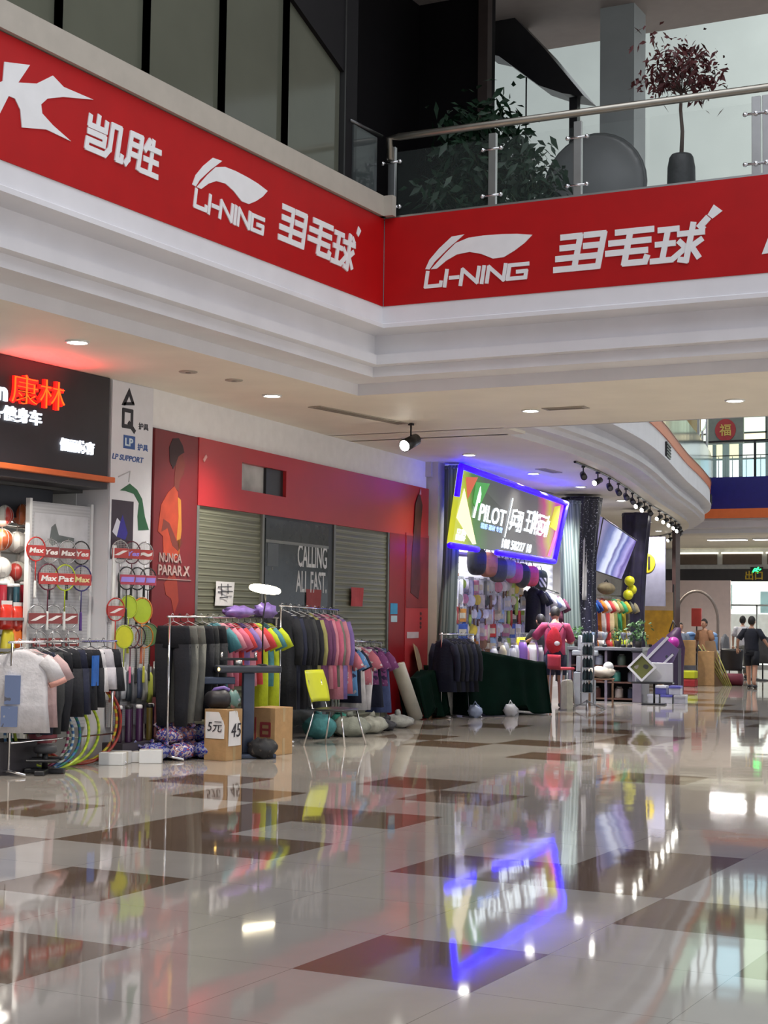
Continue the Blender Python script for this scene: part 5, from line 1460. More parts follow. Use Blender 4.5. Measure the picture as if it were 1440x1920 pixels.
def add_head(mb, c, pitch, sc=1.0, turn=0.0):
    """head with jaw, nose, mouth, ears; faces local -y, tipped forward by pitch"""
    cp, sp = math.cos(pitch), math.sin(pitch)
    ct, st_ = math.cos(turn), math.sin(turn)

    def place(p):
        x, y, z = p[0] * sc, p[1] * sc, p[2] * sc
        x, y = x * ct - y * st_, x * st_ + y * ct
        return (c[0] + x, c[1] + y * cp + z * (-sp), c[2] + z * cp + y * sp)

    t = MB()

    def fn(d):
        x, y, z = d.x, d.y, d.z
        if z < 0:
            k = 1 - 0.3 * (-z) ** 1.5
            x *= k
            y = y * (1 - 0.12 * -z) - 0.12 * (-z)
        return Vector((x, y, z))
    t.ball((0, 0, 0.115), (0.076, 0.096, 0.118), 20, 14, fn=fn)
    t.tube([(0, -0.092, 0.125), (0, -0.108, 0.1), (0, -0.116, 0.085), (0, -0.098, 0.078)], [0.008, 0.011, 0.014, 0.009], 8)
    t.tube([(-0.024, -0.094, 0.045), (0, -0.1, 0.043), (0.024, -0.094, 0.045)], 0.006, 6)
    for s in (-1, 1):
        t.ball((s * 0.078, 0.008, 0.105), (0.01, 0.02, 0.032), 8, 7)
    mb.add([place(v) for v in t.v], t.f, 0)
    e = MB()
    for s in (-1, 1):
        e.ball((s * 0.031, -0.088, 0.125), (0.012, 0.008, 0.008), 8, 6)
    mb.add([place(v) for v in e.v], e.f, 1)
    return place


def hair_cap(place, length=0.0):
    h = MB()

    def fn(d):
        k = 1.0
        z = d.z
        if d.y > 0.2 and z < 0:
            return Vector((d.x * 0.95, d.y * 0.98, max(z, -0.72 - length)))
        if d.y < -0.35 and z < 0.45:
            k = 0.86
        if z < -0.25:
            k *= 0.9
        return Vector((d.x * k, d.y * k, max(z, -0.45 - length)))
    h.ball((0, 0.008, 0.128), (0.084, 0.103, 0.117), 20, 12, fn=fn)
    h.v = [place(v) for v in h.v]
    return h


def add_hand(mb, wrist, d, side, curl=0.5):
    """palm and five bent fingers growing from the wrist along direction d"""
    d = Vector(d).normalized()
    w = Vector(wrist)
    across = d.cross(Vector((0, 0, 1)))
    across = across.normalized() if across.length > 0.1 else Vector((0, 1, 0))
    nrm = d.cross(across).normalized()
    pal = w + d * 0.05
    mb.tube([w - d * 0.01, w + d * 0.03, w + d * 0.085], [0.024, 0.036, 0.036], 8, flat=None)
    for i, (o, L) in enumerate(((-0.03, 0.065), (-0.01, 0.08), (0.01, 0.075), (0.03, 0.058))):
        b = w + d * 0.075 + across * o
        mb.tube([b, b + d * L * 0.5 + nrm * L * 0.1 * curl, b + d * L * 0.8 + nrm * L * 0.5 * curl, b + d * L * 0.85 + nrm * L * 0.85 * curl], [0.0095, 0.009, 0.008, 0.007], 6)
    b = w + d * 0.03 + across * 0.03 * side
    mb.tube([b, b + across * 0.03 * side + d * 0.03, b + across * 0.035 * side + d * 0.06 + nrm * 0.01], [0.011, 0.010, 0.008], 6)


def person(label, loc, rz, shirt, shorts, lean=0.0, head_pitch=0.0, arms=None, step=0.0, sc=1.0, hair_len=0.0, sleeve=True, legs_bare=True, shoe=None, detail=2, head_turn=0.0):
    t = thing('person', label, 'person', loc, rz)
    t.scale = (sc, sc, sc)
    cl, sl = math.cos(lean), math.sin(lean)

    def up(p):
        x, y, z = p
        if z <= 0.95:
            return (x, y, z)
        h = z - 0.95
        return (x, y * cl - h * sl, 0.95 + h * cl + y * sl * 0.0)
    J = {}
    J['pelvis'] = ((0, 0, 0.95), (0.15, 0.105))
    J['waist'] = (up((0, 0, 1.1)), (0.135, 0.095))
    J['chest'] = (up((0, 0, 1.3)), (0.155, 0.105))
    J['neck0'] = (up((0, 0.005, 1.44)), (0.068, 0.066))
    J['neck1'] = (up((0, -0.01, 1.54)), (0.052, 0.055))
    arms = arms or (((-0.27, 0.0, 1.15), (-0.28, -0.05, 0.9)), ((0.27, 0.0, 1.15), (0.28, -0.05, 0.9)))
    bones = [('pelvis', 'waist'), ('waist', 'chest'), ('chest', 'neck0'), ('neck0', 'neck1')]
    for s, nm, (el, wr) in ((-1, 'l', arms[0]), (1, 'r', arms[1])):
        J['sh' + nm] = (up((s * 0.185, 0, 1.385)), 0.06)
        J['el' + nm] = (el, 0.041)
        J['wr' + nm] = (wr, 0.026)
        bones += [('chest', 'sh' + nm), ('sh' + nm, 'el' + nm), ('el' + nm, 'wr' + nm)]
        st = step * s
        J['hip' + nm] = ((s * 0.095, 0, 0.88), 0.088)
        J['kn' + nm] = ((s * 0.1, -st * 0.5 - 0.01, 0.5), 0.067)
        J['an' + nm] = ((s * 0.1, -st + (0.03 if st < 0 else 0), 0.09 + (0.03 if st < 0 else 0)), 0.045)
        J['toe' + nm] = ((s * 0.11, -st - 0.14, 0.035), 0.035)
        bones += [('pelvis', 'hip' + nm), ('hip' + nm, 'kn' + nm), ('kn' + nm, 'an' + nm), ('an' + nm, 'toe' + nm)]
    mb = skin_body('body', J, bones, skin, t, sub=detail)
    hc = J['neck1'][0]
    place = add_head(mb, (hc[0], hc[1] - 0.012, hc[2] - 0.035), lean * 0.6 + head_pitch, 1.08, head_turn)
    for s, nm in ((-1, 'l'), (1, 'r')):
        add_hand(mb, J['wr' + nm][0], Vector(J['wr' + nm][0]) - Vector(J['el' + nm][0]), s)
    mb.build('body', [skin, M('eye_dark', (0.02, 0.015, 0.01), 0.3)], t, smooth=True)
    hair_cap(place, hair_len).build('hair', hair_mat, t, smooth=True)
    # shirt follows the torso and the upper arms
    g = MB()
    rows = []
    for z, rx, ry in ((1.46, 0.075, 0.075), (1.42, 0.15, 0.095), (1.36, 0.195, 0.118), (1.25, 0.19, 0.125), (1.1, 0.172, 0.118), (0.98, 0.178, 0.122), (0.86, 0.185, 0.13)):
        c = up((0, 0, z)) if z > 0.95 else (0, 0, z)
        rows.append((c[0], c[1], c[2], rx, ry))
    g.loft(rows, 18, fold=0.06)
    for s, nm in ((-1, 'l'), (1, 'r')):
        a, b = Vector(J['sh' + nm][0]), Vector(J['el' + nm][0])
        ins = a + Vector((-s * 0.06, 0, -0.01))
        g.tube([ins, a, a.lerp(b, 0.45), a.lerp(b, 0.85)], [0.085, 0.085, 0.078, 0.075], 12)
        if not sleeve:
            w_ = Vector(J['wr' + nm][0]); g.tube([b.lerp(a, 0.2), b, b.lerp(w_, 0.9)], [0.07, 0.062, 0.045], 12)
    g.build('shirt', shirt, t, smooth=True)
    g = MB()
    g.loft([(0, 0, 0.99, 0.165, 0.112), (0, 0, 0.9, 0.18, 0.13), (0, 0, 0.8, 0.185, 0.132)], 18)
    for s, nm in ((-1, 'l'), (1, 'r')):
        k = Vector(J['kn' + nm][0]); h = Vector(J['hip' + nm][0])
        if legs_bare:
            g.tube([h + Vector((0, 0, 0.02)), h.lerp(k, 0.4), h.lerp(k, 0.85)], [0.105, 0.105, 0.098], 14)
        else:
            an = Vector(J['an' + nm][0]); g.tube([h + Vector((0, 0, 0.02)), h.lerp(k, 0.5), k, an + Vector((0, 0, 0.02))], [0.105, 0.095, 0.078, 0.06], 14)
    g.build('shorts' if legs_bare else 'trousers', shorts, t, smooth=True)
    for s, nm in ((-1, 'l'), (1, 'r')):
        a, b = Vector(J['an' + nm][0]), Vector(J['toe' + nm][0])
        f = MB()
        f.ball(((a.x + b.x) / 2, (a.y + b.y) / 2 - 0.0, b.z + 0.012), (0.052, 0.135, 0.05), 14, 8, fn=lambda d: Vector((d.x, d.y, max(d.z, -0.9))))
        f.build('shoe', shoe or M('shoe_dark', (0.03, 0.03, 0.035), 0.5), t, smooth=True)
    return t, J, up


pink_tee = fab('tee_raspberry', (0.42, 0.055, 0.13))
pn, J, up = person('person in raspberry T-shirt and navy shorts bending over the racket wall, red backpack', (-10.66, 27.15, 0), math.radians(204), pink_tee, cloth_navy, lean=0.2, head_pitch=0.45,
                   arms=(((-0.3, -0.2, 1.1), (-0.2, -0.43, 1.13)), ((0.37, -0.2, 1.16), (0.5, -0.42, 1.1))), sc=1.06)
# drawstring backpack worn by that person
t = thing('backpack', 'red drawstring backpack worn by the person in the raspberry T-shirt', 'backpack', tuple(Vector((-10.66, 27.15, 0))), math.radians(204))
t.scale = (1.06, 1.06, 1.06)
c = up((0, 0, 1.16))
MB().ball((0.03, c[1] + 0.165, c[2] + 0.0), (0.135, 0.06, 0.23), 20, 12, fn=lambda d: Vector((d.x * (1 - 0.4 * max(-0.3, d.z)), d.y, d.z * (1 + 0.06 * math.sin(8 * d.x))))).build('pack', M('bag_red', (0.5, 0.015, 0.03), 0.45, var=0.2, bump=0.3), t, smooth=True)
for s in (-1, 1):
    a, b, d_ = up((s * 0.13, 0.135, 1.42)), up((s * 0.06, 0.17, 1.3)), up((s * 0.12, 0.1, 1.47))
    MB().tube([(d_[0], d_[1], d_[2]), (a[0], a[1], a[2]), (b[0], b[1] + 0.02, b[2])], 0.009, 7).build('strap', black_plastic, t, smooth=True)
MB().ball((-0.02, c[1] + 0.222, c[2] - 0.06), (0.05, 0.01, 0.04), 12, 8).build('print', white_vinyl, t, smooth=True)
person('person in black T-shirt standing behind the raspberry T-shirt at the racket wall', (-11.02, 27.5, 0), math.radians(225), cloth_black, cloth_black, lean=0.18, head_pitch=0.3,
       arms=(((-0.3, -0.1, 1.12), (-0.2, -0.33, 1.1)), ((0.3, -0.2, 1.15), (0.2, -0.43, 1.15))), sc=0.97, hair_len=0.1)
person('person in dark shirt and black shorts walking towards the bright entrance', (-10.0, 38.4, 0), math.radians(178), fab('shirt_ink', (0.008, 0.01, 0.02)), cloth_black, step=0.12,
       arms=(((-0.34, 0.05, 1.16), (-0.42, -0.1, 0.98)), ((0.33, 0.05, 1.16), (0.38, -0.1, 0.96))), sc=0.985)
person('person in white top and grey trousers walking ahead, half hidden by the dark shirt', (-11.95, 44.9, 0), math.radians(185), cloth_white, cloth_grey, step=0.16, legs_bare=False, detail=1)
person('person in pink top behind the far table, nearest to the purple column bag', (-12.9, 40.6, -0.35), math.radians(20), cloth_pink, cloth_navy, detail=1, hair_len=0.15)
person('person with brown top behind the stacked boxes, under the red sign', (-12.5, 43.0, -0.1), math.radians(-20), fab('top_tan', (0.35, 0.18, 0.1)), cloth_navy, detail=1)
person('person in grey jacket standing by the far counters, beside the arch frame', (-13.2, 43.0, -0.2), math.radians(30), fab('jacket_blue_grey', (0.2, 0.24, 0.32)), cloth_black, sleeve=False, legs_bare=False, detail=1)

# ================================================================ table tennis shop with the lit sign
def panel4(mb, tl, tr, br, bl, depth, m=0):
    """slab between four corner points, thickness towards -x"""
    n = (Vector(tr) - Vector(tl)).cross(Vector(bl) - Vector(tl)).normalized()
    if n.x < 0: n = -n
    f = [Vector(p) for p in (tl, tr, br, bl)]
    b = [p - n * depth for p in f]
    mb.add(f + b, [(0, 1, 2, 3), (7, 6, 5, 4), (0, 4, 5, 1), (1, 5, 6, 2), (2, 6, 7, 3), (3, 7, 4, 0)], m)
    return n


def screen_mat(name, stops, axis=0, noise=0.25, strength=1.3, scale=1.4):
    m, nt, b = _nodes(name)
    n = nt.nodes
    tc = n.new('ShaderNodeTexCoord')
    sp = n.new('ShaderNodeSeparateXYZ'); nt.links.new(tc.outputs['Generated'], sp.inputs[0])
    nz = n.new('ShaderNodeTexNoise'); nz.inputs['Scale'].default_value = scale; nz.inputs['Detail'].default_value = 3
    nt.links.new(tc.outputs['Generated'], nz.inputs['Vector'])
    ad = n.new('ShaderNodeMath'); ad.operation = 'MULTIPLY_ADD'; ad.inputs[1].default_value = noise; ad.inputs[2].default_value = -noise / 2
    nt.links.new(nz.outputs['Fac'], ad.inputs[0])
    sk = n.new('ShaderNodeMath'); sk.operation = 'MULTIPLY_ADD'; sk.inputs[1].default_value = 0.12
    nt.links.new(sp.outputs[2], sk.inputs[0]); nt.links.new(sp.outputs[axis], sk.inputs[2])
    sm = n.new('ShaderNodeMath'); sm.operation = 'ADD'
    nt.links.new(sk.outputs[0], sm.inputs[0]); nt.links.new(ad.outputs[0], sm.inputs[1])
    rp = n.new('ShaderNodeValToRGB')
    el = rp.color_ramp.elements
    while len(el) < len(stops): el.new(0.5)
    for i, (p, c) in enumerate(stops):
        el[i].position = p; el[i].color = tuple(c) + (1,)
    nt.links.new(sm.outputs[0], rp.inputs['Fac'])
    nt.links.new(rp.outputs['Color'], b.inputs['Emission Color'])
    b.inputs['Emission Strength'].default_value = strength
    b.inputs['Base Color'].default_value = (0.02, 0.02, 0.02, 1)
    b.inputs['Roughness'].default_value = 0.2
    return m


S = [Vector((-11.0, 23.813, 4.066)), Vector((-11.25, 29.081, 3.843)), Vector((-11.4, 28.86, 2.742)), Vector((-11.15, 23.749, 2.812))]
t = thing('lit_sign', 'lit colour screen sign with white lettering and a blue neon outline above the racket wall', 'sign', tuple(S[3]))
og = S[3].copy()
L = [p - og for p in S]
mb = MB(); panel4(mb, *L, 0.1)
scr = screen_mat('sign_screen', [(0.0, (0.5, 0.48, 0.02)), (0.12, (0.3, 0.35, 0.02)), (0.2, (0.04, 0.13, 0.02)), (0.32, (0.05, 0.06, 0.045)), (0.45, (0.05, 0.047, 0.05)), (0.78, (0.06, 0.047, 0.055)), (0.86, (0.3, 0.02, 0.12)), (0.93, (0.35, 0.3, 0.02)), (1.0, (0.35, 0.03, 0.2))], 1, 0.12, 1.5, 2.2)
mb.build('screen', scr, t)
nS = (L[1] - L[0]).cross(L[3] - L[0]).normalized()
if nS.x < 0: nS = -nS


def on_sign(a, b, c=0.0):
    """a across 0..1, b up 0..1 on the slanted sign"""
    lo = L[3].lerp(L[2], a); hi = L[0].lerp(L[1], a)
    return lo.lerp(hi, b) + nS * (0.006 + c)


def sign_text(name, s, a0, b0, a1, b1, mat, bold=0.012, parent=None, slope=-0.03):
    mb = MB()
    v, f = text_geo(s, 1.0, 0.01, bold)
    x0, x1 = min(p[0] for p in v), max(p[0] for p in v)
    y0, y1 = min(p[1] for p in v), max(p[1] for p in v)
    pts = []
    for p in v:
        a = a0 + (a1 - a0) * (p[0] - x0) / (x1 - x0)
        pts.append(on_sign(a, b0 + slope * (a - a0) + (b1 - b0) * (p[1] - y0) / (y1 - y0), p[2]))
    mb.add(pts, f)
    return mb.build(name, mat, parent or t)


led = E('screen_white', (0.85, 0.95, 1.0), 2.2)
sign_text('letters', 'PILOT', 0.19, 0.38, 0.43, 0.62, led)
mk = MB(); mk.prism([(0.45, 0.22), (0.456, 0.22), (0.47, 0.82), (0.464, 0.82)], 0.008, lambda a, b, c=0.0: on_sign(a, b, c)).build('divider_bar', led, t)
sign_text('letters', '乒羽', 0.48, 0.34, 0.60, 0.68, led)
sign_text('letters', '王牌运动', 0.63, 0.36, 0.88, 0.74, led)
sign_text('letters', '精彩 器材 专营', 0.22, 0.28, 0.42, 0.36, E('screen_blue', (0.3, 0.45, 1.0), 2), 0.01)
sign_text('letters', '188 58227 18', 0.44, 0.06, 0.74, 0.2, led, 0.01)
sign_text('letters', '品牌', 0.02, 0.06, 0.1, 0.22, led, 0.02)
mk = MB(); mk.prism([(0.135, 0.4), (0.15, 0.4), (0.16, 0.62), (0.175, 0.62), (0.175, 0.74), (0.16, 0.84), (0.15, 0.7)], 0.01, lambda a, b, c=0.0: on_sign(a, b, c)); mk.build('mark', led, t)
mk = MB(); mk.prism([(0.0, 0.35), (0.03, 0.75), (0.2, 0.05), (0.17, 0.04)], 0.006, lambda a, b, c=0.0: on_sign(a, b, c)).build('light_ray', E('ray_cream', (1.0, 0.9, 0.55), 1.2), t)
mk = MB(); mk.prism([(0.03, 0.9), (0.13, 0.95), (0.07, 0.62)], 0.004, lambda a, b, c=0.0: on_sign(a, b, c)).build('colour_flare', E('flare_red', (0.6, 0.12, 0.05), 1.0), t)
mk = MB(); mk.prism([(0.12, 0.88), (0.24, 0.92), (0.17, 0.5), (0.12, 0.6)], 0.004, lambda a, b, c=0.0: on_sign(a, b, c)).build('colour_flare', E('flare_green', (0.08, 0.38, 0.08), 0.9), t)
mk = MB(); mk.prism([(0.93, 0.05), (0.96, 0.05), (0.985, 0.4), (0.965, 0.55)], 0.004, lambda a, b, c=0.0: on_sign(a, b, c)).build('colour_flare', E('flare_pink', (0.8, 0.15, 0.4), 1.2), t)
mk = MB(); mk.prism([(0.89, 0.55), (0.97, 0.5), (0.96, 0.95), (0.9, 0.9)], 0.004, lambda a, b, c=0.0: on_sign(a, b, c)).build('colour_flare', E('flare_yellow', (0.7, 0.65, 0.02), 0.9), t)
neon = E('neon_blue', (0.006, 0.0, 1.0), 9)
neon_core = E('neon_core', (0.1, 0.16, 1.0), 26)
e = 0.02
for a, b in (((0 - e, 1 + e), (1 + e, 1 + e)), ((1 + e, 1 + e), (1 + e, -e)), ((1 + e, -e), (0.4, -e)), ((0.22, -e), (-e, -e)), ((-e, 0.62), (-e, 1 + e))):
    n_ = 8
    MB().tube([on_sign(a[0] + (b[0] - a[0]) * k / n_, a[1] + (b[1] - a[1]) * k / n_, 0.0) for k in range(n_ + 1)], 0.05, 8).build('neon_tube', neon, t, smooth=True)
t = thing('neon_strip', 'upright blue neon strip between the beige pillar and the grey green curtain', 'neon light', (-11.58, 24.38, 2.85))
MB().tube([(0, 0, 0), (0.02, -0.02, 0.6), (0.0, 0.0, 1.25)], 0.03, 8).build('neon_tube', neon, t, smooth=True)
MB().box(-0.06, -0.03, -0.05, -0.035, 0.05, 1.28).build('channel', steel, t)

# curtains bound like columns
drape = MW('drape_grey_green', (0.09, 0.12, 0.115), (0.19, 0.23, 0.215), 6, 'X', 0.7)


def drapery(label, top, bot, r, mat, name='curtain', seed=0, waist=0.72):
    t = thing(name, label, 'curtain', (bot[0], bot[1], 0))
    rr = random.Random(seed)
    rows = 16
    mb = MB()
    n = 28
    vs, fs = [], []
    for i in range(rows + 1):
        f = i / rows
        cx = top[0] - bot[0] + (0) * f; cy = (top[1] - bot[1]) * (1 - f)
        cx *= (1 - f)
        z = top[2] + (bot[2] - top[2]) * f
        rad = r * (1.15 - 0.45 * math.sin(min(1, f * 1.2) * PI) * (1 - waist) * 2)
        for j in range(n):
            a = 2 * PI * j / n
            q = rad * (1 + 0.14 * math.sin(7 * a + 2 * f + seed) + 0.05 * math.sin(13 * a + 5 * f))
            vs.append((cx + q * math.cos(a), cy + q * math.sin(a), z))
    for i in range(rows):
        for j in range(n):
            fs.append((i * n + j, i * n + (j + 1) % n, (i + 1) * n + (j + 1) % n, (i + 1) * n + j))
    mb.add(vs, fs)
    mb.build('cloth', mat, t, smooth=True)
    MB().tube([(top[0] - bot[0] + r * 1.2 * math.cos(a), top[1] - bot[1] + r * 1.2 * math.sin(a), top[2] - 0.05) for a in [2 * PI * q / 20 for q in range(20)]], 0.02, 6, closed=True).build('top_band', mat, t, smooth=True)
    return t


drapery('grey green bound curtain between the beige pillar and the lit sign', (-11.33, 24.22, 4.15), (-11.4, 24.02, 0.3), 0.14, drape, seed=1)
drapery('grey green bound curtain between the lit sign and the dark starry one', (-11.55, 30.15, 3.98), (-11.65, 30.6, 0.3), 0.19, drape, seed=2)
star = MP('starry_cloth', [(0.006, 0.006, 0.02), (0.008, 0.008, 0.025), (0.012, 0.01, 0.03), (0.5, 0.5, 0.6)], 30, 0.4)
drapery('dark starry curtain between the grey green curtain and the tilted screen', (-11.75, 31.4, 4.15), (-11.9, 31.5, 0.3), 0.34, star, seed=3)
purple_c = M('purple_cloth', (0.014, 0.01, 0.035), 0.5, var=0.5, scale=6)
drapery('dark purple curtain at the far side of the tilted screen', (-12.0, 35.7, 4.1), (-12.2, 35.7, 0.3), 0.28, purple_c, seed=4)
t = thing('white_curtain', 'pale cloth strip hanging inside the dark starry curtain', 'curtain', (-11.62, 31.2, 2.0))
MB().grid(lambda a, b: Vector((0.03 * math.sin(a * 9), 0.25 * (a - 0.5) * (1 - 0.5 * b), 1.4 * b)), 10, 8).build('cloth', cloth_white, t, smooth=True, thick=0.006)

# racket wall: slatted panel and everything hung on it
slat = MW('slat_panel', (0.6, 0.6, 0.66), (0.72, 0.72, 0.78), 2.2, 'Z', 0.45, 0.3)
t = thing('display_board', 'white slatted display wall behind the table tennis goods', 'display', (-12.12, 27.4, 0))
MB().box(-0.06, -2.9, 0.0, 0.0, 3.3, 4.18).build('board', slat, t)
MB().box(0.0, -2.9, 2.75, 0.03, 3.3, 2.79).build('strip', steel, t)
for y in (-2.2, -0.9, 0.4, 1.8):
    spot_light('racket_wall_lamp', (1.0, y, 4.12), (0.1, y, 1.5), 800, (0.95, 0.97, 1.0), 110, 0.05, t)

hues = [('white', (0.7, 0.7, 0.72)), ('yellow', (0.6, 0.45, 0.04)), ('pale blue', (0.3, 0.45, 0.62)), ('orange', (0.6, 0.25, 0.04)), ('black', (0.015, 0.015, 0.02)), ('silver', (0.45, 0.46, 0.47)), ('cream', (0.6, 0.55, 0.4)), ('red', (0.45, 0.03, 0.03)), ('lime', (0.35, 0.5, 0.08)), ('brown', (0.2, 0.1, 0.05)), ('blue', (0.04, 0.1, 0.4)), ('pink', (0.55, 0.2, 0.3)), ('grey', (0.2, 0.2, 0.2))]
hm = {n: M('pack_' + n.replace(' ', '_'), c, 0.3, var=0.2, scale=14, coat=0.3) for n, c in hues}
proto = {}


def goods_proto(kind):
    t = thing('bat_pack' if kind == 'bat' else 'rubber_pack' if kind == 'flat' else 'grip_pack', 'x', 'pack', (0, 0, 0))
    if kind == 'bat':
        MB().prism([(0.075 * math.sin(2 * PI * q / 20), -0.1 + 0.08 * math.cos(2 * PI * q / 20)) for q in range(20)], 0.016, FR((-0.008, 0, 0), (0, 1, 0), (0, 0, 1))).build('blade', hm['white'], t, bevel=0.003)
        MB().tube([(0, 0, -0.17), (0, 0, -0.28)], [0.014, 0.016], 8).build('handle', hm['brown'], t, smooth=True)
    elif kind == 'flat':
        MB().box(-0.01, -0.075, -0.24, 0.01, 0.075, -0.02).build('sleeve', hm['white'], t, bevel=0.005)
        MB().box(0.01, -0.055, -0.18, 0.014, 0.055, -0.09).build('print', hm['cream'], t)
    else:
        MB().loft([(0, 0, -0.3, 0.012, 0.026), (0, 0, -0.2, 0.02, 0.034), (0, 0, -0.06, 0.014, 0.032), (0, 0, -0.02, 0.004, 0.03)], 8).build('pack', hm['white'], t, smooth=True)
        MB().box(-0.003, -0.035, -0.03, 0.003, 0.035, 0.02).build('header', hm['silver'], t)
    MB().tube([(-0.13, 0, 0.0), (0.012, 0, 0.0), (0.016, 0, 0.012)], 0.004, 5).build('hook', steel, t)
    return t


proto = {k: goods_proto(k) for k in ('bat', 'flat', 'grip')}
used_p = set()
rw = random.Random(21)
rown = ['top', 'second', 'third', 'fourth', 'fifth', 'sixth', 'lowest']
picks = ['white', 'white', 'white', 'silver', 'cream', 'white', 'cream', 'silver', 'grey', 'pale blue', 'yellow', 'brown', 'black', 'orange', 'white', 'lime', 'silver', 'pink', 'red', 'blue']
for row in range(7):
    z = 2.58 - 0.265 * row
    ncol = 25
    for col in range(ncol):
        y = 24.7 + col * 0.168 + rw.uniform(-0.03, 0.03)
        if row in (3, 4, 5) and col < 6:
            continue
        if row == 0 and 7 <= col <= 20:
            continue
        kind = rw.choice(('bat', 'flat', 'grip', 'grip', 'flat', 'bat'))
        hue = rw.choice(picks)
        part = {'bat': 'blade', 'flat': 'sleeve', 'grip': 'pack'}[kind]
        lab = '%s %s, %s along the %s row of the slatted wall' % (hue, {'bat': 'table tennis bat', 'flat': 'flat rubber pack', 'grip': 'hanging grip pack'}[kind], ORD[col], rown[row])
        sc = rw.uniform(1.05, 1.4)
        loc = (-11.98 + rw.uniform(-0.03, 0.05), y, z)
        if kind not in used_p:
            used_p.add(kind)
            o = proto[kind]
            o.location = loc; o.rotation_euler = (0, 0, -0.5); o['label'] = lab; o['group'] = 'goods on the slatted wall'; o.scale = (sc, sc, sc)
            for ch in o.children:
                if ch.name.split('.')[0] == part:
                    ch.data.materials[0] = hm[hue]
        else:
            dup(proto[kind], loc, rw.uniform(-0.7, -0.3), lab, 'goods on the slatted wall', {part: hm[hue]}, (sc, sc, sc))
# sport bags hung along the top
tops = [('big black bag', (0.008, 0.008, 0.012), 26.0, 2.86, 0.5), ('brown and orange bag', (0.3, 0.11, 0.06), 26.5, 2.8, 0.46), ('charcoal bag', (0.04, 0.045, 0.05), 26.95, 2.72, 0.46), ('pale grey bag', (0.25, 0.25, 0.27), 27.35, 2.7, 0.36), ('pink bag', (0.5, 0.1, 0.2), 27.7, 2.66, 0.4),
        ('round dark grey bag', (0.025, 0.028, 0.032), 28.1, 2.66, 0.48), ('hot pink bag', (0.7, 0.08, 0.14), 28.5, 2.62, 0.4), ('black bag with white print', (0.012, 0.02, 0.018), 28.95, 2.56, 0.46)]
for k, (nm, c, y, z, h) in enumerate(tops):
    t = thing('sports_bag', '%s hanging under the lit sign, %s from the beige pillar' % (nm, ORD[k]), 'bag', (-11.72, y, z), -0.35, 'bags under the lit sign')
    q = 0.62 if 'round' not in nm else 1.0
    MB().ball((0, 0, -h / 2), (0.1, 0.21, h / 2), 20, 12, fn=lambda d: Vector((math.copysign(abs(d.x) ** 0.7, d.x), math.copysign(abs(d.y) ** q, d.y) * (1 + 0.1 * d.z), math.copysign(abs(d.z) ** q, d.z)))).build('body', M('hung_' + nm.replace(' ', '_'), c, 0.5, var=0.25, bump=0.2), t, smooth=True)
    MB().tube([(0, -0.1, -0.04), (0, -0.05, 0.07), (0, 0.05, 0.07), (0, 0.1, -0.04)], 0.01, 6).build('strap', black_plastic, t, smooth=True)
    MB().tube([(-0.36, 0.1, 0.07), (0.02, 0, 0.07)], 0.006, 5).build('hook', steel, t)
    MB().box(0.085, -0.1, -h * 0.62, 0.102, 0.1, -h * 0.3).build('pocket', M('hung_' + nm.replace(' ', '_'), c, 0.5), t, bevel=0.01)
    if 'print' in nm:
        MB().box(0.1, -0.1, -h * 0.75, 0.108, 0.1, -h * 0.35).build('print', MW('print_zigzag', (0.6, 0.6, 0.6), (0.03, 0.04, 0.04), 5, 'DIAGONAL'), t)
# glass case of red bats
t = thing('display_case', 'red lined case with pale bats on the left of the slatted wall', 'display case', (-11.95, 25.15, 1.5))
MB().box(-0.1, -0.42, 0, 0.05, 0.5, 0.3).build('box', M('case_red', (0.4, 0.012, 0.015), 0.35), t, bevel=0.01)
for y in (-0.25, 0.1, 0.36):
    MB().ball((0.06, y, 0.14), (0.012, 0.05, 0.11), 12, 8).build('bat', hm['cream'], t, smooth=True)
t = thing('display_case', 'grey glass case below the red lined case on the slatted wall', 'display case', (-11.95, 25.15, 1.12))
MB().box(-0.1, -0.42, 0, 0.05, 0.5, 0.36).build('box', M('case_grey', (0.3, 0.34, 0.36), 0.25), t, bevel=0.01)
MB().box(0.05, -0.1, 0.1, 0.056, 0.2, 0.22).build('label_card', hm['pale blue'], t)
# clothes at the far end of the racket wall
for k, (mt, lab, L) in enumerate(((cloth_black, 'black sports shirt, first of the clothes beyond the racket wall', 0.95), (cloth_navy, 'navy sports shirt beside the white one beyond the racket wall', 0.9), (cloth_white, 'white sports shirt beyond the racket wall', 0.85), (fab('cloth_steel', (0.2, 0.24, 0.4)), 'steel blue shirt between the two white ones', 0.8), (cloth_white, 'last white shirt beyond the racket wall, by the curtain', 0.85), (fab('cloth_wine', (0.1, 0.02, 0.05)), 'wine and grey shirt nearest to the grey green curtain', 0.6))):
    hang('sports_shirt', lab, 'shirt', 'shirt', mt, (-11.75, 28.75 + 0.24 * k, 2.28 - 0.03 * k), PI / 2 - 0.2, 'clothes beyond the racket wall', L, 0.165, 200 + k, 0)
t = thing('clothes_rail', 'wall rail from which the shirts beyond the racket wall hang', 'clothes rail', (-11.75, 28.6, 2.28))
MB().tube([(0, 0, 0.0), (0, 1.5, -0.16)], 0.012, 8).build('rail', steel, t, smooth=True)
for y in (0.05, 1.45):
    MB().tube([(0, y, -0.01 - 0.1 * y), (-0.35, y, 0.02 - 0.1 * y)], 0.01, 7).build('bracket', steel, t, smooth=True)
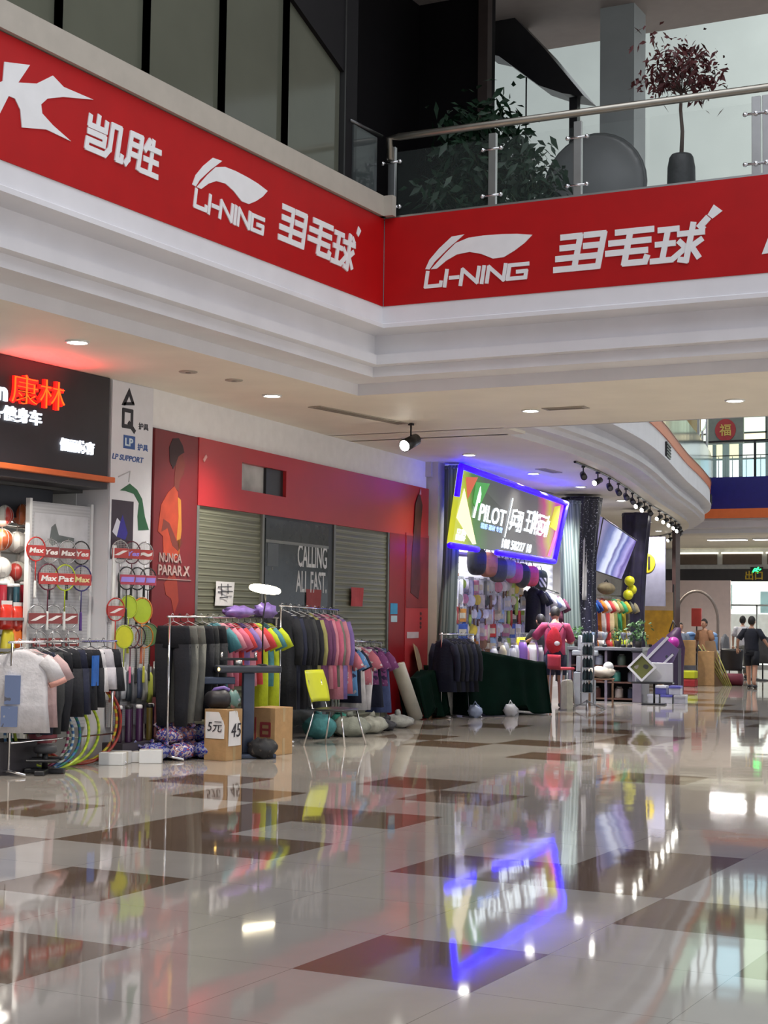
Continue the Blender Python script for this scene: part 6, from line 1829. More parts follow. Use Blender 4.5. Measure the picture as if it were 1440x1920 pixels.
# counter of loose goods in front of the wall
t = thing('goods_counter', 'white goods counter in front of the slatted wall, behind the green cloth', 'counter', (-11.2, 26.2, 0))
MB().box(-0.3, -1.2, 0.72, 0.3, 1.3, 0.78).build('counter_top', white_plastic, t, bevel=0.008)
MB().box(-0.26, -1.15, 0, 0.26, 1.25, 0.72).build('carcass', M('counter_grey', (0.3, 0.3, 0.33), 0.5), t)
cnt = [('white shoe box pack', (0.62, 0.62, 0.66), 25.35), ('cream tube pack', (0.55, 0.5, 0.36), 25.6), ('silver case', (0.5, 0.52, 0.55), 25.85), ('white shuttle tube', (0.68, 0.68, 0.7), 26.05), ('pale tube', (0.6, 0.62, 0.66), 26.25), ('violet pack', (0.25, 0.12, 0.45), 26.5), ('pink pack', (0.55, 0.25, 0.35), 26.72), ('white bag', (0.75, 0.76, 0.78), 26.95), ('lilac box', (0.35, 0.25, 0.55), 27.15), ('white net bag', (0.72, 0.72, 0.72), 27.3)]
for k, (nm, c, y) in enumerate(cnt):
    t = thing('goods_pack', '%s standing on the goods counter, %s from the green cloth end' % (nm, ORD[k]), 'pack', (-11.08 + 0.05 * (k % 2), y, 0.78), 0.3 * k, 'packs on the goods counter')
    h = 0.3 + 0.05 * (k % 3)
    MB().loft([(0, 0, 0, 0.07, 0.09), (0, 0, 0.03, 0.075, 0.095), (0, 0, h * 0.7, 0.07, 0.09), (0, 0, h, 0.03, 0.07)], 12, fold=0.2).build('body', M('counter_pack_%d' % k, c, 0.3), t, smooth=True)
    MB().box(-0.02, -0.05, h - 0.02, 0.02, 0.05, h + 0.04).build('header', hm[['white', 'cream', 'silver'][k % 3]], t)
for k in range(5):
    t = thing('grip_roll', 'bright yellow grip pack, %s of the yellow cluster beside the raspberry T-shirt' % ORD[k], 'pack', (-11.35, 27.05 + 0.13 * k, 1.28), 0, 'yellow cluster by the counter')
    MB().loft([(0, 0, -0.3, 0.02, 0.04), (0, 0, -0.2, 0.04, 0.055), (0, 0, -0.02, 0.015, 0.045)], 10).build('pack', M('bright_yellow', (0.75, 0.65, 0.01), 0.35), t, smooth=True)
    MB().tube([(0, 0, -0.02), (0, 0, 0.05)], 0.006, 5).build('hook', steel, t)
t = thing('hook_bar', 'steel hook bar holding the yellow grip packs over the counter', 'bar', (-11.35, 27.0, 1.33))
MB().tube([(0, -0.05, 0), (0, 0.62, 0)], 0.008, 6).build('bar', steel, t, smooth=True)
for y in (0, 0.58):
    MB().tube([(0, y, 0), (-0.1, y, -0.53)], 0.008, 6).build('stay', steel, t, smooth=True)


# ---- goods heap under dark green cloth
def cloth_heap(label, pts, name, mat, loc, rz, L, W, H0, H1, seed):
    t = thing(name, label, 'cover', loc, rz)
    rr = random.Random(seed)
    nu, nv = 40, 26

    def fn(a, b):
        # a along, b across the front drop and the top
        x = L * (a - 0.5)
        h = H0 + (H1 - H0) * a
        if b < 0.62:
            f = b / 0.62
            z = h * f
            y = -W / 2 - 0.16 * (1 - f) - 0.045 * math.sin(a * 23 + 1.3 * math.sin(a * 9)) * (1 - f) ** 0.6
            x *= 1 + 0.04 * (1 - f)
        else:
            f = (b - 0.62) / 0.38
            z = h - 0.03 * math.sin(a * 9) * f
            y = -W / 2 + W * f
        hem = 0.02 + (0.16 * max(0, math.sin(a * 11 + seed)) if b < 0.05 else 0)
        return Vector((x, y, max(z, hem)))
    MB().grid(fn, nu, nv).build('cloth', mat, t, smooth=True, thick=0.01)
    s = MB()
    for sx in (-1, 1):
        s.grid(lambda a, b: Vector((sx * L / 2 * (1 + 0.04 * (1 - b)), -W / 2 - 0.14 * (1 - b) + (W + 0.14) * a, (0.02 + (H0 if sx < 0 else H1) * b))), 10, 12)
    s.build('side_drop', mat, t, smooth=True, thick=0.01)
    return t


green_cloth = M('green_cloth', (0.001, 0.010, 0.006), 0.9, spec=0.1, var=0.25, scale=3, bump=0.2)
cloth_heap('goods table under a dark green cloth in front of the racket wall', None, 'covered_table', green_cloth, (-10.78, 24.6, 0), math.atan2(1.55, 0.78), 1.72, 0.7, 1.12, 0.86, 1)
cloth_heap('low heap under dark green cloth behind the black jacket rail', None, 'covered_heap', green_cloth, (-11.3, 23.05, 0), math.radians(88), 0.9, 0.22, 0.62, 0.8, 4)
for k, (px, c) in enumerate((((-10.62, 23.55, 0), (0.35, 0.42, 0.6)), ((-10.28, 24.2, 0), (0.6, 0.6, 0.62)))):
    t = thing('plastic_bag', ['pale blue and white bag on the floor at the near corner of the green cloth', 'white crumpled bag peeping out under the middle of the green cloth'][k], 'bag', px, k)
    MB().ball((0, 0, 0.1), (0.12, 0.1, 0.11), 16, 10, fn=lambda d: d * (1 + 0.2 * math.sin(7 * d.x) * math.cos(8 * d.z))).build('body', M('plastic_%d' % k, c, 0.3), t, smooth=True)
    MB().tube([(-0.04, 0, 0.19), (0, 0, 0.26), (0.05, 0, 0.19)], 0.01, 6).build('handle', M('plastic_%d' % k, c, 0.3), t, smooth=True)
# jacket rail
t = thing('clothes_rail', 'chrome stand with black jackets in front of the green covered goods', 'clothes rail', (-11.08, 23.15, 0), math.radians(62))
MB().tube([(0, 0, 1.33), (0.7, 0, 1.33)], 0.013, 8).build('rail', chrome, t, smooth=True)
MB().tube([(0.05, 0, 0.02), (0.05, 0, 1.36)], 0.014, 8).build('upright', chrome, t, smooth=True)
MB().tube([(0.68, 0, 0.02), (0.68, 0, 1.33)], 0.014, 8).build('upright', chrome, t, smooth=True)
for x in (0.05, 0.68):
    MB().tube([(x, -0.25, 0.015), (x, 0.25, 0.015)], 0.014, 8).build('foot', chrome, t, smooth=True)
for k in range(6):
    a = math.radians(62)
    p = (-11.08 + math.cos(a) * (0.1 + 0.09 * k), 23.15 + math.sin(a) * (0.1 + 0.09 * k), 1.33)
    hang('jacket', '%s black jacket on the chrome stand beside the green cloth' % ORD[k], 'jacket', 'coat', cloth_black if k % 2 else cloth_navy, p, a + 0.25, 'black jackets on the chrome stand', 0.92, 0.22, 300 + k)
# red stool and paper bag by the person in raspberry
t = thing('red_stool', 'red plastic stool with a back rest beside the person with the red backpack', 'stool', (-10.36, 26.7, 0), math.radians(150))
MB().box(-0.18, -0.17, 0.7, 0.18, 0.17, 0.75).build('seat', M('stool_red', (0.5, 0.04, 0.06), 0.35), t, bevel=0.03)
MB().grid(lambda a, b: Vector((-0.18 + 0.36 * a, 0.17 + 0.03 * math.sin(a * PI), 0.72 + 0.25 * b)), 8, 4).build('back_rest', M('stool_red', (0.5, 0.04, 0.06), 0.35), t, smooth=True, thick=0.02)
for sx in (-1, 1):
    for sy in (-1, 1):
        MB().tube([(sx * 0.15, sy * 0.13, 0.7), (sx * 0.18, sy * 0.16, 0.0)], 0.011, 7).build('leg', steel, t, smooth=True)
t = thing('paper_bag', 'tall beige paper bag standing on the floor behind the person with the red backpack', 'bag', (-10.12, 26.35, 0), math.radians(20))
MB().loft([(0, 0, 0, 0.1, 0.16), (0, 0, 0.03, 0.105, 0.165), (0, 0, 0.5, 0.1, 0.165), (0, 0, 0.54, 0.08, 0.165)], 4).build('body', M('paper_beige', (0.45, 0.42, 0.33), 0.7, var=0.15), t)
MB().tube([(0, -0.06, 0.53), (0, -0.04, 0.66), (0, 0.04, 0.66), (0, 0.06, 0.53)], 0.006, 6).build('handle', M('cord_white', (0.6, 0.6, 0.58), 0.6), t, smooth=True)

# ================================================================ shop with the tilted screen and the far stalls
Q = [Vector((-11.6, 32.285, 3.774)), Vector((-11.6, 34.518, 3.391)), Vector((-12.1, 34.914, 2.521)), Vector((-12.1, 33.074, 2.682))]
t = thing('tilted_screen', 'tilted bright video screen with violet and white stripes between two dark curtains', 'screen', tuple(Q[3]))
mb = MB(); panel4(mb, *[p - Q[3] for p in Q], 0.12)
mb.build('screen', screen_mat('video_screen', [(0.05, (0.12, 0.11, 0.3)), (0.18, (0.25, 0.22, 0.4)), (0.3, (0.12, 0.14, 0.32)), (0.4, (0.16, 0.2, 0.45)), (0.47, (0.6, 0.65, 0.9)), (0.56, (0.75, 0.8, 1.0)), (0.6, (0.12, 0.12, 0.35)), (0.68, (0.55, 0.6, 0.9)), (0.73, (0.1, 0.12, 0.4)), (0.84, (0.45, 0.4, 0.8)), (0.9, (0.12, 0.08, 0.35)), (1.0, (0.4, 0.35, 0.7))], 1, 0.1, 1.1, 3), t)
fr4 = [p - Q[3] for p in Q]
for a, b in ((0, 1), (1, 2), (2, 3), (3, 0)):
    MB().tube([fr4[a], fr4[b]], 0.014, 6).build('bezel', M('bezel_dark', (0.03, 0.03, 0.05), 0.4), t)
# clothes under the screen
dcl = [(cloth_lime, 'lime and black'), (cloth_blue, 'royal blue'), (fab('cloth_deep_blue', (0.02, 0.06, 0.3)), 'deep blue'), (fab('cloth_orange', (0.7, 0.2, 0.03)), 'orange'), (cloth_white, 'white'), (cloth_red, 'red'), (fab('cloth_cream', (0.6, 0.5, 0.3)), 'cream'), (cloth_olive, 'olive'), (fab('cloth_emerald', (0.05, 0.35, 0.15)), 'emerald'), (fab('cloth_gold', (0.6, 0.45, 0.05)), 'gold'), (cloth_grey, 'grey'), (fab('cloth_sand', (0.4, 0.35, 0.22)), 'sand')]
for k, (mt, nm) in enumerate(dcl):
    f = k / 11
    hang('jersey', '%s sports jersey hanging below the tilted screen' % nm, 'jersey', 'shirt', mt, (-12.25, 32.6 + 3.0 * f, 2.15 + 0.0 * f), PI / 2 - 0.3, 'jerseys below the tilted screen', 0.95, 0.24, 400 + k, 0)
for k, (mt, nm) in enumerate([(fab('cloth_orange', (0.7, 0.2, 0.03)), 'orange'), (cloth_white, 'white'), (cloth_red, 'red'), (fab('cloth_gold', (0.6, 0.45, 0.05)), 'gold'), (cloth_lime, 'lime'), (fab('cloth_cream', (0.6, 0.5, 0.3)), 'cream')]):
    hang('shorts', '%s shorts in the lower row below the tilted screen' % nm, 'shorts', 'shorts', mt, (-12.1, 32.9 + 0.45 * k, 1.42), PI / 2 - 0.3, 'shorts below the tilted screen', 0.45, 0.2, 430 + k, 0)
t = thing('clothes_rail', 'two tier clothes rail under the tilted screen', 'clothes rail', (-12.25, 32.4, 0))
for z, x in ((2.15, 0), (1.42, 0.15)):
    MB().tube([(x, 0, z), (x, 3.3, z)], 0.015, 8).build('rail', steel, t, smooth=True)
for y in (0, 3.3):
    MB().tube([(0, y, 0), (0, y, 2.2)], 0.016, 8).build('upright', steel, t, smooth=True)
    MB().tube([(0, y, 1.42), (0.15, y, 1.42)], 0.012, 6).build('arm', steel, t, smooth=True)
for k, (y, z) in enumerate(((35.2, 2.5), (35.35, 2.3), (35.1, 2.18))):
    t = thing('yellow_ball', 'bright yellow ball in the small cluster beside the purple curtain, %s from the top' % ORD[k], 'ball', (-12.0, y, z), 0, 'yellow balls by the purple curtain')
    MB().ball((0, 0, 0), 0.12, 16, 10).build('ball', M('ball_bright_yellow', (0.65, 0.62, 0.02), 0.3), t, smooth=True)
    MB().tube([(0, 0, 0.12), (0, 0, 0.2)], 0.008, 5).build('valve_cord', black_plastic, t)
t = thing('olive_bag', 'olive brown bag hanging under the lower edge of the tilted screen', 'bag', (-12.1, 33.9, 2.3))
MB().ball((0, 0, 0), (0.12, 0.5, 0.14), 18, 10).build('body', M('bag_olive', (0.14, 0.11, 0.06), 0.7, var=0.3), t, smooth=True)
MB().tube([(0, -0.2, 0.1), (0, 0, 0.2), (0, 0.2, 0.1)], 0.015, 6).build('handle', black_plastic, t, smooth=True)
for y in (33.0, 34.8):
    spot_light('jersey_lamp', (-11.3, y, 4.12), (-12.2, y, 1.5), 200)

# poster walls beyond
t = thing('wall_poster', 'pale poster with a yellow and black emblem beyond the purple curtain', 'poster', (-12.3, 37.75, 1.95), 0)
MB().box(-0.45, -0.02, 0, 0.35, 0.02, 1.7).build('sheet', M('poster_lavender', (0.24, 0.24, 0.34), 0.5), t)
MB().ball((-0.1, -0.03, 1.05), (0.2, 0.012, 0.24), 16, 10).build('emblem', M('emblem_yellow', (0.6, 0.48, 0.02), 0.5), t, smooth=True)
MB().box(-0.17, -0.05, 0.9, -0.12, -0.035, 1.22).box(-0.08, -0.05, 0.9, -0.03, -0.035, 1.22).build('bars', ink, t)
t = thing('yellow_banner', 'mustard yellow standing banner with a pale top beyond the purple curtain', 'banner', (-12.45, 38.4, 0.3), 0)
MB().box(-0.5, -0.02, 0.7, 0.5, 0.02, 1.55).build('sheet', M('banner_mustard', (0.55, 0.3, 0.02), 0.5, var=0.2), t)
MB().box(-0.5, -0.02, 1.55, 0.5, 0.02, 2.0).build('pale_top', M('banner_tan', (0.5, 0.38, 0.28), 0.5), t)
MB().box(-0.45, -0.03, 1.85, 0.1, -0.02, 2.2).build('white_photo', M('photo_white', (0.65, 0.68, 0.85), 0.5), t)
for x in (-0.5, 0.5):
    MB().tube([(x, 0, -0.3), (x, 0, 2.2)], 0.02, 6).build('pole', black_metal, t)
o = MB().box(-13.05, 41.8, 0, -12.95, 42.2, 4.2).build('column_brown', M('column_dark_red', (0.06, 0.03, 0.03), 0.5)); struct(o)
t = thing('backdrop_board', 'pale pink beige backdrop board behind the arch frame', 'board', (-14.3, 48.0, 0))
MB().box(-1.15, 0, 0.1, 1.15, 0.06, 2.85).build('board', M('board_pink_beige', (0.62, 0.5, 0.45), 0.6, var=0.04), t)
for x in (-0.9, 0.9):
    MB().box(x - 0.05, -0.3, 0, x + 0.05, 0.3, 0.1).build('foot', black_metal, t)
t = thing('arch_frame', 'thin brown arch frame in front of the pale pink backdrop board', 'arch', (-13.2, 44.6, 0))
MB().tube([(-0.62, 0, 0)] + [(-0.62 * math.cos(a), 0, 1.6 + 0.85 * math.sin(a)) for a in [PI * q / 16 for q in range(17)]] + [(0.62, 0, 0)], 0.04, 8).build('arch', M('arch_brown', (0.25, 0.2, 0.17), 0.5), t, smooth=True)
MB().box(-0.8, -0.2, 0, -0.45, 0.2, 0.03).box(0.45, -0.2, 0, 0.8, 0.2, 0.03).build('base', black_metal, t)
t = thing('display_table', 'table with white caps and blue goods below the arch frame', 'table', (-12.9, 43.4, 0))
MB().box(-0.85, -0.3, 0.72, 0.75, 0.3, 0.78).build('table_top', white_plastic, t)
for x in (-0.78, 0.68):
    for y in (-0.25, 0.25):
        MB().box(x - 0.02, y - 0.02, 0, x + 0.02, y + 0.02, 0.72).build('leg', steel, t)
for k, (x, c, nm) in enumerate(((-0.75, (0.7, 0.66, 0.6), 'cream'), (-0.4, (0.65, 0.55, 0.55), 'blush'), (-0.1, (0.12, 0.25, 0.5), 'blue'), (0.2, (0.7, 0.7, 0.72), 'white'), (0.5, (0.2, 0.35, 0.6), 'sky blue'))):
    t = thing('goods_stack', '%s goods pile on the table below the arch frame' % nm, 'goods', (-12.9 + x, 43.35, 0.78), k, 'goods below the arch frame')
    MB().box(-0.13, -0.12, 0, 0.13, 0.12, 0.4).build('lower_pack', M('stack_%d' % k, c, 0.5), t, bevel=0.03)
    MB().ball((0, 0, 0.44), (0.16, 0.14, 0.08), 14, 8).build('cap', M('stack_cap_%d' % k, tuple(min(1, q * 1.2) for q in c), 0.5), t, smooth=True)

# tall rack, counter, plants and display beyond the people
t = thing('spinner_rack', 'tall narrow white wire rack with dark bottles right of the person with the red backpack', 'rack', (-9.95, 26.9, 0), 0.4)
for sx in (-1, 1):
    for sy in (-1, 1):
        MB().tube([(sx * 0.11, sy * 0.11, 0.1), (sx * 0.11, sy * 0.11, 1.32)], 0.009, 6).build('upright', M('rack_white', (0.25, 0.25, 0.26), 0.4, 0.3), t, smooth=True)
    MB().tube([(sx * 0.32, 0, 0.0), (0, 0, 0.16), (-sx * 0.02, 0, 0.16)], 0.014, 6).build('foot', M('rack_white', (0.25, 0.25, 0.26), 0.4, 0.3), t, smooth=True)
    MB().tube([(0, sx * 0.32, 0.0), (0, 0, 0.16), (0, -sx * 0.02, 0.16)], 0.014, 6).build('foot', M('rack_white', (0.25, 0.25, 0.26), 0.4, 0.3), t, smooth=True)
for k in range(5):
    MB().box(-0.12, -0.12, 0.3 + 0.22 * k, 0.12, 0.12, 0.31 + 0.22 * k).build('shelf', M('rack_white', (0.25, 0.25, 0.26), 0.4, 0.3), t)
for k in range(5):
    for j, (x, y) in enumerate(((-0.055, -0.055), (0.055, -0.055), (0.0, 0.055))):
        ca = math.cos(0.4); sa = math.sin(0.4)
        b = thing('bottle', '%s dark teal bottle on the %s shelf of the narrow wire rack' % (['front', 'side', 'back'][j], ['lowest', 'second', 'middle', 'fourth', 'top'][k]), 'bottle', (-9.95 + x * ca - y * sa, 26.9 + x * sa + y * ca, 0.312 + 0.22 * k), 0, 'bottles on the wire rack')
        MB().lathe([(0.035, 0), (0.038, 0.01), (0.036, 0.13), (0.015, 0.16), (0.015, 0.18)], n=12).build('body', M('bottle_teal', (0.01, 0.03, 0.035), 0.25), b, smooth=True)
        MB().lathe([(0.018, 0.17), (0.018, 0.195)], n=10).build('cap', white_plastic, b, smooth=True)
t = thing('small_table', 'thin legged little table with a pale cloth heap beside the wire rack', 'table', (-10.05, 27.9, 0), 0.3)
MB().box(-0.24, -0.2, 0.5, 0.24, 0.2, 0.53).build('table_top', M('wood_brown', (0.16, 0.09, 0.05), 0.5), t, bevel=0.004)
for sx in (-1, 1):
    for sy in (-1, 1):
        MB().box(sx * 0.21 - 0.012, sy * 0.17 - 0.012, 0, sx * 0.21 + 0.012, sy * 0.17 + 0.012, 0.5).build('leg', M('wood_brown', (0.16, 0.09, 0.05), 0.5), t)
t = thing('cloth_bundle', 'pale beige cloth heap on the little table beside the wire rack', 'bundle', (-10.05, 27.9, 0.53))
MB().ball((0, 0, 0.1), (0.24, 0.2, 0.11), 18, 10, fn=lambda d: d * (1 + 0.2 * math.sin(7 * d.x + 3 * d.z) * math.cos(6 * d.y))).build('cloth', M('beige_cloth', (0.45, 0.4, 0.32), 0.8, var=0.2), t, smooth=True)
MB().ball((0.12, 0.05, 0.2), (0.1, 0.1, 0.1), 12, 8).build('white_lump', M('white_cloth', (0.6, 0.6, 0.58), 0.8), t, smooth=True)
t = thing('foam_blocks', 'pale grey packing blocks stacked behind the wire rack', 'packing', (-10.55, 28.4, 0), 0.3)
for k, (w, z0, z1) in enumerate(((0.2, 0.0, 0.62), (0.16, 0.62, 0.92), (0.24, 0.92, 1.02), (0.13, 1.02, 1.3))):
    MB().box(-w, -0.12, z0, w, 0.12, z1).build('block', M('foam_pale', (0.3, 0.32, 0.35), 0.7), t, bevel=0.02)
t = thing('sales_counter', 'dark sales counter with grey top and open shelves carrying trophies and plants', 'counter', (-10.75, 30.3, 0), 0.15)
MB().box(-0.75, -0.5, 1.0, 0.75, 0.5, 1.06).build('counter_top', M('counter_slate', (0.12, 0.12, 0.13), 0.35), t, bevel=0.006)
MB().box(-0.72, 0.42, 0, 0.72, 0.48, 1.0).build('back_panel', M('counter_dark', (0.025, 0.022, 0.028), 0.5), t)
for x in (-0.72, 0.0, 0.68):
    MB().box(x, -0.46, 0, x + 0.05, 0.42, 1.0).build('divider', M('counter_violet_grey', (0.12, 0.1, 0.13), 0.5), t)
for z in (0.04, 0.36, 0.68):
    MB().box(-0.72, -0.44, z, 0.72, 0.42, z + 0.03).build('shelf', M('counter_brown', (0.07, 0.03, 0.02), 0.5), t)
ca, sa = math.cos(0.15), math.sin(0.15)


def onc(x, y, z):
    return (-10.75 + x * ca - y * sa, 30.3 + x * sa + y * ca, z)


sh = [(-0.5, 0.07, (0.4, 0.4, 0.42), 'pale bag'), (-0.2, 0.07, (0.12, 0.05, 0.04), 'brown box'), (0.25, 0.07, (0.35, 0.3, 0.26), 'tan jar'), (0.5, 0.07, (0.05, 0.06, 0.1), 'navy box'), (-0.5, 0.39, (0.3, 0.25, 0.2), 'tan box'), (-0.15, 0.39, (0.2, 0.05, 0.03), 'rust box'), (0.2, 0.39, (0.05, 0.2, 0.15), 'green bottle'), (0.5, 0.39, (0.25, 0.26, 0.3), 'grey box'), (-0.45, 0.71, (0.4, 0.45, 0.55), 'silver cup'), (-0.15, 0.71, (0.45, 0.5, 0.55), 'glass jar'), (0.3, 0.71, (0.1, 0.14, 0.1), 'dark jar')]
for k, (x, z, c, nm) in enumerate(sh):
    t = thing('shelf_item', '%s on the %s shelf of the dark sales counter' % (nm, 'lowest' if z < 0.2 else 'middle' if z < 0.6 else 'top'), 'goods', onc(x, -0.25, z), 0, 'goods in the sales counter')
    MB().lathe([(0.08, 0), (0.085, 0.01), (0.085, 0.17), (0.05, 0.2)], n=4 if 'box' in nm else 14).build('body', M('shelf_item_%d' % k, c, 0.35), t, smooth='box' not in nm)
    MB().lathe([(0.055, 0.19), (0.055, 0.22)], n=10).build('lid', M('shelf_lid', (0.2, 0.2, 0.2), 0.4), t, smooth=True)
lrng = random.Random(9)
for k, (x, y, h, rad, n_, lab) in enumerate(((0.62, -0.2, 0.42, 0.2, 130, 'bushy green plant at the far end of the dark sales counter'), (-0.62, -0.1, 0.26, 0.12, 60, 'small olive plant at the near end of the dark sales counter'), (0.15, 0.1, 0.22, 0.12, 60, 'low green plant in the middle of the dark sales counter'))):
    t = thing('potted_plant', lab, 'plant', onc(x, y, 1.06), 0, 'plants on the sales counter')
    MB().lathe([(0.06, 0), (0.08, 0.12), (0.075, 0.13)], n=14).build('pot', M('pot_dark', (0.04, 0.035, 0.03), 0.5), t, smooth=True)
    m_ = MB()
    leaf_cloud(m_, [Vector((lrng.gauss(0, rad * 0.5), lrng.gauss(0, rad * 0.5), 0.14 + h * lrng.random())) for _ in range(n_)], 0.09, lrng)
    m_.build('foliage', MP('counter_leaves', [(0.03, 0.09, 0.03), (0.06, 0.14, 0.04), (0.1, 0.12, 0.04)], 8, 0.5), t)
for k, (x, nm, c) in enumerate(((-0.45, 'silver', (0.5, 0.52, 0.55)), (-0.3, 'pale blue', (0.35, 0.45, 0.6)), (-0.05, 'clear white', (0.6, 0.65, 0.7)), (0.32, 'grey', (0.3, 0.32, 0.36)), (0.45, 'silver white', (0.65, 0.66, 0.68)))):
    t = thing('trophy', '%s trophy on the dark sales counter, %s along' % (nm, ORD[k]), 'trophy', onc(x, -0.2, 1.06), 0, 'trophies on the sales counter')
    MB().lathe([(0.05, 0), (0.05, 0.05), (0.035, 0.06)], n=14).build('base', black_plastic, t, smooth=True)
    MB().lathe([(0.012, 0.06), (0.012, 0.14), (0.05, 0.2), (0.06, 0.28), (0.055, 0.29)], n=14).build('cup', M('trophy_%d' % k, c, 0.15, 0.7), t, smooth=True)
t = thing('corner_post', 'violet grey square post at the far end of the dark sales counter', 'post', (-10.0, 29.85, 0), 0.1)
MB().box(-0.09, -0.09, 0, 0.09, 0.09, 0.98).build('shaft', M('post_violet_grey', (0.13, 0.11, 0.14), 0.5), t, bevel=0.01)
MB().box(-0.11, -0.11, 0.98, 0.11, 0.11, 1.01).build('cap', black_plastic, t)
t = thing('sign_stand', 'black stand on one leg carrying a tilted white display board', 'stand', (-9.5, 29.3, 0), 0.2)
MB().tube([(0.0, 0.05, 0.03), (0, 0.05, 0.4)], 0.02, 8).build('leg', black_metal, t, smooth=True)
MB().box(-0.22, -0.1, 0.0, 0.22, 0.2, 0.025).build('base', black_metal, t)
MB().box(-0.42, -0.12, 0.4, 0.36, 0.22, 0.43).build('tray', black_metal, t)
MB().box(-0.36, -0.02, 0.43, 0.36, 0.02, 0.8).build('white_board', M('board_white', (0.62, 0.62, 0.62), 0.5, var=0.05), t, bevel=0.012)
t = thing('picture_frame', 'white framed picture standing on its corner against the white display board', 'picture', (-9.62, 29.22, 0.45), 0.2)
for a_, s_, off in ((0.75, 0.3, (0.0, 0.0)),):
    m_ = MB()
    cx, cz, h = -0.08, 0.26, 0.25
    pts = [(cx, cz - h), (cx + h, cz), (cx, cz + h), (cx - h, cz)]
    m_.stroke(pts + [pts[0]], 0.04, 0.03, FR((0, -0.06, 0), (1, 0, 0), (0, 0, 1)))
    m_.build('frame', white_plastic, t)
    MB().prism([(cx, cz - h), (cx + h, cz), (cx, cz + h), (cx - h, cz)], 0.012, FR((0, -0.045, 0), (1, 0, 0), (0, 0, 1))).build('picture', MP('picture_leafy', [(0.03, 0.03, 0.03), (0.12, 0.13, 0.03), (0.25, 0.24, 0.22)], 5, 0.5), t)
t = thing('picture_frame', 'violet toned picture with a white edge leaning behind the white display board', 'picture', (-9.42, 29.42, 0.43), 0.2)
MB().prism([(-0.3, 0.3), (0.2, 0.28), (0.36, 0.62), (0.06, 0.86), (-0.22, 0.62)], 0.02, FR((0, 0, 0), (1, 0, 0), (0, 0, 1))).build('picture', MP('picture_violet', [(0.05, 0.03, 0.09), (0.14, 0.1, 0.22), (0.03, 0.05, 0.05)], 5, 0.5), t)
MB().stroke([(-0.28, 0.4), (0.14, 0.84)], 0.05, 0.03, FR((0, -0.01, 0), (1, 0, 0), (0, 0, 1))).stroke([(0.0, 0.28), (0.24, 0.52)], 0.04, 0.03, FR((0, -0.02, 0), (1, 0, 0), (0, 0, 1))).build('edge', white_plastic, t)
MB().box(-0.2, -0.02, 0.0, 0.2, 0.02, 0.3).build('foot', black_metal, t)
for k, (x, y, z, c, nm) in enumerate(((-9.75, 30.1, 0, (0.55, 0.56, 0.6), 'white'), (-9.5, 30.15, 0, (0.6, 0.6, 0.62), 'pale'), (-9.25, 30.2, 0, (0.5, 0.5, 0.55), 'silver white'), (-9.62, 30.15, 0.17, (0.08, 0.08, 0.3), 'dark blue'), (-9.35, 30.2, 0.17, (0.55, 0.55, 0.6), 'topmost white'))):
    t = thing('shoe_box', '%s shoe box in the stack under the black sign stand' % nm, 'box', (x, y, z), 0.15, 'shoe boxes under the sign stand')
    MB().box(-0.11, -0.15, 0, 0.11, 0.15, 0.12).build('body', M('shoe_box_%d' % k, c, 0.5), t, bevel=0.004)
    MB().box(-0.115, -0.155, 0.12, 0.115, 0.155, 0.165).build('lid', M('shoe_box_lid_%d' % (k % 3), [(0.6, 0.6, 0.65), (0.1, 0.1, 0.4), (0.6, 0.6, 0.6)][k % 3], 0.5), t, bevel=0.004)
t = thing('tall_bag', 'tall dark purple fabric column bag beside the picture frames', 'bag', (-10.7, 34.4, 0))
MB().loft([(0, 0, 0, 0.22, 0.2), (0, 0, 0.5, 0.22, 0.2), (0, 0, 1.0, 0.25, 0.2), (0, 0, 1.28, 0.16, 0.14), (0.1, 0, 1.45, 0.05, 0.05)], 14, fold=0.15).build('body', MP('purple_bag', [(0.03, 0.008, 0.045), (0.05, 0.012, 0.06), (0.14, 0.02, 0.13)], 7, 0.5), t, smooth=True)
MB().tube([(0.1, 0, 1.4), (0.0, -0.05, 1.6), (-0.1, 0, 1.35)], 0.02, 6).build('strap', black_plastic, t, smooth=True)
t = thing('magenta_ball', 'magenta ball resting on the violet picture beside the tall purple bag', 'ball', (-10.55, 33.9, 1.0))
MB().ball((0, 0, 0.12), 0.13, 14, 10).build('ball', M('ball_magenta', (0.4, 0.02, 0.3), 0.4), t, smooth=True)
MB().box(-0.14, -0.12, -1.0, 0.14, 0.12, 0.0).build('stand', M('stand_dark', (0.03, 0.02, 0.05), 0.5), t)
# boxes, steps, leaning poles, black chair
for k, (loc, w, h, lab) in enumerate((((-11.75, 38.8, 0.0), 0.5, 0.5, 'dull blue and brown carton at the bottom of the far stack'), ((-11.75, 38.8, 0.5), 0.46, 0.62, 'plain tan carton on top of the far stack'), ((-11.35, 39.2, 0.0), 0.4, 0.85, 'brown carton standing beside the far stack'))):
    carton(lab, loc, 0.25, w, 0.45, h, cardboard if k else M('carton_blue_brown', (0.13, 0.13, 0.16), 0.8, var=0.4, scale=3))
for k, (z, c, nm) in enumerate(((0.0, (0.3, 0.015, 0.02), 'dark red step block, lower one'), (0.2, (0.45, 0.47, 0.01), 'yellow green step block, upper one'))):
    t = thing('step_block', nm + ' in front of the far cartons', 'step', (-11.55, 38.05, z), 0.1, 'step blocks')
    MB().box(-0.28, -0.2, 0, 0.28, 0.2, 0.18).build('block', M('step_%d' % k, c, 0.5), t, bevel=0.02)
    MB().box(-0.26, -0.18, 0.18, 0.26, 0.18, 0.19).build('mat', M('step_mat_%d' % k, tuple(q * 0.8 for q in c), 0.7), t)
t = thing('leaning_board', 'tan board leaning beside the far cartons', 'board', (-11.0, 39.3, 0), 0.1)
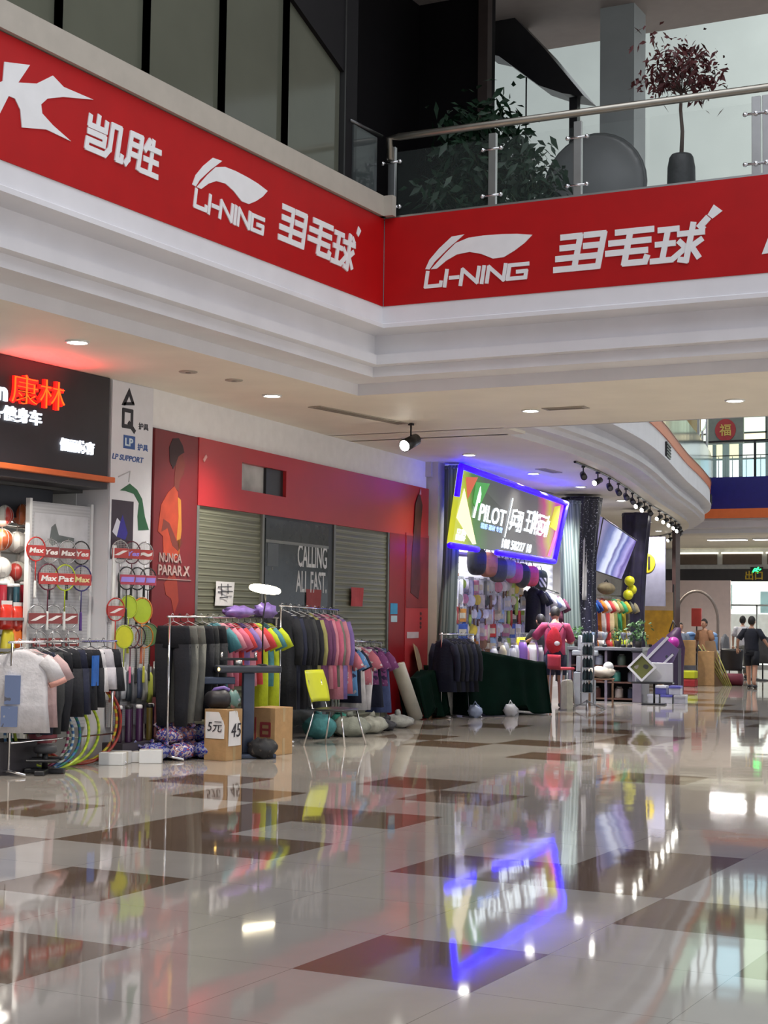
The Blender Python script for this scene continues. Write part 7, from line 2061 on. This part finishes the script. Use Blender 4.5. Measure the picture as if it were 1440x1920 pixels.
MB().prism([(-0.25, 0), (0.05, 0), (-0.15, 1.1), (-0.4, 1.1)], 0.04, FR((0, 0, 0), (1, 0, 0), (0, 0, 1))).build('board', M('tan_board', (0.3, 0.2, 0.12), 0.7), t)
t = thing('pole_bundle', 'slanting yellow green poles leaning beside the far cartons', 'poles', (-11.0, 39.2, 0))
for k in range(5):
    MB().tube([(0.1 + 0.06 * k, -0.05 * k, 0), (-0.6 + 0.1 * k, 0.15, 1.0)], 0.016, 6).build('pole', M('pole_olive', (0.33, 0.3, 0.07), 0.5), t, smooth=True)
t = thing('red_mat', 'dark red rolled mat lying behind the slanting poles', 'mat', (-10.95, 39.6, 0.0))
MB().tube([(-0.4, 0, 0.15), (0.4, 0, 0.15)], 0.15, 16).build('roll', M('mat_dark_red', (0.14, 0.015, 0.03), 0.7), t, smooth=True)
MB().tube([(-0.1, 0, 0.15), (-0.06, 0, 0.15)], 0.155, 16).build('strap', black_plastic, t, smooth=True)
t = thing('office_chair', 'black chair with a wide square back in front of the bright entrance', 'chair', (-10.95, 40.4, 0), math.radians(175))
MB().grid(lambda a, b: Vector((-0.3 + 0.6 * a - 0.04 * (1 - b) * (2 * a - 1), 0.2 + 0.04 * math.sin(a * PI), 0.35 + 0.55 * b)), 10, 8).build('backrest', black_plastic, t, smooth=True, thick=0.06)
MB().ball((0, -0.05, 0.42), (0.3, 0.28, 0.05), 18, 8).build('seat', black_plastic, t, smooth=True)
for sx in (-1, 1):
    for sy in (-1, 1):
        MB().tube([(sx * 0.22, sy * 0.2, 0.4), (sx * 0.26, sy * 0.24, 0.0)], 0.015, 7).build('leg', black_metal, t, smooth=True)
# bicycles and goods silhouettes near the doors
for k, (x, y, nm, c) in enumerate(((-12.1, 43.6, 'grey', (0.16, 0.16, 0.17)), (-11.5, 44.2, 'pale', (0.34, 0.33, 0.33)), (-11.0, 43.4, 'charcoal', (0.06, 0.06, 0.065)))):
    t = thing('garment_stand', '%s clothes draped on a low stand near the bright entrance' % nm, 'stand', (x, y, 0), 0.5 * k, 'draped stands near the entrance')
    MB().tube([(0, 0, 0), (0, 0, 1.25)], 0.02, 7).build('post', black_metal, t, smooth=True)
    MB().lathe([(0.22, 0), (0.22, 0.02), (0.03, 0.05)], n=16).build('base', black_metal, t, smooth=True)
    garment('coat', None, 0.85, 0.25, 500 + k).build('garment', fab('draped_%d' % k, c), t, smooth=True).location = (0, 0, 1.32)
t = thing('red_sign', 'slim red upright sign box among the far stalls', 'sign', (-12.75, 43.1, 1.45))
MB().box(-0.14, -0.05, 0, 0.14, 0.05, 0.5).build('box', M('sign_red', (0.5, 0.06, 0.05), 0.4), t, bevel=0.01)
MB().tube([(0, 0, -1.45), (0, 0, 0)], 0.02, 6).build('pole', black_metal, t)
t = thing('cream_panel', 'cream yellow panel standing beside the entrance glass', 'panel', (-16.6, 55.2, 0))
MB().box(-0.75, -0.04, 0.4, 0.75, 0.04, 2.3).build('panel', M('panel_cream', (0.72, 0.68, 0.45), 0.5), t)
MB().box(-0.75, -0.2, 0, 0.75, 0.2, 0.4).build('base', M('panel_base', (0.5, 0.52, 0.48), 0.5), t)

# ---- outside the doors
t = thing('parked_van', 'white van with a red plate parked outside the entrance', 'van', (-17.5, 66, 0))
MB().prism([(-2.6, 0.35), (2.6, 0.35), (2.6, 1.1), (2.2, 1.3), (1.6, 1.95), (-2.5, 1.95), (-2.6, 1.6)], 1.7, FR((0, 0, 0), (1, 0, 0), (0, 0, 1))).build('body', M('van_white', (0.8, 0.82, 0.82), 0.3), t, bevel=0.06)
MB().box(-2.3, -0.02, 0.8, 1.9, 0.0, 1.25).build('side_glass', M('van_glass', (0.25, 0.35, 0.38), 0.1), t)
MB().box(-1.35, -0.03, 1.52, -0.93, 0.0, 1.7).build('red_plate', M('plate_red', (0.6, 0.05, 0.05), 0.5), t)
for x in (-1.7, 1.6):
    MB().tube([(x, -0.05, 0.34), (x, 0.2, 0.34)], 0.34, 20).build('wheel', black_plastic, t, smooth=True)
for k, (x0, x1, z0, z1) in enumerate(((-28.4, -25.1, 2.35, 3.75), (-23.4, -21.3, 2.05, 3.35))):
    f = MB().box(x0, 91.85, z0, x1, 92.0, z1).build('window_%d' % (k + 20), M('street_window', (0.12, 0.2, 0.2), 0.15, var=0.4, scale=0.8)); struct(f)
for k in range(6):
    t = thing('street_curtain', 'pale hanging strip %s in the window across the street' % ORD[k], 'curtain', (-27.6 + 0.42 * k, 91.78, 2.75 - 0.05 * (k % 2)), 0, 'strips in the window across the street')
    MB().loft([(0, 0, 0.0, 0.1, 0.02), (0, 0, 0.4, 0.13, 0.03), (0, 0, 0.95, 0.06, 0.02)], 8).build('strip', M('strip_pale', (0.6, 0.7, 0.7), 0.6), t, smooth=True)

# ---- exit sign, header lettering, linear lights
t = thing('exit_sign', 'small green lit running figure exit sign above the black entrance header', 'sign', (-14.35, 55.85, 3.42))
MB().box(-0.22, -0.06, -0.11, 0.22, 0.0, 0.11).build('box', black_plastic, t)
fe = FR((0, -0.06, 0), (1, 0, 0), (0, 0, 1))
gl = E('exit_green', (0.02, 0.9, 0.15), 5)
m_ = MB()
m_.ball((0.06, -0.062, 0.08), (0.03, 0.004, 0.03), 10, 6)
m_.stroke([(0.04, 0.05), (-0.02, -0.02), (-0.1, -0.03), (-0.15, -0.09)], 0.05, 0.004, fe).stroke([(-0.02, -0.02), (0.05, -0.06), (0.04, -0.1)], 0.045, 0.004, fe).stroke([(0.03, 0.04), (0.11, 0.0), (0.15, 0.03)], 0.035, 0.004, fe).stroke([(0.03, 0.04), (-0.06, 0.05), (-0.1, 0.0)], 0.035, 0.004, fe)
m_.build('running_figure', gl, t)
t = thing('header_lettering', 'yellow characters on the black header above the entrance doors', 'sign', (-14.75, 55.79, 3.07))
gold_e = M('gold_letters', (0.55, 0.38, 0.02), 0.4)
MB().text('出口', FR((0, 0, 0), (1, 0, 0), (0, 0, 1)), 0.62, 0.32, 0.02, bold=0.02).build('characters', gold_e, t)
MB().text('欢迎', FR((0.95, 0, 0), (1, 0, 0), (0, 0, 1)), 0.62, 0.32, 0.02, bold=0.02).build('characters', gold_e, t)
for k, (x0, lab) in enumerate(((-14.2, 'long white ceiling light nearer to the curved gallery'), (-12.75, 'long white ceiling light farther from the curved gallery'))):
    t = thing('ceiling_light', lab, 'lamp', (x0 + 0.6, 49.3, 4.2), 0.0, 'long white ceiling lights')
    MB().box(-0.62, -0.17, -0.05, 0.62, 0.17, -0.0).build('frame', white_plastic, t)
    MB().box(-0.6, -0.15, -0.06, 0.6, 0.15, -0.05).build('diffuser', E('tube_white', (1, 1, 1), 6), t)
    area_light('tube_light', (0, 0, -0.08), 1.1, 130, (1, 0.98, 0.95), (0, 0, 0), 0.12, t)
t = thing('shop_transom', 'row of pale framed transom openings above the black entrance header', 'transom', (-15.0, 55.95, 3.5))
for x in (-2.2, -0.6, 1.0, 2.6):
    MB().box(x, -0.05, 0.12, x + 1.4, 0.0, 0.5).build('opening', M('transom_brown', (0.12, 0.09, 0.07), 0.4), t)
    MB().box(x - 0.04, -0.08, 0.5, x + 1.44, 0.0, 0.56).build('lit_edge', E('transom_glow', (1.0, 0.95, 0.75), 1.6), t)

# ---- the upper gallery at the far end: navy banner, glass, lantern board, stained facade
t = thing('balcony_banner', 'navy blue banner above an orange stripe on the far gallery', 'banner', (-12.0, 46.85, 4.96))
MB().box(-3.4, -0.02, 0, 10, 0.05, 0.95).build('banner_sheet', M('banner_navy', (0.012, 0.01, 0.13), 0.4), t)
MB().box(-3.4, -0.04, -0.28, 10, 0.05, 0.0).build('stripe', orange, t)
MB().prism([(0.62, 0.55), (0.78, 0.6), (1.1, 0.15), (1.0, 0.1)], 0.01, FR((0, -0.02, 0), (1, 0, 0), (0, 0, 1))).prism([(1.02, 0.12), (1.12, 0.14), (1.3, 0.7), (1.2, 0.7)], 0.01, FR((0, -0.022, 0), (1, 0, 0), (0, 0, 1))).build('letter_mark', white_vinyl, t)
t = thing('balcony_railing', 'glass railing with dark posts on the far gallery above the navy banner', 'railing', (-12.0, 47.1, 5.9))
for k, x in enumerate((-2.05, -0.15, 1.7, 3.5, 5.3)):
    MB().box(x - 0.035, -0.03, 0, x + 0.035, 0.03, 1.1).build('post', black_metal, t)
MB().tube([(-2.3, 0, 1.12), (9, 0, 1.12)], 0.035, 8).build('handrail', black_metal, t, smooth=True)
MB().tube([(-2.3, 0, 0.68), (9, 0, 0.68)], 0.015, 6).build('mid_rail', black_metal, t, smooth=True)
for x in (-2.0, -0.1, 1.75, 3.55):
    MB().box(x, -0.005, 0.05, x + 1.78, 0.005, 1.05).build('glass_panel', G('far_glass', (0.6, 0.85, 0.8), 0.18), t)
    bb = MB()
    for j in range(8):
        bb.box(x + 0.1 + 0.21 * j, 0.01, 0.0, x + 0.12 + 0.21 * j, 0.02, 0.66)
    bb.build('balusters', M('dark_grey', (0.06, 0.06, 0.065), 0.5), t)


def lit(name, c, s):
    return E('lit_' + name, c, s)


cols = [(0.95, 0.9, 0.5), (0.6, 0.95, 0.75), (0.55, 0.85, 0.95), (0.9, 0.95, 0.85), (0.95, 0.85, 0.55), (0.75, 0.95, 0.7), (0.85, 0.95, 0.95)]
for k in range(9):
    x0 = -15.3 + 0.82 * k
    w = MB()
    for xx in (x0, x0 + 0.76):
        w.box(xx, 48.05, 5.9, xx + 0.05, 48.18, 9.6)
    for z in (5.9, 6.55, 7.05, 7.35, 9.5):
        w.box(x0, 48.05, z, x0 + 0.8, 48.18, z + 0.05)
    f = struct(w.build('window_%d' % (k + 30), M('facade_frame', (0.1, 0.11, 0.1), 0.5)))
    for q, (z0, z1) in enumerate(((5.95, 6.55), (6.6, 7.05), (7.1, 7.35), (7.4, 9.5))):
        MB().box(x0 + 0.05, 48.12, z0, x0 + 0.76, 48.14, z1).build('lit_pane', lit('pane_%d' % ((k * 3 + q) % 7), cols[(k * 3 + q) % 7], 1.7), f)
t = thing('lantern_board', 'grey board with a round red and gold emblem hanging on the far bright windows', 'board', (-13.2, 47.7, 6.95))
MB().box(-0.55, -0.05, 0.05, 0.55, 0.05, 1.0).build('board', M('board_grey_green', (0.16, 0.18, 0.15), 0.5), t)
MB().box(-0.1, -0.04, -1.0, 0.1, 0.04, 0.05).build('stem', M('board_grey_green', (0.16, 0.18, 0.15), 0.5), t)
m_ = MB()
m_.prism([(0.32 * math.cos(2 * PI * q / 28), 0.48 + 0.34 * math.sin(2 * PI * q / 28)) for q in range(28)], 0.03, FR((0, -0.05, 0), (1, 0, 0), (0, 0, 1)))
m_.build('red_disc', M('disc_red', (0.32, 0.03, 0.03), 0.4), t)
MB().text('福', FR((-0.18, -0.082, 0.3), (1, 0, 0), (0, 0, 1)), 0.36, 0.36, 0.012, bold=0.015).build('gold_character', M('gold_ink', (0.5, 0.36, 0.08), 0.4), t)
for k, (x, c) in enumerate(((-14.35, (0.35, 0.25, 0.1)), (-11.6, (0.16, 0.18, 0.15)))):
    t = thing('lantern_board', ['ochre round hanging board at the curved gallery end of the far windows', 'plain grey hanging board beyond the red and gold emblem board'][k], 'board', (x, 47.75, 7.1))
    MB().box(-0.35, -0.04, 0, 0.35, 0.04, 0.85).build('board', M('hung_board_%d' % k, c, 0.5), t, bevel=0.02)
    MB().tube([(0, 0, 0.85), (0, 0, 2.4)], 0.015, 6).build('cord', black_metal, t)
# glass railing of the curved gallery
t = thing('balcony_railing', 'curved glass railing on top of the curved gallery', 'railing', (-8.3, 20.6, 6.0))
cp = [Vector((x + 8.3 - 0.1, y - 20.6, 0)) for x, y in curve_s]
MB().tube([p + Vector((0, 0, 1.05)) for p in cp], 0.03, 8).build('handrail', chrome, t, smooth=True)
for k in range(0, len(cp) - 4, 4):
    a, b = cp[k], cp[k + 4]
    MB().grid(lambda s_, z: a.lerp(b, 0.02 + 0.96 * s_) + Vector((0, 0, 0.05 + 0.9 * z)), 1, 1).build('glass_panel', panel_glass, t, thick=0.012)
    MB().box(a.x - 0.025, a.y - 0.025, 0, a.x + 0.025, a.y + 0.025, 1.03).build('post', steel, t)

# ================================================================ lamps and fittings on the ceiling
dl_ring = M('downlight_ring', (0.7, 0.7, 0.68), 0.3)
dl_lens = E('downlight_lens', (1.0, 0.97, 0.9), 30)


def downlight(label, x, y, power=28, z=4.2, r=0.085, light=True):
    t = thing('downlight', label, 'lamp', (x, y, z), 0, 'recessed ceiling downlights')
    MB().tube([(r * 1.25 * math.cos(a), r * 1.25 * math.sin(a), -0.006) for a in [2 * PI * q / 20 for q in range(20)]], 0.014, 6, closed=True).build('ring', dl_ring, t, smooth=True)
    MB().lathe([(r, -0.004), (r, -0.012), (r * 0.5, -0.02)], n=18).build('lens', dl_lens, t, smooth=True)
    if light:
        d = bpy.data.lights.new('downlight_beam', 'SPOT'); d.energy = power * 20; d.spot_size = math.radians(125); d.spot_blend = 0.9; d.shadow_soft_size = r; d.color = (1.0, 0.95, 0.86)
        o = bpy.data.objects.new('downlight_beam', d); o.location = (0, 0, -0.05); C.objects.link(o); o.parent = t


names = ['downlight in the soffit next to the red lit characters', 'downlight in the soffit above the runner poster', 'downlight under the crossing balcony, nearer to the corner', 'downlight under the crossing balcony, far from the corner', 'downlight in front of the beige pillar',
         'downlight above the near end of the lit sign', 'downlight above the far end of the lit sign', 'downlight before the dark starry curtain', 'downlight before the tilted screen', 'downlight beyond the tilted screen', 'last downlight before the far poster walls']
for (x, y), lab in zip(((-9.653, 12.047), (-9.87, 15.96), (-7.551, 18.345), (-4.98, 18.383), (-10.513, 22.997), (-10.79, 26.359), (-11.0, 29.3), (-11.45, 33.0), (-12.2, 37.2), (-13.3, 40.5), (-14.3, 44.5)), names):
    downlight(lab, x, y, 9 if 'beige pillar' in lab else 20 if 'red lit' in lab or 'runner' in lab else 28)
for k, (x, y) in enumerate(((-9.6, 8.2), (-9.6, 4.3), (-9.6, 0.4), (-2.4, 18.4), (0.2, 18.4), (2.8, 18.4))):
    downlight('downlight of the soffit row, %s of those beyond the edge of the view' % ORD[k], x, y)
# round plates and slot grilles on the soffit
for k, (x, y) in enumerate(((-9.75, 14.05), (-9.62, 14.75))):
    t = thing('ceiling_plate', ['small grey cover plate on the soffit near the white pillar panel', 'round grey speaker plate on the soffit before the red shop'][k], 'plate', (x, y, 4.2), 0)
    MB().lathe([(0.1, 0.0), (0.1, -0.008), (0.09, -0.012)], n=20).build('plate', M('plate_tan', (0.4, 0.36, 0.3), 0.5), t, smooth=True)
    MB().lathe([(0.03, -0.011), (0.03, -0.016)], n=10).build('boss', M('plate_dark', (0.2, 0.18, 0.15), 0.5), t, smooth=True)
for k, (x, y, rz, lab) in enumerate(((-9.78, 18.0, PI / 2 - 0.12, 'long slot grille in the soffit behind the track spotlight'), (-7.07, 18.3, 0.0, 'slot grille beside the downlight under the crossing balcony'), (-10.35, 26.0, PI / 2, 'grey slot grille in the soffit by the spotlight track'))):
    t = thing('air_grille', lab, 'vent', (x, y, 4.2), rz, 'slot grilles in the soffit')
    L = (1.0, 0.28, 0.4)[k]
    MB().box(-L, -0.1, -0.012, L, 0.1, 0.0).build('frame', M('grille_tan', (0.36, 0.32, 0.26), 0.5), t, bevel=0.004)
    m_ = MB()
    for j in range(3):
        m_.box(-L + 0.05, -0.065 + 0.05 * j, -0.016, L - 0.05, -0.045 + 0.05 * j, -0.011)
    m_.build('slots', M('grille_slot', (0.22, 0.19, 0.15), 0.6), t)
# thin joint lines and access hatch seam on the soffit
# spotlight on its own bracket
spot_on = E('spot_lens', (1.0, 0.97, 0.88), 22)


def spotlight(label, loc, aim, lit_=False, group='spotlights on the gallery track', big=1.0):
    t = thing('track_spotlight', label, 'spotlight', loc, aim, group)
    MB().box(-0.03, -0.03, -0.03, 0.03, 0.03, 0.0).build('adapter', black_metal, t)
    MB().tube([(0, 0, -0.02), (0, 0, -0.12 * big)], 0.012, 7).build('arm', black_metal, t, smooth=True)
    h = MB()
    h.tube([(0.0, 0.08 * big, -0.13 * big), (0, -0.1 * big, -0.2 * big)], [0.05 * big, 0.055 * big], 14)
    h.build('lamp_head', black_metal, t, smooth=True)
    m_ = MB()
    m_.tube([(0, -0.1 * big, -0.2 * big), (0, -0.108 * big, -0.203 * big)], [0.047 * big, 0.03 * big], 14)
    m_.build('lens', spot_on if lit_ else M('lens_dark', (0.08, 0.08, 0.08), 0.2), t, smooth=True)
    return t


spotlight('black ceiling spotlight shining on its own near the cornice corner', (-9.55, 19.0, 4.2), -0.1, True, 'single soffit spotlights', 1.6)
t = thing('spot_track', 'black spotlight track following the curved edge of the gallery soffit', 'track', (0, 0, 4.2))
tp = [Vector((x - 0.85, y, 0)) for x, y in curve_s if y > 24.5]
MB().tube([p + Vector((0, 0, -0.015)) for p in tp], 0.018, 6).build('rail', black_metal, t)
MB().tube([tp[0] + Vector((0, -0.05, -0.015)), tp[0] + Vector((0, 0.02, -0.015))], 0.024, 6).build('end_feed', black_metal, t)


def along(f):
    L = [0.0]
    for a, b in zip(tp[:-1], tp[1:]):
        L.append(L[-1] + (b - a).length)
    s = f * L[-1]
    for i in range(len(tp) - 1):
        if L[i + 1] >= s:
            return tp[i].lerp(tp[i + 1], (s - L[i]) / (L[i + 1] - L[i]))
    return tp[-1]


lit_ids = {1, 6, 7, 9}
for k in range(20):
    f = 0.02 + (0.045 * k if k < 9 else 0.43 + 0.05 * (k - 9))
    p = along(min(f, 0.98))
    on = k in lit_ids or k > 9
    spotlight('%s black spotlight, %s along the curved track from the racket shop' % ('glowing' if on else 'unlit', ORD[k]), (p.x, p.y, 4.17), 0.5 if not on else -0.3, on)
